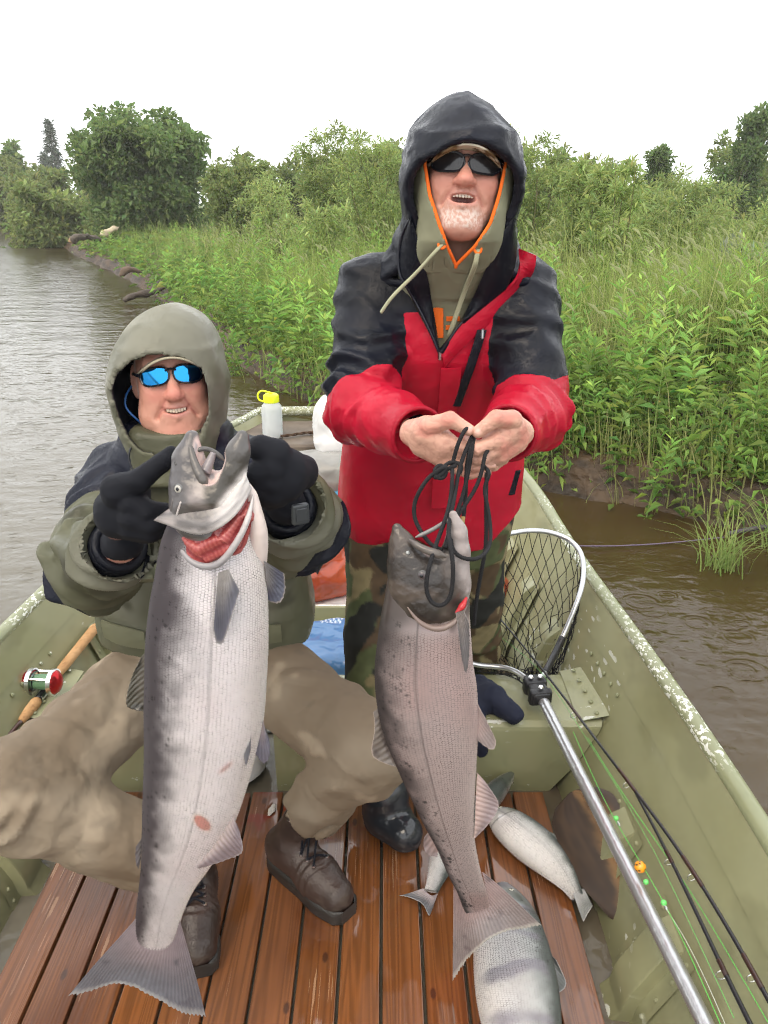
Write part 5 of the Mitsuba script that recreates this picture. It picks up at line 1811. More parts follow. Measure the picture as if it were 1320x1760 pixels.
    v = v + np.stack([nz(v, 7, 101 + k, 2) for k in range(3)], 1) * .011 + n_ * smooth_field(f, .010 * (ridge(v * [.8, 1, 1], 9, 102, .5, 1.5) - .4) * out, 3)[:, None]
    v = relax(v, f, 1, .4)
    c = OLH * (.95 + .3 * nz(v, 7, 3))[:, None]
    c = vmix(c, OL * .8, sstep(.0, .4, nz(v, 9, 9)) * .75)
    c = vmix(c, OL * .9, sstep(1.17, 1.10, v[:, 2]))
    c = vmix(c, (.018, .019, .026), sstep(.3, .7, 1 - out))
    hk = put(root + '__hood', (v, f), 'm_nylon', True, c)
    tag(hk, 'pale olive hood with a black lining')
    for sgn, x in ((-1, -.556), (1, -.414)):
        y = float(onto(hoodB_outer, x, 1.12, 1.6, 1.9)[0])
        put(hk + '__toggle_cord', tube(spline([(x, y - .004, 1.128), (x + .004 * sgn, y - .012, 1.10), (x - sgn * .012, y - .022, 1.065), (x - sgn * .016, y - .026, 1.04)], 14), .0022, 6), 'm_wet', True, BLACK)
        put(hk + '__toggle', moved(lathe([(.0001, .010), (.006, .010), (.009, .006), (.009, -.006), (.006, -.010), (.0001, -.010)], 14), None, (x - sgn * .016, y - .028, 1.036)), 'm_gloss', 40, BLACK * 2)
    # mirrored sunglasses with a blue retaining cord, cap brim
    shades(root, H, (.0350, .0310, .0180, -.10, 3.0), None, 'm_mirror', BLACK)
    for sgn in (-1, 1):
        put(root + '__glasses_cord', tube(H.world(spline([(sgn * .080, -.03, -.012), (sgn * .100, .005, -.03), (sgn * .108, .02, -.055), (sgn * .092, .028, -.078), (sgn * .075, .0, -.10)], 16)), .0024, 6), 'm_wet', True, (.02, .10, .30))
    cap_brim(root, H, False)
    # gloves
    o = np.array([-.400 - 250 * .00097, 1.30, 1.146 + 880 * .00100])
    L, R_ = glove_parts(o)
    oR = np.array([-.199 - 455 * .00097, 1.31, 1.194 + 830 * .00100])
    for i, (parts, oo, wr, el) in enumerate(((L, o, BWR_L, BEL_L), (R_, oR, BWR_R, BEL_R))):
        g = lambda p: su(hand_sd(p, oo, .00097, parts, .012, .004), cap(p, wr - unit(wr - el) * .03, wr + unit(wr - el) * .05, .036, .036), .02)
        c = np.array([oo[0] + (240 if i == 0 else 475) * .00097, 1.31, oo[2] - (885 if i == 0 else 840) * .00097])
        v, f = nets(g, c - [.15, .10, .14], c + [.14, .16, .14], .0028)
        n_ = vnormals(v, f)
        v = v + n_ * (.0020 * (ridge(v, 22, 111 + i, .6, 1.8) - .4))[:, None]
        col = np.tile(BLACK * .8, (len(v), 1))
        if i == 0:
            col = vmix(col, (.45, .2, .13), sstep(.016, .010, np.linalg.norm((v - np.array([-.476, 1.375, 1.083])) / [1.6, 2.5, .8], axis=1)))
        put(root + '__glove', (v, f), 'm_fleece', True, col)
        u_ = unit(wr - el); Fm = frame(u_); a = np.linspace(0, 6.283, 28, endpoint=False)
        ringf = lambda s_, r_: wr + u_ * s_ + r_ * (np.cos(a)[:, None] * Fm[:, 0] + np.sin(a)[:, None] * Fm[:, 1])
        put(root + '__inner_cuff', merge([tube(ringf(s_, r_), .009, 8, closed=True) for s_, r_ in ((-.035, .052), (-.015, .049), (.002, .046), (.018, .043))]), 'm_nylon', True, BLACK)
    # watch on the image-right wrist
    u_ = unit(BWR_R - BEL_R); Fm = frame(u_)
    wp = BWR_R + u_ * .045 + np.array([.028, -.030, -.008])
    put(root + '__watch', moved(merge([rbox((.034, .012, .040), .006, seg=2), rbox((.022, .003, .024), .001, (0, -.0066, 0))]), rotz(.5), wp), 'm_gloss', 40, [.04, .045, .05])
    # trousers
    TAN = np.array([0.255, 0.210, 0.155])
    LL = [(-.555, 1.97, .475), (-.815, 1.475, .420), (-.490, 1.535, .18)]
    RL = [(-.375, 1.97, .475), (-.035, 1.605, .445), (-.160, 1.632, .262)]
    fn = lambda p: smin([chain(p, LL, [.125, .105, .090], .06), chain(p, RL, [.125, .098, .078], .05), ell(p, (-.465, 2.0, .50), (.24, .18, .13))], .05)
    cl = lambda p: np.maximum(np.maximum(fn(p), -cap(p, np.array(LL[2]), np.array(LL[2]) + [.10, .02, -.12], .07, .09)), -cap(p, np.array(RL[2]) - [0, 0, .015], np.array(RL[2]) + [-.06, .02, -.16], .06, .08))
    v, f = nets(cl, [-1.0, 1.30, .06], [.12, 2.22, .68], .0062)
    n_ = vnormals(v, f)
    dl, dr_ = along(v, np.array(LL)), along(v, np.array(RL))
    m = dl[1] < dr_[1]
    arc, ang = np.where(m, dl[0], dr_[0]), np.where(m, dl[2], dr_[2])
    L1 = np.where(m, np.linalg.norm(np.array(LL[1]) - LL[0]), np.linalg.norm(np.array(RL[1]) - RL[0]))
    kn = .35 + 1.1 * np.exp(-((arc - L1 - .05) / .13) ** 2) + .8 * sstep(L1 + .18, L1 + .30, arc)
    v = v + n_ * smooth_field(f, .012 * (rings(v, arc, ang, .120, 21) - .45) * kn + .007 * (ridge(v, 5.5, 121, .6, 1.4) - .5) + .004 * ridge(v, 13, 122, .5, 1.6) - .013 * ridge(v * [1, 1, .8], 3.2, 125, .8, 9) - .007 * ridge(v, 6.5, 126, .8, 8), 1)[:, None]
    wetm = sstep(-.1, .35, nz(v * [1, 1, .8], 4.2, 33))
    c = TAN * (.80 + .25 * nz(v, 6, 2))[:, None]
    c = vmix(c, TAN * np.array([.55, .50, .45]), wetm * .75)
    c = vmix(c, TAN * 1.35, sstep(.25, .5, nz(v, 11, 35)) * .5)
    c = vmix(c, TAN * .4, sstep(.25, .6, nz(v, 24, 36)) * .35)
    put(root + '__trousers', (v, f), 'm_canvas', True, c)
    tag(root + '__trousers', 'baggy tan canvas trousers with wet stains')
    hiking_boot(root, np.array([-.083, 1.510]), np.array([-.290, 1.705]), np.array([-.185, 1.648, .20]))
    hiking_boot(root, np.array([-.405, 1.350]), np.array([-.470, 1.620]), np.array([-.462, 1.545, .19]))
    return root, H


def hiking_boot(root, toe, heel, ank):
    t, h = np.r_[toe, 0], np.r_[heel, 0]
    d = unit(t - h); n = np.array([d[1], -d[0], 0]); L = np.linalg.norm(t - h); z0 = .031
    W = lambda s, z, x=0: h + d * (s * L) + n * x + np.array([0, 0, z0 + z])
    R = np.stack([n, d, [0, 0, 1.0]], 1)
    up = lambda p: smin([cap(p, W(.84, .045), W(.62, .062), .043, .050), cap(p, W(.62, .060), W(.32, .085), .050, .047), cap(p, W(.32, .085), W(.17, .075), .048, .045), cap(p, W(.22, .09), ank + [0, 0, .02], .048, .054)], .025)
    q_ = lambda p: np.stack([(p - h) @ n, (p - h) @ d / L, p[:, 2] - z0], 1)
    def fn(p):
        b = np.maximum(up(p), z0 + .022 - p[:, 2])
        hol = cap(p, ank + [0, 0, .0], ank + [0, 0, .1], .043, .046)
        return np.maximum(np.maximum(b, -hol), p[:, 2] - ank[2] - .035)
    lo = np.minimum(t, h) - .09; hi = np.maximum(t, h) + .09; lo[2], hi[2] = .02, .28
    v, f = nets(fn, lo, hi, .0036)
    n_ = vnormals(v, f)
    qq = q_(v)
    flex = np.exp(-((qq[:, 1] - .60) / .10) ** 2) * (.5 + .5 * np.sin(qq[:, 1] * L * 330 + 2 * qq[:, 0] * 40))
    v = v + n_ * (-.0035 * flex + .0015 * (ridge(v, 30, 5, .5, 2) - .5))[:, None]
    seam = np.exp(-((qq[:, 1] - .72 + .5 * np.abs(qq[:, 0]) / .05 * .12) / .012) ** 2)
    v = v - n_ * (.002 * seam)[:, None]
    base = np.array([.034, .021, .017])
    c = base * (.8 + .5 * sstep(-.3, .4, nz(v, 18, 4)))[:, None]
    c = vmix(c, (.12, .10, .08), sstep(.1, .5, nz(v, 26, 6)) * .35 * sstep(.12, .03, qq[:, 2]))
    k = put(root + '__boot', (v, f), 'm_leather', True, c)
    # sole
    a = np.linspace(0, 1, 40, endpoint=False) * 2 * np.pi
    s = .495 - .505 * np.cos(a)
    wv = np.interp(s, [-.03, .03, .1, .3, .5, .75, .95, 1.0, 1.03], [.0, .026, .036, .040, .041, .049, .040, .022, 0.0]) * np.sign(np.sin(a))
    P_ = np.stack([np.stack([h + d * (si * L) + n * (wi * g) + [0, 0, z0 + zz] for si, wi in zip(s, wv)]) for g, zz in ((.97, 0), (1.03, .003), (1.04, .024), (1.0, .034), (.8, .036))])
    put(k + '__sole', grid_mesh(P_, wrap=True), 'm_leather', 40, [.022, .020, .018])
    # tongue, eyelets, laces
    fr = lambda s_, x: W(s_, 0, x)
    def top(s_, x):
        zs = np.linspace(.26, .04, 120)
        pts = np.array([fr(s_, x) + [0, 0, z - z0] for z in zs]).astype(np.float32)
        return fr(s_, x) + [0, 0, zs[np.argmax(up(pts) < 0)] - z0 + .002]
    st = [.66, .58, .50, .43, .37]
    lp = [[top(s_, x) for x in (-.022, .022)] for s_ in st]
    eye = [moved(lathe([(.0015, .003), (.0045, .003), (.005, 0), (.0015, 0), (.0015, .003)], 10), None, q) for pair in lp for q in pair]
    put(k + '__eyelets', merge(eye), 'm_chrome', 40)
    labels[k + '__eyelets'] = {'kind': 'stuff'}
    lace = []
    for i in range(len(st) - 1):
        for a_, b_ in (((i, 0), (i + 1, 1)), ((i, 1), (i + 1, 0))):
            p0, p1 = lp[a_[0]][a_[1]], lp[b_[0]][b_[1]]
            lace.append(tube(spline([p0 + [0, 0, .002], (p0 + p1) / 2 + [0, 0, .010], p1 + [0, 0, .002]], 8), .0026, 5))
    b = (lp[-1][0] + lp[-1][1]) / 2 + [0, 0, .012]
    for sx in (-1, 1):
        lace.append(tube(spline([b, b + n * sx * .018 + d * .01 + [0, 0, .012], b + n * sx * .036 + d * .03 - [0, 0, .002], b + n * sx * .018 + d * .02 + [0, 0, .002], b], 14), .0026, 5))
        lace.append(tube(spline([b, b + n * sx * .012 + d * .03, b + n * sx * .020 + d * .06 - [0, 0, .02]], 8), .0026, 5))
    put(k + '__laces', merge(lace), 'm_fleece', True, BLACK)
    labels[k + '__laces'] = {'kind': 'stuff'}


scene['m_mirror'] = two(pr((0.03, 0.30, 0.72), 0.06, 0.5, metallic=1.0))
scene['m_canvas'] = two(bumped(pr(VC, 0.7, 0.3, sheen=0.3), lambda p, n, uv: pf(p.x * 800, p.y * 800, p.z * 800, 1) * 0.0008 + pf(p.x * 50, p.y * 50, p.z * 50, 3) * 0.005, 1.0, 6e-4))
scene['m_leather'] = two(bumped(pr(VC, 0.38, 0.5), lambda p, n, uv: pf(p.x * 260, p.y * 260, p.z * 260, 3) * 0.0018, 1.0, 6e-4))
PB, HB = person_b()

# ================================================================ the salmon
PX = 0.00096        # modelling unit of the fish, metres


def scale_edge(p, n, uv):
    a, b = uv.x / 0.0044 + 0.55 * pn(uv.x * 60, uv.y * 60), uv.y / 0.0050 + 0.55 * pn(uv.x * 60, uv.y * 60, 7)
    row = dr.floor(b)
    sh = a + 0.5 * (row - 2 * dr.floor(row / 2))
    fx, fy = sh - dr.floor(sh) - 0.5, b - row - 0.5
    return dr.sqrt(dr.square(fx + 0.18) * 0.8 + dr.square(fy)), fx


def fish_bump(p, n, uv):
    d, fx = scale_edge(p, n, uv)
    return (ss(0.62, 0.1, d) * 0.0012 + 0.0006 * pf(p.x * 90, p.y * 90, p.z * 90, 2)) * ss(0.0, 0.02, uv.x)


def fish_edge(p, n, uv):
    d, fx = scale_edge(p, n, uv)
    k = dr.floor(uv.x / 0.0044) * 17 + dr.floor(uv.y / 0.0050)
    return ss(0.36, 0.62, d) * (0.30 + 0.6 * cell_rand(k, 3, 5)) * ss(0.0, 0.02, uv.x)


scene['m_fish'] = two(bumped({'type': 'blendbsdf', 'weight': mikit.proc(fish_edge),
                              'a': pr(VC, 0.24, 0.6, metallic=0.5, clearcoat=0.5, clearcoat_gloss=0.9), 'b': pr((0.060, 0.045, 0.050), 0.35, 0.5)}, fish_bump, 1.0, 3e-4))
scene['m_slick'] = two(bumped(pr(VC, 0.27, 0.55), lambda p, n, uv: pf(p.x * 120, p.y * 120, p.z * 120, 3) * 0.0014, 1.0, 6e-4))


def fish_body(C, W, TH, D, n_len=300, n_ang=150, roll=0.0, e=2.15, slack=0.0):
    """Loft of a fish trunk. C centres, W half depths, TH half thicknesses, D dorsal directions; the near flank faces the eye.
    Returns vertices, faces, uv in metres, s along (0..1) and the girth angle measured from the back."""
    C, D = np.asarray(C, float), np.asarray(D, float)
    k = np.concatenate([[0], np.cumsum(np.linalg.norm(np.diff(C, axis=0), axis=1))])
    t = np.linspace(0, k[-1], n_len)
    from scipy.interpolate import PchipInterpolator as PI
    c, w, th = PI(k, C)(t), PI(k, W)(t), PI(k, TH)(t)
    c = gaussian_filter1d(c, 5, axis=0, mode='nearest'); w = gaussian_filter1d(w, 5, mode='nearest'); th = gaussian_filter1d(th, 5, mode='nearest')
    d = unit(PI(k, D)(t))
    ax = unit(np.gradient(c, axis=0))
    d = unit(d - ax * np.einsum('ij,ij->i', d, ax)[:, None])
    nn = np.cross(d, ax)
    flip = np.sign(np.einsum('ij,ij->i', nn, EYE - c))
    nn = nn * flip[:, None]
    a = np.linspace(0, 2 * np.pi, n_ang)
    ca, sa = np.cos(a), np.sin(a)
    r = (np.abs(ca) ** e + np.abs(sa) ** e) ** (-1 / e)
    P_ = c[:, None] + d[:, None] * (w[:, None] * ca * r)[:, :, None] + nn[:, None] * (th[:, None] * sa * r)[:, :, None]
    v, f = grid_mesh(P_)
    if flip.mean() > 0:
        f = f[:, ::-1]
    g = np.pi * (w.max() + th.max()) * a / (2 * np.pi)
    uv = np.stack(np.meshgrid(t, g, indexing='ij'), -1).reshape(-1, 2)
    s = np.repeat(t / t[-1], n_ang)
    th_ = np.tile(np.abs((a + roll + np.pi) % (2 * np.pi) - np.pi), n_len)
    return v, f, uv, s, th_, np.tile(a, n_len)


def fin(key, base, tip, col0, col1, rays=14, wave=0.004, th=0.0012, fringe=None, dark=None, nt=16, notch=0.0, seed=0, ragged=.03):
    """A fin as a ribbed sheet fanned between its root line and its free edge."""
    n = rays * 6 + 1
    A_, B_ = spline(base, n), spline(tip, n)
    r = np.random.default_rng(seed)
    jag = 1 - ragged * np.interp(np.linspace(0, 1, n), np.linspace(0, 1, rays + 1), r.random(rays + 1)) - ragged * .6 * (np.cos(np.arange(n) * 2 * np.pi / 6) * -.5 + .5)
    t = np.linspace(0, 1, nt)
    P_ = A_[:, None] + (B_ - A_)[:, None] * (t[None, :, None] * jag[:, None, None])
    nrm = unit(np.cross(P_[-1, -1] - P_[0, 0], P_[0, -1] - P_[-1, 0]))
    if nrm @ (EYE - P_.mean((0, 1))) < 0:
        nrm = -nrm
    i = np.arange(n)
    rib = np.cos(i * 2 * np.pi / 6) * .0007
    P_ = P_ + nrm * ((rib[:, None] * (1 - .4 * t)) + wave * np.sin(i / n * 9 + seed)[:, None] * t[None] ** 1.5 + wave * .8 * np.sin(t * 4 + seed)[None])[:, :, None]
    v, f = sheet(P_, th)
    k = n * nt
    T_ = np.tile(t, n); I_ = np.repeat(i / (n - 1), nt)
    c = vmix(np.tile(np.asarray(col0, float), (k, 1)), col1, sstep(.05, .75, T_))
    ray = .5 + .5 * np.cos(np.repeat(i, nt) * 2 * np.pi / 6)
    c = c * .78 * (.86 + .22 * ray + .18 * nz(P_.reshape(-1, 3), 60, seed))[:, None]
    if dark is not None:
        c = vmix(c, dark, sstep(.25, .6, nz(P_.reshape(-1, 3) * 1.0, 45, seed + 3)) * .8)
    if fringe is not None:
        c = vmix(c, fringe, sstep(.93, .985, T_) * .8)
    v_c = np.vstack([c, c])
    nn = vnormals(v, f)
    return put(key, (v, f), 'm_slick', True, v_c)


def king_colors(v, s, a, sp_back, flank, belly, back, spots, seed, blush=(.55, .33, .33), bl=0.4, belly0=2.05):
    """Colour by girth angle a (0 back, pi belly) and by place along the fish."""
    n1 = nz(v, 14, seed, 3); n2 = nz(v, 45, seed + 1, 2)
    c = vmix(np.tile(np.asarray(back, float), (len(v), 1)), flank, sstep(.45, 1.25, a + .24 * n1 + .18 * n2))
    c = vmix(c, belly, sstep(belly0 - .45, belly0 + .35, a + .12 * n1))
    c = vmix(c, blush, bl * sstep(.0, .4, nz(v, 6, seed + 4, 2)) * sstep(.7, 1.6, a))
    c = vmix(c, np.asarray(back) * .9, sstep(-.1, .4, nz(v * [1, 1, .8], 22, seed + 6, 3)) * .6 * sstep(1.7, .7, a))
    if spots:
        from scipy.spatial import cKDTree
        r = np.random.default_rng(seed)
        pick = np.where((a < spots[1]) & (s > spots[2]) & (s < .97))[0]
        ctr = v[r.choice(pick, spots[0])]
        dd, ii = cKDTree(ctr).query(v)
        sz = (.0012 + .0019 * r.random(len(ctr)) ** 1.5)[ii]
        c = vmix(c, (.012, .010, .012), sstep(1.15, .7, dd / sz * (1 + .5 * n2)) * .9)
    # the lateral line
    c = vmix(c, np.asarray(back) * .7, np.exp(-((a - 1.42) / .012) ** 2) * .75)
    return c


def eye_ball(key, c, r, nrm, iris=(.34, .33, .30)):
    Fm = frame(nrm)
    v, f = lathe([(.0001, .0), (r * .45, -.0006), (r * .5, -.0008), (r * .95, -.0012), (r * 1.0, -.002), (r * 1.35, -.003), (r * 1.5, -.006)], 28)
    rr = np.hypot(v[:, 0], v[:, 1])
    v[:, 2] += .35 * r * np.sqrt(np.maximum(1 - (rr / (1.5 * r)) ** 2, 0))
    col = np.where((rr < r * .47)[:, None], [.006, .006, .008], np.where((rr < r * .97)[:, None], iris, [.10, .10, .10]))
    put(key, (v @ Fm.T + c, f), 'm_gloss', True, col)


def px_sd(p, pts, rs, flat=1.0, k=.012):
    """Chain of balls, flattened along the view axis y about the first point."""
    y0 = pts[0][1]
    q = p.copy(); q[:, 1] = (q[:, 1] - y0) / flat
    A_ = [np.array([a[0], (a[1] - y0) / flat, a[2]]) for a in pts]
    return chain(q, A_, rs, k) * min(1, flat)


# ---------------------------------------------------------------- the bigger salmon, mouth wide open
def salmon_one():
    root = free('salmon')
    tag(root, 'biggest salmon, silvery and wide mouthed, held upright in front of the seated man', 'fish')
    Lp = [(-0.336, 1.232, 1.136), (-0.361, 1.23, 1.107), (-0.373, 1.224, 1.053), (-0.385, 1.219, 1.002), (-0.398, 1.211, 0.92), (-0.406, 1.203, 0.834), (-0.414, 1.194, 0.734), (-0.427, 1.184, 0.619), (-0.435, 1.178, 0.547), (-0.444, 1.172, 0.472), (-0.455, 1.167, 0.409), (-0.463, 1.163, 0.357), (-0.469, 1.16, 0.311)]
    Rp = [(-0.207, 1.236, 1.17), (-0.195, 1.23, 1.107), (-0.19, 1.224, 1.053), (-0.19, 1.219, 1.002), (-0.194, 1.211, 0.92), (-0.202, 1.203, 0.834), (-0.225, 1.194, 0.734), (-0.263, 1.184, 0.619), (-0.3, 1.178, 0.547), (-0.345, 1.172, 0.472), (-0.371, 1.167, 0.409), (-0.384, 1.163, 0.357), (-0.4, 1.16, 0.311)]
    Lp, Rp = np.array(Lp), np.array(Rp)
    C, W = (Lp + Rp) / 2, np.linalg.norm(Lp - Rp, axis=1) / 2
    TH = W * np.array([.35, .46, .50, .53, .55, .55, .55, .53, .50, .46, .40, .26, .07])
    v, f, uv, s, a, _ = fish_body(C, W, TH, Lp - Rp, 420, 190, roll=-.30)
    c = king_colors(v, s, a, None, (.84, .80, .82), (.80, .74, .71), (.058, .050, .058), (260, .8, .05), 5, bl=.14, belly0=2.2)
    q = np.array((-0.311, 1.124, 0.636))
    wd = np.linalg.norm((v - q) @ rotz(0) @ roty(-.5) / [.010, .2, .020], axis=1)
    c = vmix(c, (.75, .66, .62), sstep(1.3, 1.1, wd) * (a > 1.2)); c = vmix(c, (.62, .28, .24), sstep(1.02, .9, wd) * (a > 1.2))
    scar = np.linalg.norm((v - np.array((-0.265, 1.134, 0.745))) @ roty(.9) / [.004, .2, .016], axis=1)
    c = vmix(c, (.45, .22, .2), sstep(1.2, .6, scar) * .8)
    put(root + '__body', (v, f), 'm_fish', True, c, uv=uv)
    # head: upper jaw and cheek, lower jaw, open mouth
    up = [(-0.299, 1.249, 1.289), (-0.305, 1.241, 1.255), (-0.3, 1.233, 1.217), (-0.29, 1.227, 1.177), (-0.273, 1.228, 1.153)]
    lo = [(-0.218, 1.236, 1.294), (-0.225, 1.231, 1.271), (-0.239, 1.225, 1.236), (-0.26, 1.221, 1.199), (-0.283, 1.222, 1.171)]
    cav = [(-0.276, 1.233, 1.287), (-0.266, 1.225, 1.254), (-0.267, 1.21, 1.235)]
    cav2 = [(-0.253, 1.246, 1.317), (-0.265, 1.237, 1.27)]
    def sd(p):
        d = px_sd(p, up, [11 * PX, 22 * PX, 34 * PX, 45 * PX, 44 * PX], .85, .02)
        d = su(d, px_sd(p, lo, [9 * PX, 15 * PX, 21 * PX, 30 * PX, 38 * PX], .95, .02), .022)
        d = sdiff(d, chain(p, np.array(cav), [15 * PX, 18 * PX, 9 * PX]), .006)
        d = sdiff(d, chain(p, np.array(cav2), [24 * PX, 17 * PX]), .008)
        d = sdiff(d, cap(p, np.array((-0.308, 1.167, 1.172)), np.array((-0.211, 1.167, 1.172)), .030, .030), .01)
        return d
    v, f = nets(sd, np.array((-0.367, 1.228, 1.092)) - [.02, .10, .01], np.array((-0.189, 1.252, 1.322)) + [.02, .10, .01], .0021)
    v = relax(v, f, 1, .4)
    n_ = vnormals(v, f)
    v = v + n_ * (.0012 * ridge(v, 30, 5, .5, 2))[:, None]
    dj = chain(v.astype(np.float32), np.array(lo), [9 * PX, 15 * PX, 21 * PX, 30 * PX, 38 * PX], .02)
    du = chain(v.astype(np.float32), np.array(up), [11 * PX, 22 * PX, 34 * PX, 45 * PX, 44 * PX], .02)
    dc = np.minimum(chain(v.astype(np.float32), np.array(cav), [15 * PX, 18 * PX, 9 * PX]), chain(v.astype(np.float32), np.array(cav2), [24 * PX, 17 * PX]))
    n1 = nz(v, 22, 4); n2 = nz(v, 70, 6)
    c = vmix(np.tile([.085, .077, .074], (len(v), 1)), (.30, .26, .25), sstep(-.05, .5, n1) * .8)
    c = vmix(c, (.085, .08, .085), sstep(.02, -.03, du - dj) * sstep(-.275, -.335, v[:, 0] + .25 * (1.22 - v[:, 2])) * .95)
    jaw = sstep(.004, -.006, dj - du)
    tj, _, _ = along(v, np.array(lo))
    across = (v - np.array(lo[2])) @ unit([.8, -.2, -.55])
    c = vmix(c, (.048, .043, .036), jaw * sstep(.020, .008, across))
    c = vmix(c, (.72, .68, .66), jaw * sstep(.012, .022, across))
    c = vmix(c, (.085, .080, .078), jaw * sstep(.045, .02, tj))
    c = vmix(c, (.66, .50, .46), sstep(.006, .001, dc))
    c = vmix(c, (.28, .26, .27), sstep(.004, .001, dc) * sstep(.0, .4, nz(v, 40, 9)) * .9)
    c = c * (.88 + .22 * n2)[:, None]
    put(root + '__head', (v, f), 'm_slick', True, c)
    put(root + '__jaw_bone', tube(spline([(-0.3, 1.234, 1.283), (-0.293, 1.222, 1.261), (-0.284, 1.212, 1.243), (-0.273, 1.206, 1.225)], 20), np.interp(np.linspace(0, 1, 20), [0, .1, .7, .92, 1], [1, 5, 8, 8.5, 3]) * PX, 12), 'm_slick', True, [.085, .078, .074])
    put(root + '__jaw_bone', tube(spline([(-0.295, 1.237, 1.269), (-0.281, 1.243, 1.272), (-0.264, 1.244, 1.266), (-0.249, 1.241, 1.253)], 16), np.interp(np.linspace(0, 1, 16), [0, .15, .85, 1], [1, 4, 4, 1]) * PX, 10), 'm_slick', True, [.07, .066, .066])
    put(root + '__tongue', tube(spline([(-0.279, 1.229, 1.238), (-0.272, 1.235, 1.252), (-0.266, 1.242, 1.266)], 10), np.linspace(10, 5, 10) * PX, 12), 'm_slick', True, [.20, .18, .19])
    def skin(q, lift):
        q = np.array(q)
        return np.array([q[0], float(onto(sd, q[0], q[2], q[1] - .12, q[1] + .08, 300)[0]) - lift, q[2]])
    eye_ball(root + '__eye', skin((-0.316, 1.241, 1.22), .0025), 6.4 * PX, unit([-.38, -1, .15]))
    for k, (a, b) in enumerate((((-0.326, 1.239, 1.202), (-0.334, 1.236, 1.17)), ((-0.311, 1.239, 1.202), (-0.323, 1.236, 1.172)))):
        t = np.linspace(0, 1, 9)[:, None]
        ln = np.array([skin(np.array(a) * (1 - u) + np.array(b) * u, .0008) for u in np.linspace(0, 1, 9)])
        put(root + '__cheek_fold', tube(ln, 1.8 * PX, 6), 'm_slick', True, [.42, .38, .37] if k else [.10, .09, .09])
    put(root + '__nostril', tube(np.array([skin((-0.322, 1.245, 1.257), .001), skin((-0.32, 1.245, 1.253), .001)]), 2.2 * PX, 6), 'm_slick', True, [.03, .03, .03])
    # gill cover flaring open
    e0 = spline([(-0.345, 1.215, 1.174), (-0.319, 1.213, 1.19), (-0.29, 1.205, 1.195), (-0.262, 1.204, 1.204), (-0.241, 1.212, 1.223), (-0.217, 1.231, 1.253)], 40)
    e1 = spline([(-0.357, 1.206, 1.17), (-0.324, 1.194, 1.161), (-0.282, 1.183, 1.154), (-0.249, 1.186, 1.166), (-0.224, 1.196, 1.187), (-0.207, 1.219, 1.216)], 40)
    t = np.linspace(0, 1, 12)
    P_ = e0[:, None] * (1 - t)[None, :, None] + e1[:, None] * t[None, :, None]
    P_[:, :, 1] -= .008 * np.sin(np.pi * t * .9)[None]
    v, f = sheet(P_, -.0028)
    tt = np.tile(np.tile(t, 40), 2); ii = np.tile(np.repeat(np.linspace(0, 1, 40), 12), 2)
    n1 = nz(v, 40, 14)
    c = vmix(np.tile([.11, .10, .098], (len(v), 1)), (.27, .24, .235), sstep(-.1, .4, n1))
    c = vmix(c, (.36, .34, .34), sstep(.78, .98, tt) * .8)
    c = vmix(c, (.55, .52, .51), sstep(.45, .68, ii) * sstep(.1, .5, tt) * .85)
    c = vmix(c, (.18, .17, .17), np.exp(-((tt - .62 + .15 * np.sin(ii * 7)) / .05) ** 2) * .55)
    c = c * (.9 + .14 * np.sin(tt * 46 + 5 * ii))[:, None]
    put(root + '__gill_cover', (v, f), 'm_slick', True, c)
    # red gills behind it
    gp = [(-0.314, 1.226, 1.134), (-0.285, 1.217, 1.119), (-0.251, 1.215, 1.136), (-0.226, 1.222, 1.171), (-0.212, 1.231, 1.195)]
    gl = lambda p: chain(p, np.array(gp), [18 * PX, 30 * PX, 30 * PX, 20 * PX, 7 * PX], .02)
    v, f = nets(gl, np.array((-0.35, 1.225, 1.063)) - [.02, .08, .02], np.array((-0.193, 1.241, 1.217)) + [.02, .08, .02], .0022)
    arc, dist, ang = along(v, np.array(gp))
    n_ = vnormals(v, f)
    rk = np.sin(arc * 900 + ang * 2 + 3 * nz(v, 20, 2))
    lam = np.sin(ang * 9 + 2 * nz(v, 12, 3))
    v = v + n_ * (.0003 * rk + .0018 * lam)[:, None]
    c = vmix(np.tile([.25, .035, .036], (len(v), 1)), (.36, .085, .075), .5 + .3 * rk + .4 * nz(v, 30, 6))
    c = vmix(c, (.16, .015, .02), sstep(-.2, -.9, lam) * .8)
    put(root + '__gills', (v, f), 'm_slick', True, c)
    rim = spline([(-0.33, 1.223, 1.14), (-0.318, 1.203, 1.118), (-0.293, 1.186, 1.101), (-0.261, 1.18, 1.103), (-0.235, 1.183, 1.129), (-0.214, 1.196, 1.165), (-0.204, 1.22, 1.205)], 50)
    cr = vmix(np.tile([.22, .21, .22], (50, 1)), (.70, .64, .62), np.linspace(-.8, .9, 50) * .7)
    v, f = tube(rim, np.interp(np.linspace(0, 1, 50), [0, .12, .5, .85, 1], [1, 5, 6, 5, 1]) * PX, 12)
    put(root + '__gill_rim', (v, f), 'm_slick', True, np.vstack([np.repeat(cr, 12, 0), cr[:1], cr[-1:]]))
    belly = tube(spline([(-0.212, 1.235, 1.217), (-0.204, 1.225, 1.174), (-0.2, 1.225, 1.124), (-0.211, 1.239, 1.046)], 24), np.interp(np.linspace(0, 1, 24), [0, .1, .5, 1], [2, 10, 16, 14]) * PX, 14)
    put(root + '__throat', belly, 'm_slick', True, [.56, .48, .45])
    # fins
    fin(root + '__pectoral_fin', [(-0.255, 1.167, 1.095), (-0.239, 1.165, 1.102)], [(-0.266, 1.145, 1.004), (-0.26, 1.144, 0.977), (-0.224, 1.156, 1.067)], (.30, .28, .27), (.10, .10, .13), 10, .003, seed=1, fringe=(.3, .28, .27))
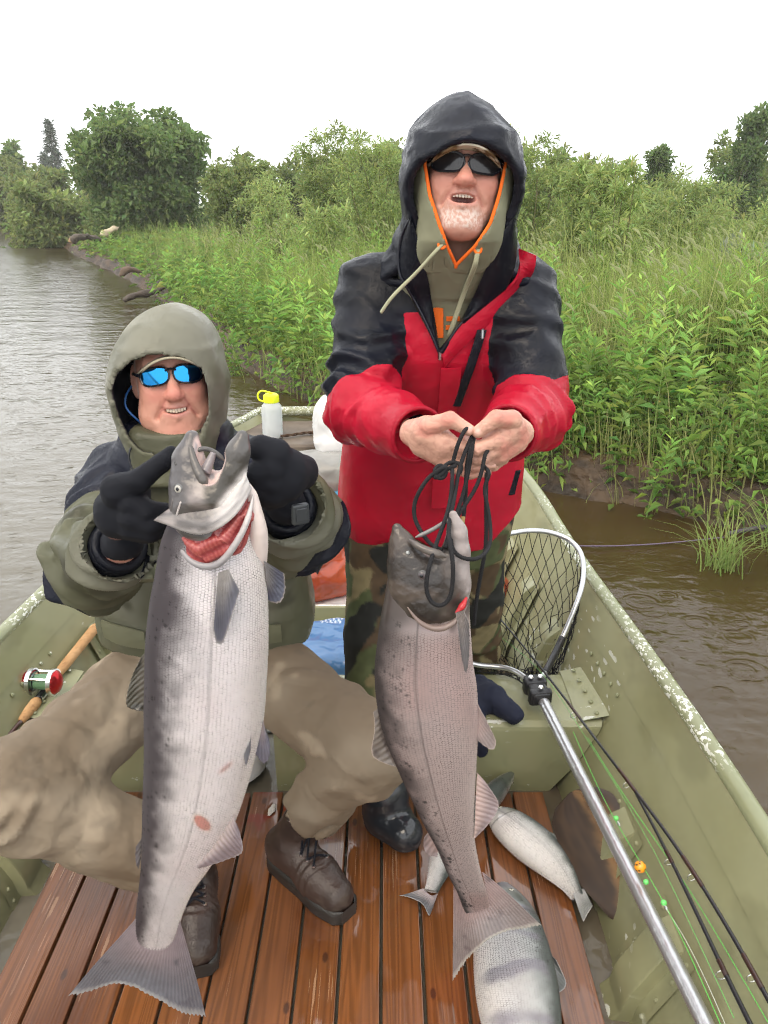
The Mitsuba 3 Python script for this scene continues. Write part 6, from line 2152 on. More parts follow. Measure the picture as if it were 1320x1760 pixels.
    fin(root + '__pectoral_fin', [(-0.194, 1.218, 1.094), (-0.191, 1.218, 1.055)], [(-0.164, 1.235, 1.063), (-0.161, 1.23, 1.033), (-0.174, 1.224, 1.015), (-0.19, 1.221, 1.019)], (.16, .15, .15), (.07, .075, .11), 9, .003, seed=2, fringe=(.32, .28, .25))
    fin(root + '__dorsal_fin', [(-0.399, 1.218, 0.927), (-0.403, 1.213, 0.879), (-0.405, 1.208, 0.822)], [(-0.414, 1.211, 0.903), (-0.433, 1.206, 0.862), (-0.437, 1.201, 0.831), (-0.406, 1.2, 0.821)], (.10, .09, .075), (.085, .078, .06), 10, .003, seed=3, dark=(.03, .028, .025))
    fin(root + '__pelvic_fin', [(-0.231, 1.172, 0.825), (-0.221, 1.172, 0.829)], [(-0.237, 1.163, 0.77), (-0.233, 1.16, 0.741), (-0.225, 1.165, 0.768)], (.24, .21, .22), (.13, .13, .15), 5, .001, seed=4)
    fin(root + '__pelvic_fin', [(-0.21, 1.194, 0.826), (-0.206, 1.196, 0.804)], [(-0.197, 1.191, 0.772), (-0.199, 1.188, 0.732), (-0.208, 1.187, 0.725), (-0.227, 1.188, 0.762)], (.30, .24, .24), (.12, .115, .15), 7, .002, seed=5)
    fin(root + '__anal_fin', [(-0.262, 1.172, 0.649), (-0.29, 1.16, 0.604), (-0.329, 1.153, 0.536)], [(-0.254, 1.156, 0.607), (-0.246, 1.149, 0.568), (-0.271, 1.146, 0.553), (-0.324, 1.15, 0.533)], (.38, .31, .30), (.17, .135, .15), 13, .004, seed=6, fringe=(.28, .25, .25))
    fin(root + '__adipose_fin', [(-0.43, 1.176, 0.574), (-0.436, 1.172, 0.528)], [(-0.442, 1.173, 0.557), (-0.444, 1.168, 0.527), (-0.441, 1.169, 0.51)], (.10, .09, .09), (.11, .10, .11), 4, .001, seed=7)
    fin(root + '__tail_fin', [(-0.453, 1.166, 0.403), (-0.456, 1.163, 0.371), (-0.448, 1.161, 0.347), (-0.426, 1.16, 0.337), (-0.402, 1.161, 0.347), (-0.387, 1.163, 0.371), (-0.376, 1.166, 0.41)],
        [(-0.596, 1.145, 0.23), (-0.558, 1.144, 0.236), (-0.506, 1.143, 0.252), (-0.458, 1.14, 0.244), (-0.406, 1.138, 0.214), (-0.369, 1.138, 0.183), (-0.341, 1.141, 0.165)], (.23, .19, .21), (.115, .118, .14), 30, .006, nt=26, seed=8, fringe=(.26, .26, .26), dark=(.06, .06, .075))
    return root


# ---------------------------------------------------------------- the second held salmon
def salmon_two():
    root = free('salmon')
    tag(root, 'dark backed rosy salmon hanging from the black cord in front of the standing man', 'fish')
    Lp = [(0.008, 1.283, 1.041), (0, 1.278, 0.989), (-0.01, 1.273, 0.929), (-0.016, 1.269, 0.874), (-0.015, 1.265, 0.818), (-0.005, 1.26, 0.76), (0.019, 1.255, 0.689), (0.045, 1.25, 0.622), (0.074, 1.245, 0.553), (0.099, 1.242, 0.499), (0.122, 1.238, 0.436), (0.142, 1.234, 0.389), (0.154, 1.232, 0.353), (0.165, 1.231, 0.33)]
    Rp = [(0.144, 1.283, 1.041), (0.147, 1.278, 0.989), (0.151, 1.273, 0.929), (0.156, 1.269, 0.874), (0.165, 1.265, 0.818), (0.17, 1.26, 0.76), (0.17, 1.255, 0.689), (0.169, 1.25, 0.622), (0.169, 1.245, 0.553), (0.172, 1.242, 0.499), (0.184, 1.238, 0.439), (0.194, 1.235, 0.403), (0.199, 1.234, 0.38), (0.2, 1.233, 0.361)]
    Lp, Rp = np.array(Lp), np.array(Rp)
    C, W = (Lp + Rp) / 2, np.linalg.norm(Lp - Rp, axis=1) / 2
    TH = W * np.array([.45, .50, .54, .56, .57, .57, .57, .56, .54, .52, .5, .40, .24, .07])
    v, f, uv, s, a, _ = fish_body(C, W, TH, Lp - Rp, 380, 170, roll=.05)
    c = king_colors(v, s, a, None, (.42, .345, .34), (.54, .45, .43), (.036, .031, .031), (700, 1.3, .10), 15, blush=(.42, .26, .245), bl=.45, belly0=2.3)
    c = vmix(c, (.05, .042, .040), sstep(.30, .08, s) * sstep(2.0, .7, a) * .9)
    c = vmix(c, (.085, .068, .062), sstep(.13, .075, s + .012 * nz(v, 40, 3)) * .85)
    uv[:, 0] = np.maximum(uv[:, 0] - .085, 0)
    put(root + '__body', (v, f), 'm_fish', True, c, uv=uv)
    up = [(0.022, 1.289, 1.122), (0.03, 1.285, 1.094), (0.042, 1.28, 1.061), (0.061, 1.277, 1.022), (0.073, 1.277, 0.995)]
    lo = [(0.115, 1.287, 1.146), (0.122, 1.284, 1.116), (0.121, 1.282, 1.079), (0.103, 1.277, 1.028), (0.085, 1.277, 0.995)]
    ru, rl = [8 * PX, 18 * PX, 34 * PX, 52 * PX, 62 * PX], [7 * PX, 13 * PX, 21 * PX, 42 * PX, 58 * PX]
    cav = [(0.079, 1.288, 1.15), (0.079, 1.274, 1.109), (0.076, 1.252, 1.087)]
    def sd(p):
        d = px_sd(p, up, ru, .66, .02)
        d = su(d, px_sd(p, lo, rl, .66, .02), .02)
        d = sdiff(d, chain(p, np.array(cav), [27 * PX, 14 * PX, 6 * PX]), .006)
        # the slit of the gill cover
        d = sdiff(d, chain(p, np.array([(0.042, 1.226, 1.003), (0.065, 1.219, 0.988), (0.093, 1.219, 0.985), (0.121, 1.23, 0.995), (0.143, 1.259, 1.026)]), [3 * PX] * 5), .004)
        return d
    v, f = nets(sd, np.array((-0.02, 1.272, 0.907)) - [.02, .08, .0], np.array((0.164, 1.293, 1.161)) + [.02, .08, .01], .0021)
    v = relax(v, f, 1, .4)
    n_ = vnormals(v, f)
    v = v + n_ * (.0011 * ridge(v, 34, 5, .5, 2))[:, None]
    pv = v.astype(np.float32)
    dl, du = chain(pv, np.array(lo), rl, .02), chain(pv, np.array(up), ru, .02)
    dc = chain(pv, np.array(cav), [27 * PX, 14 * PX, 6 * PX])
    n1 = nz(v, 24, 24); n2 = nz(v, 75, 26)
    c = np.tile([.032, .026, .023], (len(v), 1))
    c = vmix(c, (.085, .066, .055), sstep(-.1, .4, n1) * .9)
    c = vmix(c, (.20, .175, .165), sstep(.1, .5, nz(v, 17, 29)) * sstep(.06, .10, v[:, 0]) * .8)
    c = vmix(c, (.38, .33, .32), sstep(.125, .150, v[:, 0] + .2 * (v[:, 2] - 1.0)) * .85)
    c = vmix(c, (.62, .46, .43), sstep(.006, .001, dc))
    c = c * (.85 + .3 * n2)[:, None]
    put(root + '__head', (v, f), 'm_slick', True, c)
    put(root + '__jaw_bone', tube(spline([(0.041, 1.268, 1.11), (0.059, 1.253, 1.102), (0.081, 1.246, 1.095), (0.102, 1.246, 1.088)], 16), np.interp(np.linspace(0, 1, 16), [0, .2, .8, 1], [1, 6, 8, 3]) * PX, 10), 'm_slick', True, [.09, .078, .07])
    put(root + '__jaw_bone', tube(spline([(0.052, 1.282, 1.107), (0.073, 1.289, 1.114), (0.097, 1.288, 1.129), (0.111, 1.287, 1.14)], 16), np.interp(np.linspace(0, 1, 16), [0, .15, .85, 1], [1, 4, 4, 1]) * PX, 8), 'm_slick', True, [.15, .14, .14])
    q = np.array((0.062, 1.284, 1.053))
    q[1] = float(onto(sd, q[0], q[2], q[1] - .12, q[1] + .08, 300)[0]) - .002
    eye_ball(root + '__eye', q, 6.6 * PX, unit([-.25, -1, .1]), (.06, .05, .055))
    put(root + '__nostril', tube(np.array([(0.038, 1.263, 1.087), (0.041, 1.261, 1.089)]), 3.2 * PX, 8), 'm_slick', True, [.38, .40, .40])
    put(root + '__gill_slit', tube(spline([(0.119, 1.231, 0.992), (0.129, 1.236, 1.001), (0.138, 1.246, 1.014)], 10), np.array([2, 3, 4, 5, 6, 6, 5, 4, 3, 2]) * PX, 8), 'm_slick', True, [.42, .02, .025])
    rim = spline([(0.039, 1.234, 1.002), (0.06, 1.226, 0.978), (0.092, 1.222, 0.968), (0.12, 1.23, 0.979), (0.14, 1.248, 0.998)], 40)
    put(root + '__gill_rim', tube(rim, np.interp(np.linspace(0, 1, 40), [0, .15, .5, .85, 1], [1, 3, 6, 4, 1]) * PX, 10), 'm_slick', True, [.17, .125, .11])
    fin(root + '__pectoral_fin', [(0.12, 1.226, 0.995), (0.132, 1.228, 0.998)], [(0.128, 1.215, 0.94), (0.137, 1.211, 0.891), (0.143, 1.217, 0.916), (0.141, 1.226, 0.972)], (.22, .19, .18), (.12, .11, .115), 8, .002, seed=11)
    fin(root + '__dorsal_fin', [(-0.008, 1.267, 0.79), (0.008, 1.262, 0.722), (0.03, 1.257, 0.664)], [(-0.018, 1.262, 0.778), (-0.02, 1.254, 0.732), (-0.017, 1.249, 0.691), (0.034, 1.249, 0.667)], (.15, .125, .12), (.17, .145, .13), 11, .003, seed=12, fringe=(.36, .3, .27), dark=(.05, .04, .04))
    fin(root + '__pelvic_fin', [(0.163, 1.258, 0.81), (0.167, 1.25, 0.766), (0.165, 1.247, 0.742)], [(0.178, 1.247, 0.778), (0.198, 1.238, 0.732), (0.196, 1.236, 0.717), (0.167, 1.24, 0.732)], (.27, .20, .19), (.21, .17, .165), 9, .002, seed=13, fringe=(.4, .33, .3))
    fin(root + '__anal_fin', [(0.17, 1.247, 0.662), (0.169, 1.24, 0.597), (0.169, 1.235, 0.524)], [(0.191, 1.239, 0.635), (0.209, 1.232, 0.601), (0.203, 1.23, 0.574), (0.17, 1.231, 0.523)], (.44, .33, .31), (.24, .19, .20), 13, .003, seed=14, fringe=(.3, .25, .25))
    fin(root + '__adipose_fin', [(0.086, 1.242, 0.532), (0.101, 1.239, 0.488)], [(0.075, 1.237, 0.52), (0.078, 1.233, 0.488), (0.101, 1.234, 0.477)], (.28, .2, .19), (.2, .15, .15), 4, .001, seed=15)
    fin(root + '__tail_fin', [(0.134, 1.235, 0.417), (0.151, 1.233, 0.377), (0.166, 1.231, 0.359), (0.182, 1.232, 0.362), (0.194, 1.233, 0.383), (0.187, 1.237, 0.437)],
        [(0.136, 1.211, 0.188), (0.16, 1.212, 0.235), (0.183, 1.213, 0.281), (0.222, 1.215, 0.312), (0.27, 1.217, 0.315), (0.306, 1.222, 0.322)], (.30, .22, .22), (.19, .16, .16), 28, .006, nt=26, seed=16, fringe=(.34, .33, .30), dark=(.075, .06, .065))
    return root


def small_salmon(label, pts, wid, dorsal, kind, fins, n=(150, 80)):
    """A salmon lying on the boards: back line direction given, spine through pts (nose first)."""
    root = free('salmon')
    tag(root, label, 'fish')
    C = spline(pts, 12)
    s = np.linspace(0, 1, 12)
    prof = np.interp(s, [0, .05, .16, .32, .5, .68, .82, .93, 1.0], [.16, .42, .78, .97, 1.0, .80, .52, .33, .30])
    W = wid * prof
    TH = W * np.interp(s, [0, .1, .5, .9, 1], [.8, .62, .56, .45, .2])
    v, f, uv, s_, a, araw = fish_body(C, W, TH, np.tile(np.asarray(dorsal, float), (12, 1)), n[0], n[1], roll=.0)
    if kind == 'chum':
        c = king_colors(v, s_, a, None, (.44, .47, .47), (.68, .66, .64), (.09, .11, .10), (60, .9, .1), 41, bl=.15, belly0=2.0)
        bars = sstep(.1, .5, np.sin(s_ * 40 + 1.2 * a + 3.0 * nz(v, 9, 7, 2)) * .45 + .55 * nz(v, 16, 8))
        c = vmix(c, (.23, .22, .26), bars * sstep(.4, .8, a) * sstep(2.7, 2.0, a) * .85)
    else:
        c = king_colors(v, s_, a, None, (.62, .62, .61), (.76, .73, .70), (.07, .095, .085), (60, .8, .1), 45, bl=.1, belly0=1.6)
    head = sstep(.20, .17, s_)
    c = vmix(c, c * .8 + .05, head)
    gl_ = np.exp(-((s_ - .185 - .03 * np.cos(a)) / .006) ** 2)
    c = vmix(c, (.08, .08, .08), gl_ * .7)
    mo = np.exp(-((a - 1.9 + s_ * 4) / .10) ** 2) * sstep(.10, .08, s_)
    c = vmix(c, (.05, .05, .05), mo * .8)
    uv[:, 0] = np.maximum(uv[:, 0] - .19 * uv[:, 0].max(), 0)
    put(root + '__body', (v, f), 'm_fish', True, c, uv=uv)
    i = np.argmin(np.abs(s_ - .085) * 6 + np.abs(araw - 1.05))
    nn = vnormals(v, f)
    eye_ball(root + '__eye', v[i] + nn[i] * .001, .0055, nn[i], (.5, .48, .4))
    for nm, base, tip, c0, c1, rays, sd_ in fins:
        fin(root + '__' + nm, base, tip, c0, c1, rays, .0025, seed=sd_, fringe=(.35, .34, .33))
    return root


salmon_one()
salmon_two()
small_salmon('silver barred salmon lying on the boards at the bottom edge under the hanging tail', [(0.285, 1.564, 0.085), (0.281, 1.439, 0.09), (0.277, 1.298, 0.095), (0.276, 1.156, 0.095), (0.282, 1.04, 0.085), (0.289, 0.96, 0.07)], .088, (.97, -.16, .30), 'chum',
             [('pelvic_fin', [(0.219, 1.305, 0.07), (0.229, 1.283, 0.06)], [(0.208, 1.277, 0.05), (0.217, 1.259, 0.04), (0.231, 1.256, 0.05)], (.4, .36, .36), (.09, .09, .10), 7, 51),
              ('dorsal_fin', [(0.353, 1.37, 0.1), (0.351, 1.267, 0.1)], [(0.371, 1.325, 0.11), (0.382, 1.28, 0.09), (0.351, 1.256, 0.1)], (.3, .31, .31), (.12, .13, .13), 9, 52)], (200, 110))
small_salmon('small white bellied salmon lying slantwise on the right edge of the boards', [(0.291, 1.845, 0.07), (0.325, 1.793, 0.075), (0.372, 1.728, 0.075), (0.421, 1.66, 0.07), (0.456, 1.593, 0.06), (0.471, 1.554, 0.05)], .056, (.80, .52, .30), 'coho',
             [('pectoral_fin', [(0.315, 1.8, 0.1), (0.323, 1.787, 0.1)], [(0.325, 1.758, 0.1), (0.339, 1.759, 0.095), (0.337, 1.778, 0.1)], (.2, .2, .2), (.08, .09, .08), 5, 61),
              ('anal_fin', [(0.408, 1.643, 0.06), (0.438, 1.615, 0.05)], [(0.404, 1.631, 0.045), (0.422, 1.62, 0.045), (0.439, 1.616, 0.045)], (.5, .5, .5), (.4, .38, .38), 6, 62),
              ('dorsal_fin', [(0.405, 1.748, 0.09), (0.423, 1.72, 0.09)], [(0.438, 1.721, 0.1), (0.445, 1.705, 0.1), (0.429, 1.703, 0.09)], (.2, .22, .2), (.14, .16, .15), 6, 63),
              ('tail_fin', [(0.459, 1.56, 0.06), (0.489, 1.58, 0.055)], [(0.469, 1.487, 0.045), (0.483, 1.507, 0.05), (0.503, 1.534, 0.05)], (.42, .42, .42), (.22, .23, .22), 12, 64)], (150, 80))
small_salmon('small salmon mostly hidden behind the rosy one, only its tail showing by the rubber boot', [(0.376, 2.011, 0.06), (0.292, 1.885, 0.07), (0.218, 1.781, 0.07), (0.165, 1.698, 0.065), (0.137, 1.633, 0.055), (0.113, 1.575, 0.045)], .060, (.6, .7, .2), 'coho',
             [('tail_fin', [(0.097, 1.585, 0.05), (0.117, 1.568, 0.045), (0.131, 1.575, 0.045)], [(0.037, 1.573, 0.04), (0.065, 1.564, 0.045), (0.095, 1.539, 0.045), (0.106, 1.508, 0.045), (0.115, 1.53, 0.04)], (.36, .30, .30), (.12, .12, .13), 14, 71),
              ('anal_fin', [(0.16, 1.663, 0.06), (0.134, 1.622, 0.05)], [(0.165, 1.643, 0.045), (0.148, 1.62, 0.045), (0.134, 1.62, 0.045)], (.4, .36, .36), (.28, .25, .25), 6, 72)], (140, 70))

# ================================================================ gear in the boat
BLK = np.array([.012, .012, .014])


def sdmesh(fn, lo, hi, h, sm=1):
    v, f = nets(fn, lo, hi, h)
    return relax(v, f, sm, .4), f


# white bucket the seated man sits on
def bucket():
    c = np.array([-.488, 2.105, 0])
    k = free('bucket')
    tag(k, 'white plastic bucket under the seated man, in the gap of the bench', 'bucket')
    prof = [(.0001, .024), (.125, .024), (.131, .030), (.133, .06), (.140, .30), (.150, .31), (.150, .335), (.143, .34), (.150, .365), (.146, .375), (.0001, .385)]
    put(k + '__pail', moved(lathe(prof, 48), None, c), 'm_wet', 35, [.62, .62, .62])
    a = np.linspace(.2, 2.94, 30)
    put(k + '__handle', tube(np.c_[c[0] - .155 * np.cos(a), np.full(30, c[1] - .155 * 0) - .15 * np.sin(a) * .9, .31 - .12 * np.sin(a)], .003, 6), 'm_metal', True)


bucket()


# landing net
def landing_net():
    k = free('landing_net')
    tag(k, 'landing net with aluminium hoop, long silver handle and black mesh lying over the bench', 'landing net')
    h0, h1 = np.array((0.448, 2.062, 0.305)), np.array((0.594, 1.05, 0.22))
    put(k + '__handle', tube(spline([h0, h1], 20), .0160, 20), 'm_alu_tube', 40)
    d = unit(h1 - h0)
    hoop = [(0.468, 2.129, 0.31), (0.554, 2.302, 0.33), (0.607, 2.351, 0.44), (0.64, 2.418, 0.51), (0.637, 2.492, 0.57), (0.582, 2.544, 0.6), (0.489, 2.536, 0.62), (0.394, 2.5, 0.62), (0.284, 2.455, 0.6), (0.201, 2.419, 0.52), (0.172, 2.389, 0.4), (0.209, 2.269, 0.32), (0.292, 2.239, 0.29), (0.373, 2.222, 0.29), (0.421, 2.163, 0.295), (0.434, 2.101, 0.3)]
    hp = spline(hoop, 120)
    put(k + '__hoop', tube(hp, .0085, 10), 'm_alu_tube', 40)
    # grip wraps near the throat
    put(k + '__throat_wrap', tube(hp[2:14], .0112, 10), 'm_wet', True, BLK)
    v, f = merge([rbox((.055, .105, .040), .010, seg=2), rbox((.068, .040, .050), .012, (0, .02, 0), seg=2), rbox((.068, .030, .048), .010, (0, -.032, 0), seg=2)])
    F_ = np.stack([unit(np.cross(-d, [0, 0, 1.0])), -d, unit(np.cross(unit(np.cross(-d, [0, 0, 1.0])), -d))], 1)
    put(k + '__yoke', moved((v, f), F_, h0 + [-.006, .005, .006]), 'm_wet', 40, BLK)
    bolt = lathe([(.0001, .004), (.006, .004), (.008, .001), (.008, 0)], 12)
    for o in ((-.014, .02), (.014, .02), (0, -.03)):
        put(k + '__bolt', moved(bolt, F_, h0 + F_ @ np.array([o[0], o[1], .031]) + [-.006, .005, .006]), 'm_chrome', 40)
    # the netting hangs as a bag behind the bench
    n, m = 44, 17
    H_ = spline(hoop + [hoop[0]], n + 1)[:-1]
    c = H_.mean(0)
    low = np.array([c[0] + .06, c[1] + .06, .07])
    t = np.linspace(0, 1, m)
    r = np.random.default_rng(5)
    Q = np.zeros((n, m, 3))
    for j, tt in enumerate(t):
        sh = 1 - .80 * tt ** 1.6
        Q[:, j] = low * (1 - sh) * [1, 1, 0] + H_ * [sh, sh, 0]
        Q[:, j, 2] = H_[:, 2] * (1 - tt ** .75) + (.055 + .02 * r.random(n)) * tt ** .75
        Q[:, j] += r.normal(0, .006, (n, 3)) * min(1, tt * 3) + .012 * np.stack([np.sin(np.arange(n) * .9 + j), np.cos(np.arange(n) * .7 + j * 1.3), 0 * np.arange(n)], 1) * tt
    Q[:, :, 2] = np.where((Q[:, :, 1] > 1.97) & (Q[:, :, 1] < 2.275), np.maximum(Q[:, :, 2], .262), np.maximum(Q[:, :, 2], .03))
    lines = []
    for i in range(n):
        for sg in (1, -1):
            p = np.array([Q[(i + sg * (j // 2 + (j % 2 if sg > 0 else j % 2))) % n, j] * .5 + Q[(i + sg * (j // 2)) % n, j] * .5 for j in range(m)])
            lines.append(tube(p, .0015, 3, caps=False))
    put(k + '__netting', merge(lines), 'm_matte', True, BLK)
    labels[k + '__netting'] = {'kind': 'stuff'}


scene['m_alu_tube'] = two(bumped(pr((0.60, 0.61, 0.63), 0.30, 0.5, metallic=0.85), lambda p, n, uv: pf(p.x * 60, p.y * 60, p.z * 60, 3) * 0.0015, 1.0, 1e-3))
landing_net()


def guide(c, ax, r):
    a = np.linspace(0, 6.283, 16, endpoint=False)
    F_ = frame(ax)
    ring = tube(c - F_[:, 1] * 0 + [0, 0, -r - .006] + r * (np.cos(a)[:, None] * F_[:, 0] + np.sin(a)[:, None] * np.array([0, 0, 1.0])), .0012, 5, closed=True)
    foot = tube(np.array([c + ax * .02, c + [0, 0, -.006], c - ax * .02]), .0011, 4)
    return merge([ring, foot])


def rod(label, pts, r0, r1, guides, seed):
    k = free('fishing_rod')
    tag(k, label, 'fishing rod')
    p = spline(pts, 40)
    put(k + '__blank', tube(p, np.linspace(r0, r1, 40), 8), 'm_gloss', True, BLK)
    for q, r in guides:
        i = np.argmin(np.linalg.norm(p - np.array(q), axis=1))
        i = min(max(i, 1), 38)
        put(k + '__guide', guide(p[i], unit(p[i + 1] - p[i - 1]), r), 'm_chrome', True)
        put(k + '__wrap', tube(p[i - 1:i + 2], np.interp(i, [0, 39], [r0, r1]) * 1.18, 8), 'm_gloss', True, [.03, .012, .008])
    return k


rod('upper of two black fishing rods, crossing the black net yoke', [(0.377, 2.417, 0.36), (0.469, 2.087, 0.352), (0.551, 1.693, 0.36), (0.624, 1.338, 0.36), (0.649, 1.024, 0.37), (0.654, 0.91, 0.37)], .0026, .0046,
    [((0.506, 1.896, 0.35), .009), ((0.573, 1.585, 0.36), .008), ((0.625, 1.332, 0.36), .009), ((0.643, 1.075, 0.37), .009)], 1)
rod('second black fishing rod below the first, starting beside the paddle at the right', [(0.591, 1.614, 0.33), (0.616, 1.394, 0.31), (0.629, 1.145, 0.3), (0.638, 0.951, 0.3)], .0032, .0052, [((0.615, 1.411, 0.31), .008), ((0.628, 1.15, 0.3), .011)], 2)
for j, (lb, pts, col, r) in enumerate((('bright green fishing line running nearest the silver net handle', [(0.497, 1.836, 0.33), (0.53, 1.557, 0.3), (0.568, 1.298, 0.3), (0.582, 1.028, 0.3)], (.10, .50, .08), .0008),
                                       ('bright green fishing line running between the net handle and the rods', [(0.529, 1.81, 0.33), (0.567, 1.565, 0.33), (0.623, 1.379, 0.3), (0.648, 1.202, 0.3), (0.666, 1.033, 0.3)], (.10, .50, .08), .0008),
                                       ('green fishing line slanting down from the upper rod tip over the bench', [(0.376, 2.339, 0.33), (0.459, 2.149, 0.33), (0.522, 1.825, 0.33), (0.584, 1.519, 0.3), (0.601, 1.286, 0.3), (0.61, 1.044, 0.3)], (.12, .42, .10), .0007),
                                       ('pale leader line below the orange bead', [(0.566, 1.292, 0.3), (0.58, 1.215, 0.3), (0.588, 1.113, 0.3), (0.59, 1.028, 0.3)], (.45, .48, .42), .0007))):
    tag(put('fishing_line', tube(spline(pts, 30), r, 5), 'm_wet', True, col), lb, 'fishing line')


def bead(c, r, col, label):
    s = trimesh.creation.icosphere(3, r)
    v = np.array(s.vertices)
    cc = np.tile(np.asarray(col, float), (len(v), 1))
    if col[0] > .5:
        rr = np.random.default_rng(3)
        for q in unit(rr.normal(0, 1, (16, 3))):
            cc = vmix(cc, (.02, .02, .015), sstep(.22, .17, np.linalg.norm(v / r - q, axis=1)))
    tag(put('bead', (v + np.asarray(c), np.array(s.faces)), 'm_gloss', True, cc), label, 'bead')


bead((0.548, 1.395, 0.3), .0125, (.80, .30, .015), 'orange black dotted egg bead on the fishing line beside the net handle')
bead((0.536, 1.545, 0.3), .0060, (.12, .55, .12), 'uppermost green bead on the line beside the net handle')
bead((0.548, 1.353, 0.3), .0058, (.12, .55, .12), 'green bead just below the orange one')
bead((0.568, 1.298, 0.3), .0062, (.12, .55, .12), 'lowest green bead on the line beside the net handle')
for a, b, lb in (((0.536, 1.534, 0.3), (0.538, 1.519, 0.3), 'small steel swivel under the uppermost green bead'), ((0.568, 1.29, 0.3), (0.569, 1.28, 0.3), 'small steel swivel under the lowest green bead')):
    tag(put('swivel', tube(np.array([a, (np.array(a) + b) / 2, b]), [.002, .0034, .002], 8), 'm_chrome', True), lb, 'swivel')


# rod with red reel at the left end of the bench
def red_reel_rod():
    k = free('fishing_rod')
    tag(k, 'cork gripped fishing rod with a red and silver reel, left end of the bench', 'fishing rod')
    b0, b1 = np.array((-0.966, 2.473, 0.3)), np.array((-0.997, 2.17, 0.285))
    s0, s1 = np.array((-0.997, 2.17, 0.285)), np.array((-1.005, 2.059, 0.28))
    f0, f1 = np.array((-1.005, 2.059, 0.28)), np.array((-1.014, 1.962, 0.275))
    cork = lambda a, b, r: tube(spline([a, b], 30), r, 20)
    for a, b, r in ((b0, b1, np.interp(np.linspace(0, 1, 30), [0, .06, .8, 1], [.012, .0165, .015, .0115])), (f0, f1, np.interp(np.linspace(0, 1, 30), [0, .1, .5, .95, 1], [.013, .016, .0155, .011, .007]))):
        v, f = cork(a, b, r)
        c = vmix(np.tile([.42, .24, .11], (len(v), 1)), (.25, .12, .05), sstep(.1, .5, nz(v, 130, 3)) * .7)
        c = vmix(c, (.52, .33, .17), sstep(0, .5, nz(v, 25, 8)) * .6)
        put(k + '__cork_grip', (v, f), 'm_matte', True, c)
    put(k + '__reel_seat', tube(spline([s0, s1], 12), np.interp(np.linspace(0, 1, 12), [0, .2, .6, 1], [.0115, .014, .011, .012]), 16), 'm_gloss', True, BLK)
    put(k + '__blank', tube(spline([f1, np.array((-1.057, 1.809, 0.24))], 10), np.linspace(.0065, .005, 10), 8), 'm_gloss', True, [.055, .025, .02])
    d = unit(s1 - s0)
    ax = unit(np.cross(d, [0, 0, 1.0]))
    up = unit(np.cross(ax, d))
    up = up if up[2] > 0 else -up
    c = (s0 + s1) / 2 + d * .012 + up * .034
    RS = 1.4
    G = lambda m_, R_, t_: moved(m_, R_, t_, RS)
    Fm = np.stack([d, up, ax], 1)
    if np.linalg.det(Fm) < 0:
        Fm[:, 0] *= -1
    plate = lathe([(.0001, .016), (.010, .015), (.020, .010), (.0255, .003), (.0260, -.004), (.0245, -.006), (.0001, -.006)], 32)
    for s_ in (1, -1):
        r_ = put(k + '__reel', G(plate, Fm @ (np.eye(3) if s_ > 0 else np.diag([1, -1, -1.0])), c + ax * s_ * .026 * RS), 'm_redmetal', 35)
        put(r_ + '__ring', G(lathe([(.0255, .004), (.0285, .003), (.0285, -.006), (.0255, -.006)], 32), Fm, c + ax * s_ * .023 * RS), 'm_chrome', 35)
    put(k + '__spool', G(lathe([(.0001, .022), (.021, .022), (.021, .017), (.013, .015), (.013, -.015), (.021, -.017), (.021, -.022), (.0001, -.022)], 28), Fm, c), 'm_chrome', 35)
    put(k + '__spooled_line', G(lathe([(.0155, .014), (.0165, .006), (.0165, -.006), (.0155, -.014)], 28), Fm, c), 'm_wet', 35, [.10, .20, .11])
    put(k + '__foot', G(rbox((.055, .010, .020), .003), Fm, c - up * .024 * RS), 'm_chrome', 35)
    for q in (.016, -.016):
        put(k + '__frame_bar', G(rbox((.005, .006, .050), .002), Fm, c + d * q * RS + up * .016 * RS), 'm_chrome', 35)
    put(k + '__crank', merge([G(rbox((.060, .008, .003), .0012), Fm, c + ax * .048 * RS), G(lathe([(.0001, .014), (.006, .014), (.008, .006), (.006, 0), (.0001, 0)], 14), Fm, c + (ax * .049 + d * .027) * RS), G(lathe([(.0001, .014), (.006, .014), (.008, .006), (.006, 0), (.0001, 0)], 14), Fm, c + (ax * .049 - d * .027) * RS)]), 'm_chrome', 35)
    labels[k + '__crank'] = {'label': 'silver double handle of the red reel'}


scene['m_redmetal'] = two(pr((0.42, 0.008, 0.012), 0.16, 0.5, metallic=0.75, clearcoat=0.6))
red_reel_rod()


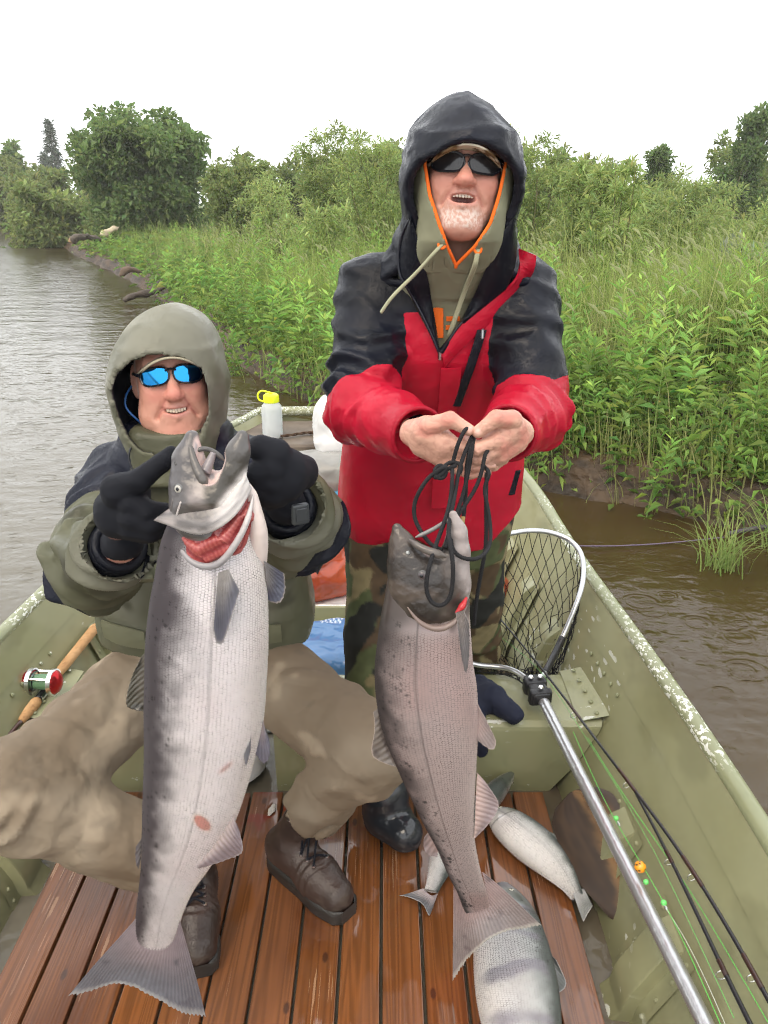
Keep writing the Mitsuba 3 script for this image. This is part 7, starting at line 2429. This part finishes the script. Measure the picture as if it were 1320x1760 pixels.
# wooden paddle leaning between bench and floor
def paddle():
    k = free('paddle')
    tag(k, 'worn brown wooden paddle with its blade leaning beside the bench', 'paddle')
    a, b = np.array((0.5, 1.794, 0.17)), np.array((0.617, 1.431, 0.05))
    d = unit(b - a); L = np.linalg.norm(b - a)
    n = unit(EYE - (a + b) / 2); n = unit(n - d * (n @ d)); s = np.cross(n, d)
    t = np.linspace(0, 1, 46); u = np.linspace(-1, 1, 21)
    w = np.interp(t, [0, .04, .12, .3, .55, .78, .92, 1], [.02, .062, .088, .098, .092, .066, .036, .022])
    th = .0065 + .006 * t
    P1 = a + (t * L)[:, None, None] * d + (u[None, :] * w[:, None])[:, :, None] * s + ((1 - np.abs(u) ** 3)[None] * th[:, None])[:, :, None] * n
    P2 = P1 - (2 * (1 - np.abs(u) ** 3)[None] * th[:, None])[:, :, None] * n
    v, f = grid_mesh(np.concatenate([P1, P2[:, ::-1]], 1), wrap=True)
    uu = np.tile(np.concatenate([u, u[::-1]]), 46); tt = np.repeat(t, 42)
    gr = nz(np.c_[uu * .5, tt * .25, uu * 0], 18, 5)
    c = vmix(np.tile([.026, .015, .009], (len(v), 1)), (.045, .025, .012), sstep(-.3, .4, gr))
    worn = sstep(.62, .30, np.abs(uu - .15 - .25 * np.sin(tt * 5)) + .35 * np.abs(tt - .55) + .35 * nz(np.c_[uu, tt * 1.4, uu * 0], 4.5, 9))
    c = vmix(c, (.19, .105, .040), worn * .95)
    c = vmix(c, (.05, .028, .014), worn * sstep(.15, .4, nz(np.c_[uu, tt, uu * 0], 16, 3)) * .8)
    put(k + '__blade', (v, f), 'm_wet', True, c)
    put(k + '__shaft', tube(spline([b - d * .03, b + d * .12, b + d * .5 - [0, 0, .0]], 14), .017, 12), 'm_wet', True, [.04, .022, .011])


paddle()
tag(put('rubber_grip', tube(np.array([(0.63, 1.368, 0.03), (0.614, 1.347, 0.03), (0.593, 1.32, 0.03)]), [.010, .0115, .010], 12), 'm_matte', True, BLK), 'short black rubber grip lying in the bilge beside the net handle', 'grip')


# dark towel on the bench
def towel():
    pts = [(0.283, 2.147, 0.275), (0.314, 2.063, 0.285), (0.364, 1.989, 0.28)]
    pt2 = [(0.263, 2.071, 0.27), (0.264, 1.965, 0.25), (0.277, 1.986, 0.16)]
    fn = lambda p: su(chain(p, np.array(pts), [.030, .034, .024], .02), chain(p, np.array(pt2), [.030, .022, .016], .02), .03)
    v, f = nets(fn, np.array(pts).min(0) - [.08, .12, .2], np.array(pts).max(0) + [.06, .08, .08], .004)
    v = v + vnormals(v, f) * smooth_field(f, .012 * (ridge(v, 14, 3, .6, 1.4) - .5) + .004 * nz(v, 60, 3), 2)[:, None]
    tag(put('towel', (v, f), 'm_fleece', True, [.010, .013, .028]), 'crumpled navy cloth hanging over the front edge of the bench', 'cloth')


towel()


def pillow(key, c, half, R, bsdf, col, label, cat, seed, puff=.02, crease=.012, h=.006, print_=None):
    fn = lambda p: bxs(p, c, half, min(half) * .85, R)
    ext = np.linalg.norm(half) + .05
    v, f = nets(fn, np.asarray(c) - ext, np.asarray(c) + ext, h)
    n = vnormals(v, f)
    v = v + n * smooth_field(f, crease * (ridge(v, 9, seed, .6, 1.6) - .5) + .4 * crease * ridge(v, 20, seed + 1, .6, 2.0), 2)[:, None]
    cc = np.asarray(col) * (.85 + .3 * nz(v, 8, seed + 2))[:, None]
    if print_:
        cc = print_(v, cc)
    k = put(key, (v, f), bsdf, True, cc)
    if label:
        tag(k, label, cat)
    return k


def bag_print(v, c):
    # pale printed bars on the blue plastic
    u = (v[:, 0] + .17) * .9 + (v[:, 1] - 2.6) * .25
    bars = (np.sin(u * 420) > .25) * sstep(.045, .04, np.abs(v[:, 0] + .20)) * sstep(.03, .025, np.abs(v[:, 1] - 2.80))
    return vmix(c, (.62, .70, .78), bars * .85)


pillow('plastic_bag', np.array([-.225, 2.66, .085]), np.array([.17, .17, .06]), rotz(.25), 'm_gloss', (.075, .19, .40), 'crumpled blue plastic bag with white print behind the bench', 'bag', 3, print_=bag_print)
ORJ = (.40, .070, .028)
lv = free('life_jacket')
tag(lv, 'folded orange life jacket with black straps between the two men', 'life jacket')
for c, hf, R in (((-.255, 3.20, .20), (.17, .15, .085), rotz(.5) @ rotx(.3)), ((-.17, 3.36, .32), (.16, .13, .07), rotz(-.3) @ rotx(.4)), ((-.36, 3.3, .26), (.13, .13, .075), rotz(.9) @ rotx(.2))):
    pillow(lv + '__panel', np.array(c), np.array(hf), R, 'm_gloss', ORJ, None, None, 13 + int(c[2] * 10), crease=.016)
for o in (0, .05):
    put(lv + '__strap', sheet(np.stack([spline([(-.36 + o, 3.02, .12), (-.33 + o, 3.03, .24), (-.25 + o, 3.10, .34), (-.16 + o, 3.24, .44)], 14) + [dx, 0, 0] for dx in (-.016, .016)], 1), .004), 'm_fleece', 40, BLK)
lv = free('life_jacket')
tag(lv, 'orange life jacket with grey stripe partly hidden right of the camouflage trousers', 'life jacket')
pillow(lv + '__panel', np.array([.33, 3.12, .16]), np.array([.13, .16, .085]), rotz(.6), 'm_gloss', ORJ, None, None, 23, crease=.016)
put(lv + '__stripe', sheet(np.stack([spline([(.21, 2.985, .10), (.32, 2.955, .115), (.46, 3.03, .10)], 14) + [0, 0, dz] for dz in (-.014, .014)], 1), .004), 'm_fleece', 40, [.05, .05, .05])

# things on the bow deck
pillow('white_bag', np.array([-.20, 3.86, .62]), np.array([.13, .10, .16]), rotz(.2), 'm_wet', (.70, .70, .70), 'bright white sack standing on the bow behind the red jacket', 'bag', 33, crease=.014)
pillow('stuff_sack', np.array([-.30, 3.62, .485]), np.array([.17, .11, .065]), rotz(-.15), 'm_wet', (.24, .235, .22), 'grey wet dry bag lying on a blue roll at the bow', 'bag', 43, crease=.020)
k = free('mat_roll')
tag(k, 'light blue rolled mat with black strap under the grey bag', 'roll')
put(k + '__roll', tube(spline([(-.55, 3.56, .405), (-.1, 3.54, .405)], 10), .042, 20), 'm_wet', 40, [.07, .30, .50])
for x in (-.30, -.44):
    put(k + '__strap', tube(np.array([(x - .014, 3.553, .405), (x + .014, 3.552, .405)]), .0445, 20), 'm_fleece', 40, BLK)
k = free('cooler')
tag(k, 'white cooler box with lid below the blue mat roll', 'cooler')
put(k + '__box', rbox((.50, .30, .24), .02, (-.42, 3.36, .235), seg=2), 'm_wet', 30, [.68, .68, .68])
put(k + '__lid', rbox((.52, .32, .04), .012, (-.42, 3.36, .372), seg=2), 'm_wet', 30, [.72, .72, .72])
ch = free('chain')
tag(ch, 'rusty anchor chain lying on the bow deck by the rail', 'chain')
cp = spline([(-.62, 4.12, .53), (-.5, 4.06, .53), (-.38, 4.12, .53), (-.26, 4.05, .53), (-.12, 4.12, .53)], 26)
for i in range(25):
    d = unit(cp[i + 1] - cp[i]); s = np.cross(d, [0, 0, 1.0]); up = np.array([0, 0, 1.0])
    a = np.linspace(0, 6.283, 14, endpoint=False)
    w = s if i % 2 else unit(s + up)
    put(ch + '__link', tube((cp[i] + cp[i + 1]) / 2 + .018 * np.cos(a)[:, None] * d + .010 * np.sin(a)[:, None] * w, .0034, 6, closed=True), 'm_matte', True, [.075, .045, .028])

# drinking bottle
k = free('water_bottle')
tag(k, 'clear drinking bottle with bright yellow loop cap standing on the bow', 'bottle')
c = np.array([-.565, 4.08, .518])
sc_ = 1.16
body = [(.0001, 0), (.040, 0), (.0445, .004), (.0445, .125), (.042, .140), (.032, .152), (.030, .165), (.0285, .165), (.0300, .150), (.0405, .138), (.0425, .124), (.0425, .006), (.0001, .004)]
put(k + '__bottle', moved(np.array(lathe(body, 36)[0]) * sc_ if False else (lathe(body, 36)[0] * sc_, lathe(body, 36)[1]), None, c), 'm_clear', 40)
wt = [(.0001, .0052), (.0420, .0065), (.0420, .088), (.0001, .088)]
put(k + '__water', moved((lathe(wt, 36)[0] * sc_, lathe(wt, 36)[1]), None, c), 'm_drink', 40)
cap_ = [(.0001, .192), (.024, .192), (.030, .188), (.0335, .184), (.0345, .160), (.0335, .156), (.0305, .156)]
cv, cf = lathe(cap_, 48)
a_ = np.arctan2(cv[:, 1], cv[:, 0])
rr = np.hypot(cv[:, 0], cv[:, 1])
cv[:, :2] *= (1 + .02 * np.cos(a_ * 24) * (rr > .031))[:, None]
YEL = [.62, .70, .012]
put(k + '__lid', moved((cv * sc_, cf), None, c), 'm_wet', 40, YEL)
lp_ = spline([(-.030, 0, .158), (-.052, 0, .166), (-.056, 0, .188), (-.040, 0, .204), (-.016, 0, .200), (.006, 0, .194)], 24) * sc_
put(k + '__loop', tube(lp_ + c, .0048, 8), 'm_wet', 40, YEL)
scene['m_clear'] = {'type': 'principledthin', 'base_color': {'type': 'rgb', 'value': [0.86, 0.88, 0.88]}, 'roughness': 0.25, 'diff_trans': 1.1, 'spec_trans': 0.35, 'eta': 1.45}
scene['m_drink'] = {'type': 'dielectric', 'int_ior': 1.2}


# the black cord between the hands and the salmon
def stringer():
    k = free('cord')
    tag(k, 'looped wet black cord hanging from the bare hands to the rosy salmon', 'cord')
    runs = [[(0.158, 1.43, 1.239), (0.145, 1.4, 1.265), (0.131, 1.385, 1.247), (0.123, 1.385, 1.219), (0.119, 1.38, 1.202), (0.117, 1.35, 1.196), (0.114, 1.33, 1.166), (0.103, 1.29, 1.139), (0.088, 1.262, 1.109), (0.073, 1.225, 1.078), (0.069, 1.218, 1.045), (0.078, 1.212, 1.022), (0.092, 1.21, 1.017), (0.105, 1.212, 1.027), (0.111, 1.216, 1.056), (0.11, 1.225, 1.094), (0.106, 1.26, 1.125), (0.118, 1.32, 1.159), (0.131, 1.37, 1.2), (0.144, 1.39, 1.231), (0.155, 1.41, 1.247)],
            [(0.097, 1.36, 1.196), (0.085, 1.36, 1.193), (0.066, 1.35, 1.174), (0.053, 1.345, 1.144), (0.054, 1.335, 1.119), (0.066, 1.31, 1.102), (0.082, 1.275, 1.095), (0.097, 1.265, 1.091)],
            [(0.097, 1.36, 1.2), (0.109, 1.37, 1.208), (0.122, 1.38, 1.208), (0.133, 1.375, 1.204), (0.131, 1.37, 1.19)],
            [(0.097, 1.36, 1.196), (0.11, 1.365, 1.201), (0.125, 1.37, 1.206)],
            [(0.156, 1.42, 1.246), (0.15, 1.39, 1.229), (0.145, 1.385, 1.201), (0.143, 1.37, 1.152), (0.138, 1.345, 1.118), (0.135, 1.33, 1.097)],
            [(0.16, 1.42, 1.246), (0.153, 1.39, 1.226), (0.149, 1.385, 1.198), (0.139, 1.365, 1.159), (0.124, 1.32, 1.138), (0.109, 1.28, 1.117), (0.101, 1.262, 1.096)],
            [(0.182, 1.4, 1.223), (0.176, 1.385, 1.22), (0.171, 1.375, 1.199), (0.157, 1.36, 1.164), (0.133, 1.335, 1.136), (0.117, 1.3, 1.12), (0.111, 1.27, 1.105), (0.118, 1.256, 1.09), (0.137, 1.252, 1.081), (0.161, 1.27, 1.077), (0.181, 1.31, 1.085), (0.184, 1.34, 1.109), (0.179, 1.355, 1.141), (0.176, 1.365, 1.17), (0.182, 1.37, 1.19), (0.179, 1.38, 1.196), (0.175, 1.4, 1.196)],
            [(0.179, 1.38, 1.19), (0.179, 1.37, 1.152), (0.18, 1.36, 1.102), (0.18, 1.355, 1.059), (0.173, 1.35, 1.005), (0.167, 1.35, 0.947), (0.165, 1.35, 0.905)]]
    for r in runs:
        p = spline(r, 16 * len(r))
        v, f = tube(p, .0036, 10)
        a = np.tile(np.arange(10), len(p)); i = np.repeat(np.arange(len(p)), 10)
        br = np.r_[.7 + .5 * ((a + i) % 2 == 0), [1, 1]]
        put(k + '__strand', (v, f), 'm_fleece', True, np.array([.014, .014, .016]) * br[:, None])
    c = np.array((0.097, 1.36, 1.197))
    kn = [tube(c + .009 * np.stack([np.cos(a), np.sin(a) * .6, np.sin(a + ph)], 1), .0042, 8, closed=True) for ph, a in ((p_, np.linspace(0, 6.283, 20, endpoint=False)) for p_ in (0, 1.2, 2.4))]
    put(k + '__knot', merge(kn), 'm_fleece', True, [.014, .014, .016])
    labels[k + '__knot'] = {'kind': 'stuff'}
    put(k + '__whipping', tube(np.array([(0.137, 1.345, 1.12), (0.135, 1.335, 1.108)]), .0042, 8), 'm_matte', True, [.30, .20, .08])


stringer()
# scrap of bait on the boards
v, f = tube(spline([(-0.321, 1.864, 0.034), (-0.314, 1.89, 0.036), (-0.312, 1.911, 0.034)], 12), np.interp(np.linspace(0, 1, 12), [0, .4, 1], [.003, .011, .005]), 10, squash=.4)
tag(put('bait_scrap', (v, f), 'm_slick', True, [.45, .44, .42]), 'tiny silvery scrap of bait on the boards beside the brown boot', 'scrap')

# ================================================================ wet air
scene['haze_air'] = {'type': 'homogeneous', 'albedo': 0.95, 'sigma_t': 0.0011}
scene['haze'] = {'type': 'cube', 'to_world': T().translate([0, 225, 7.5]).scale([420, 290, 11]), 'bsdf': {'type': 'null'}, 'interior': {'type': 'ref', 'id': 'haze_air'}}
scene['camera']['medium'] = {'type': 'ref', 'id': 'haze_air'}
tag('haze', 'thin rainy air over the river', kind='stuff')

for _k, _v in labels.items():
    assert any(q == _k or q.startswith(_k + '__') or q.startswith(_k) for q in scene), _k
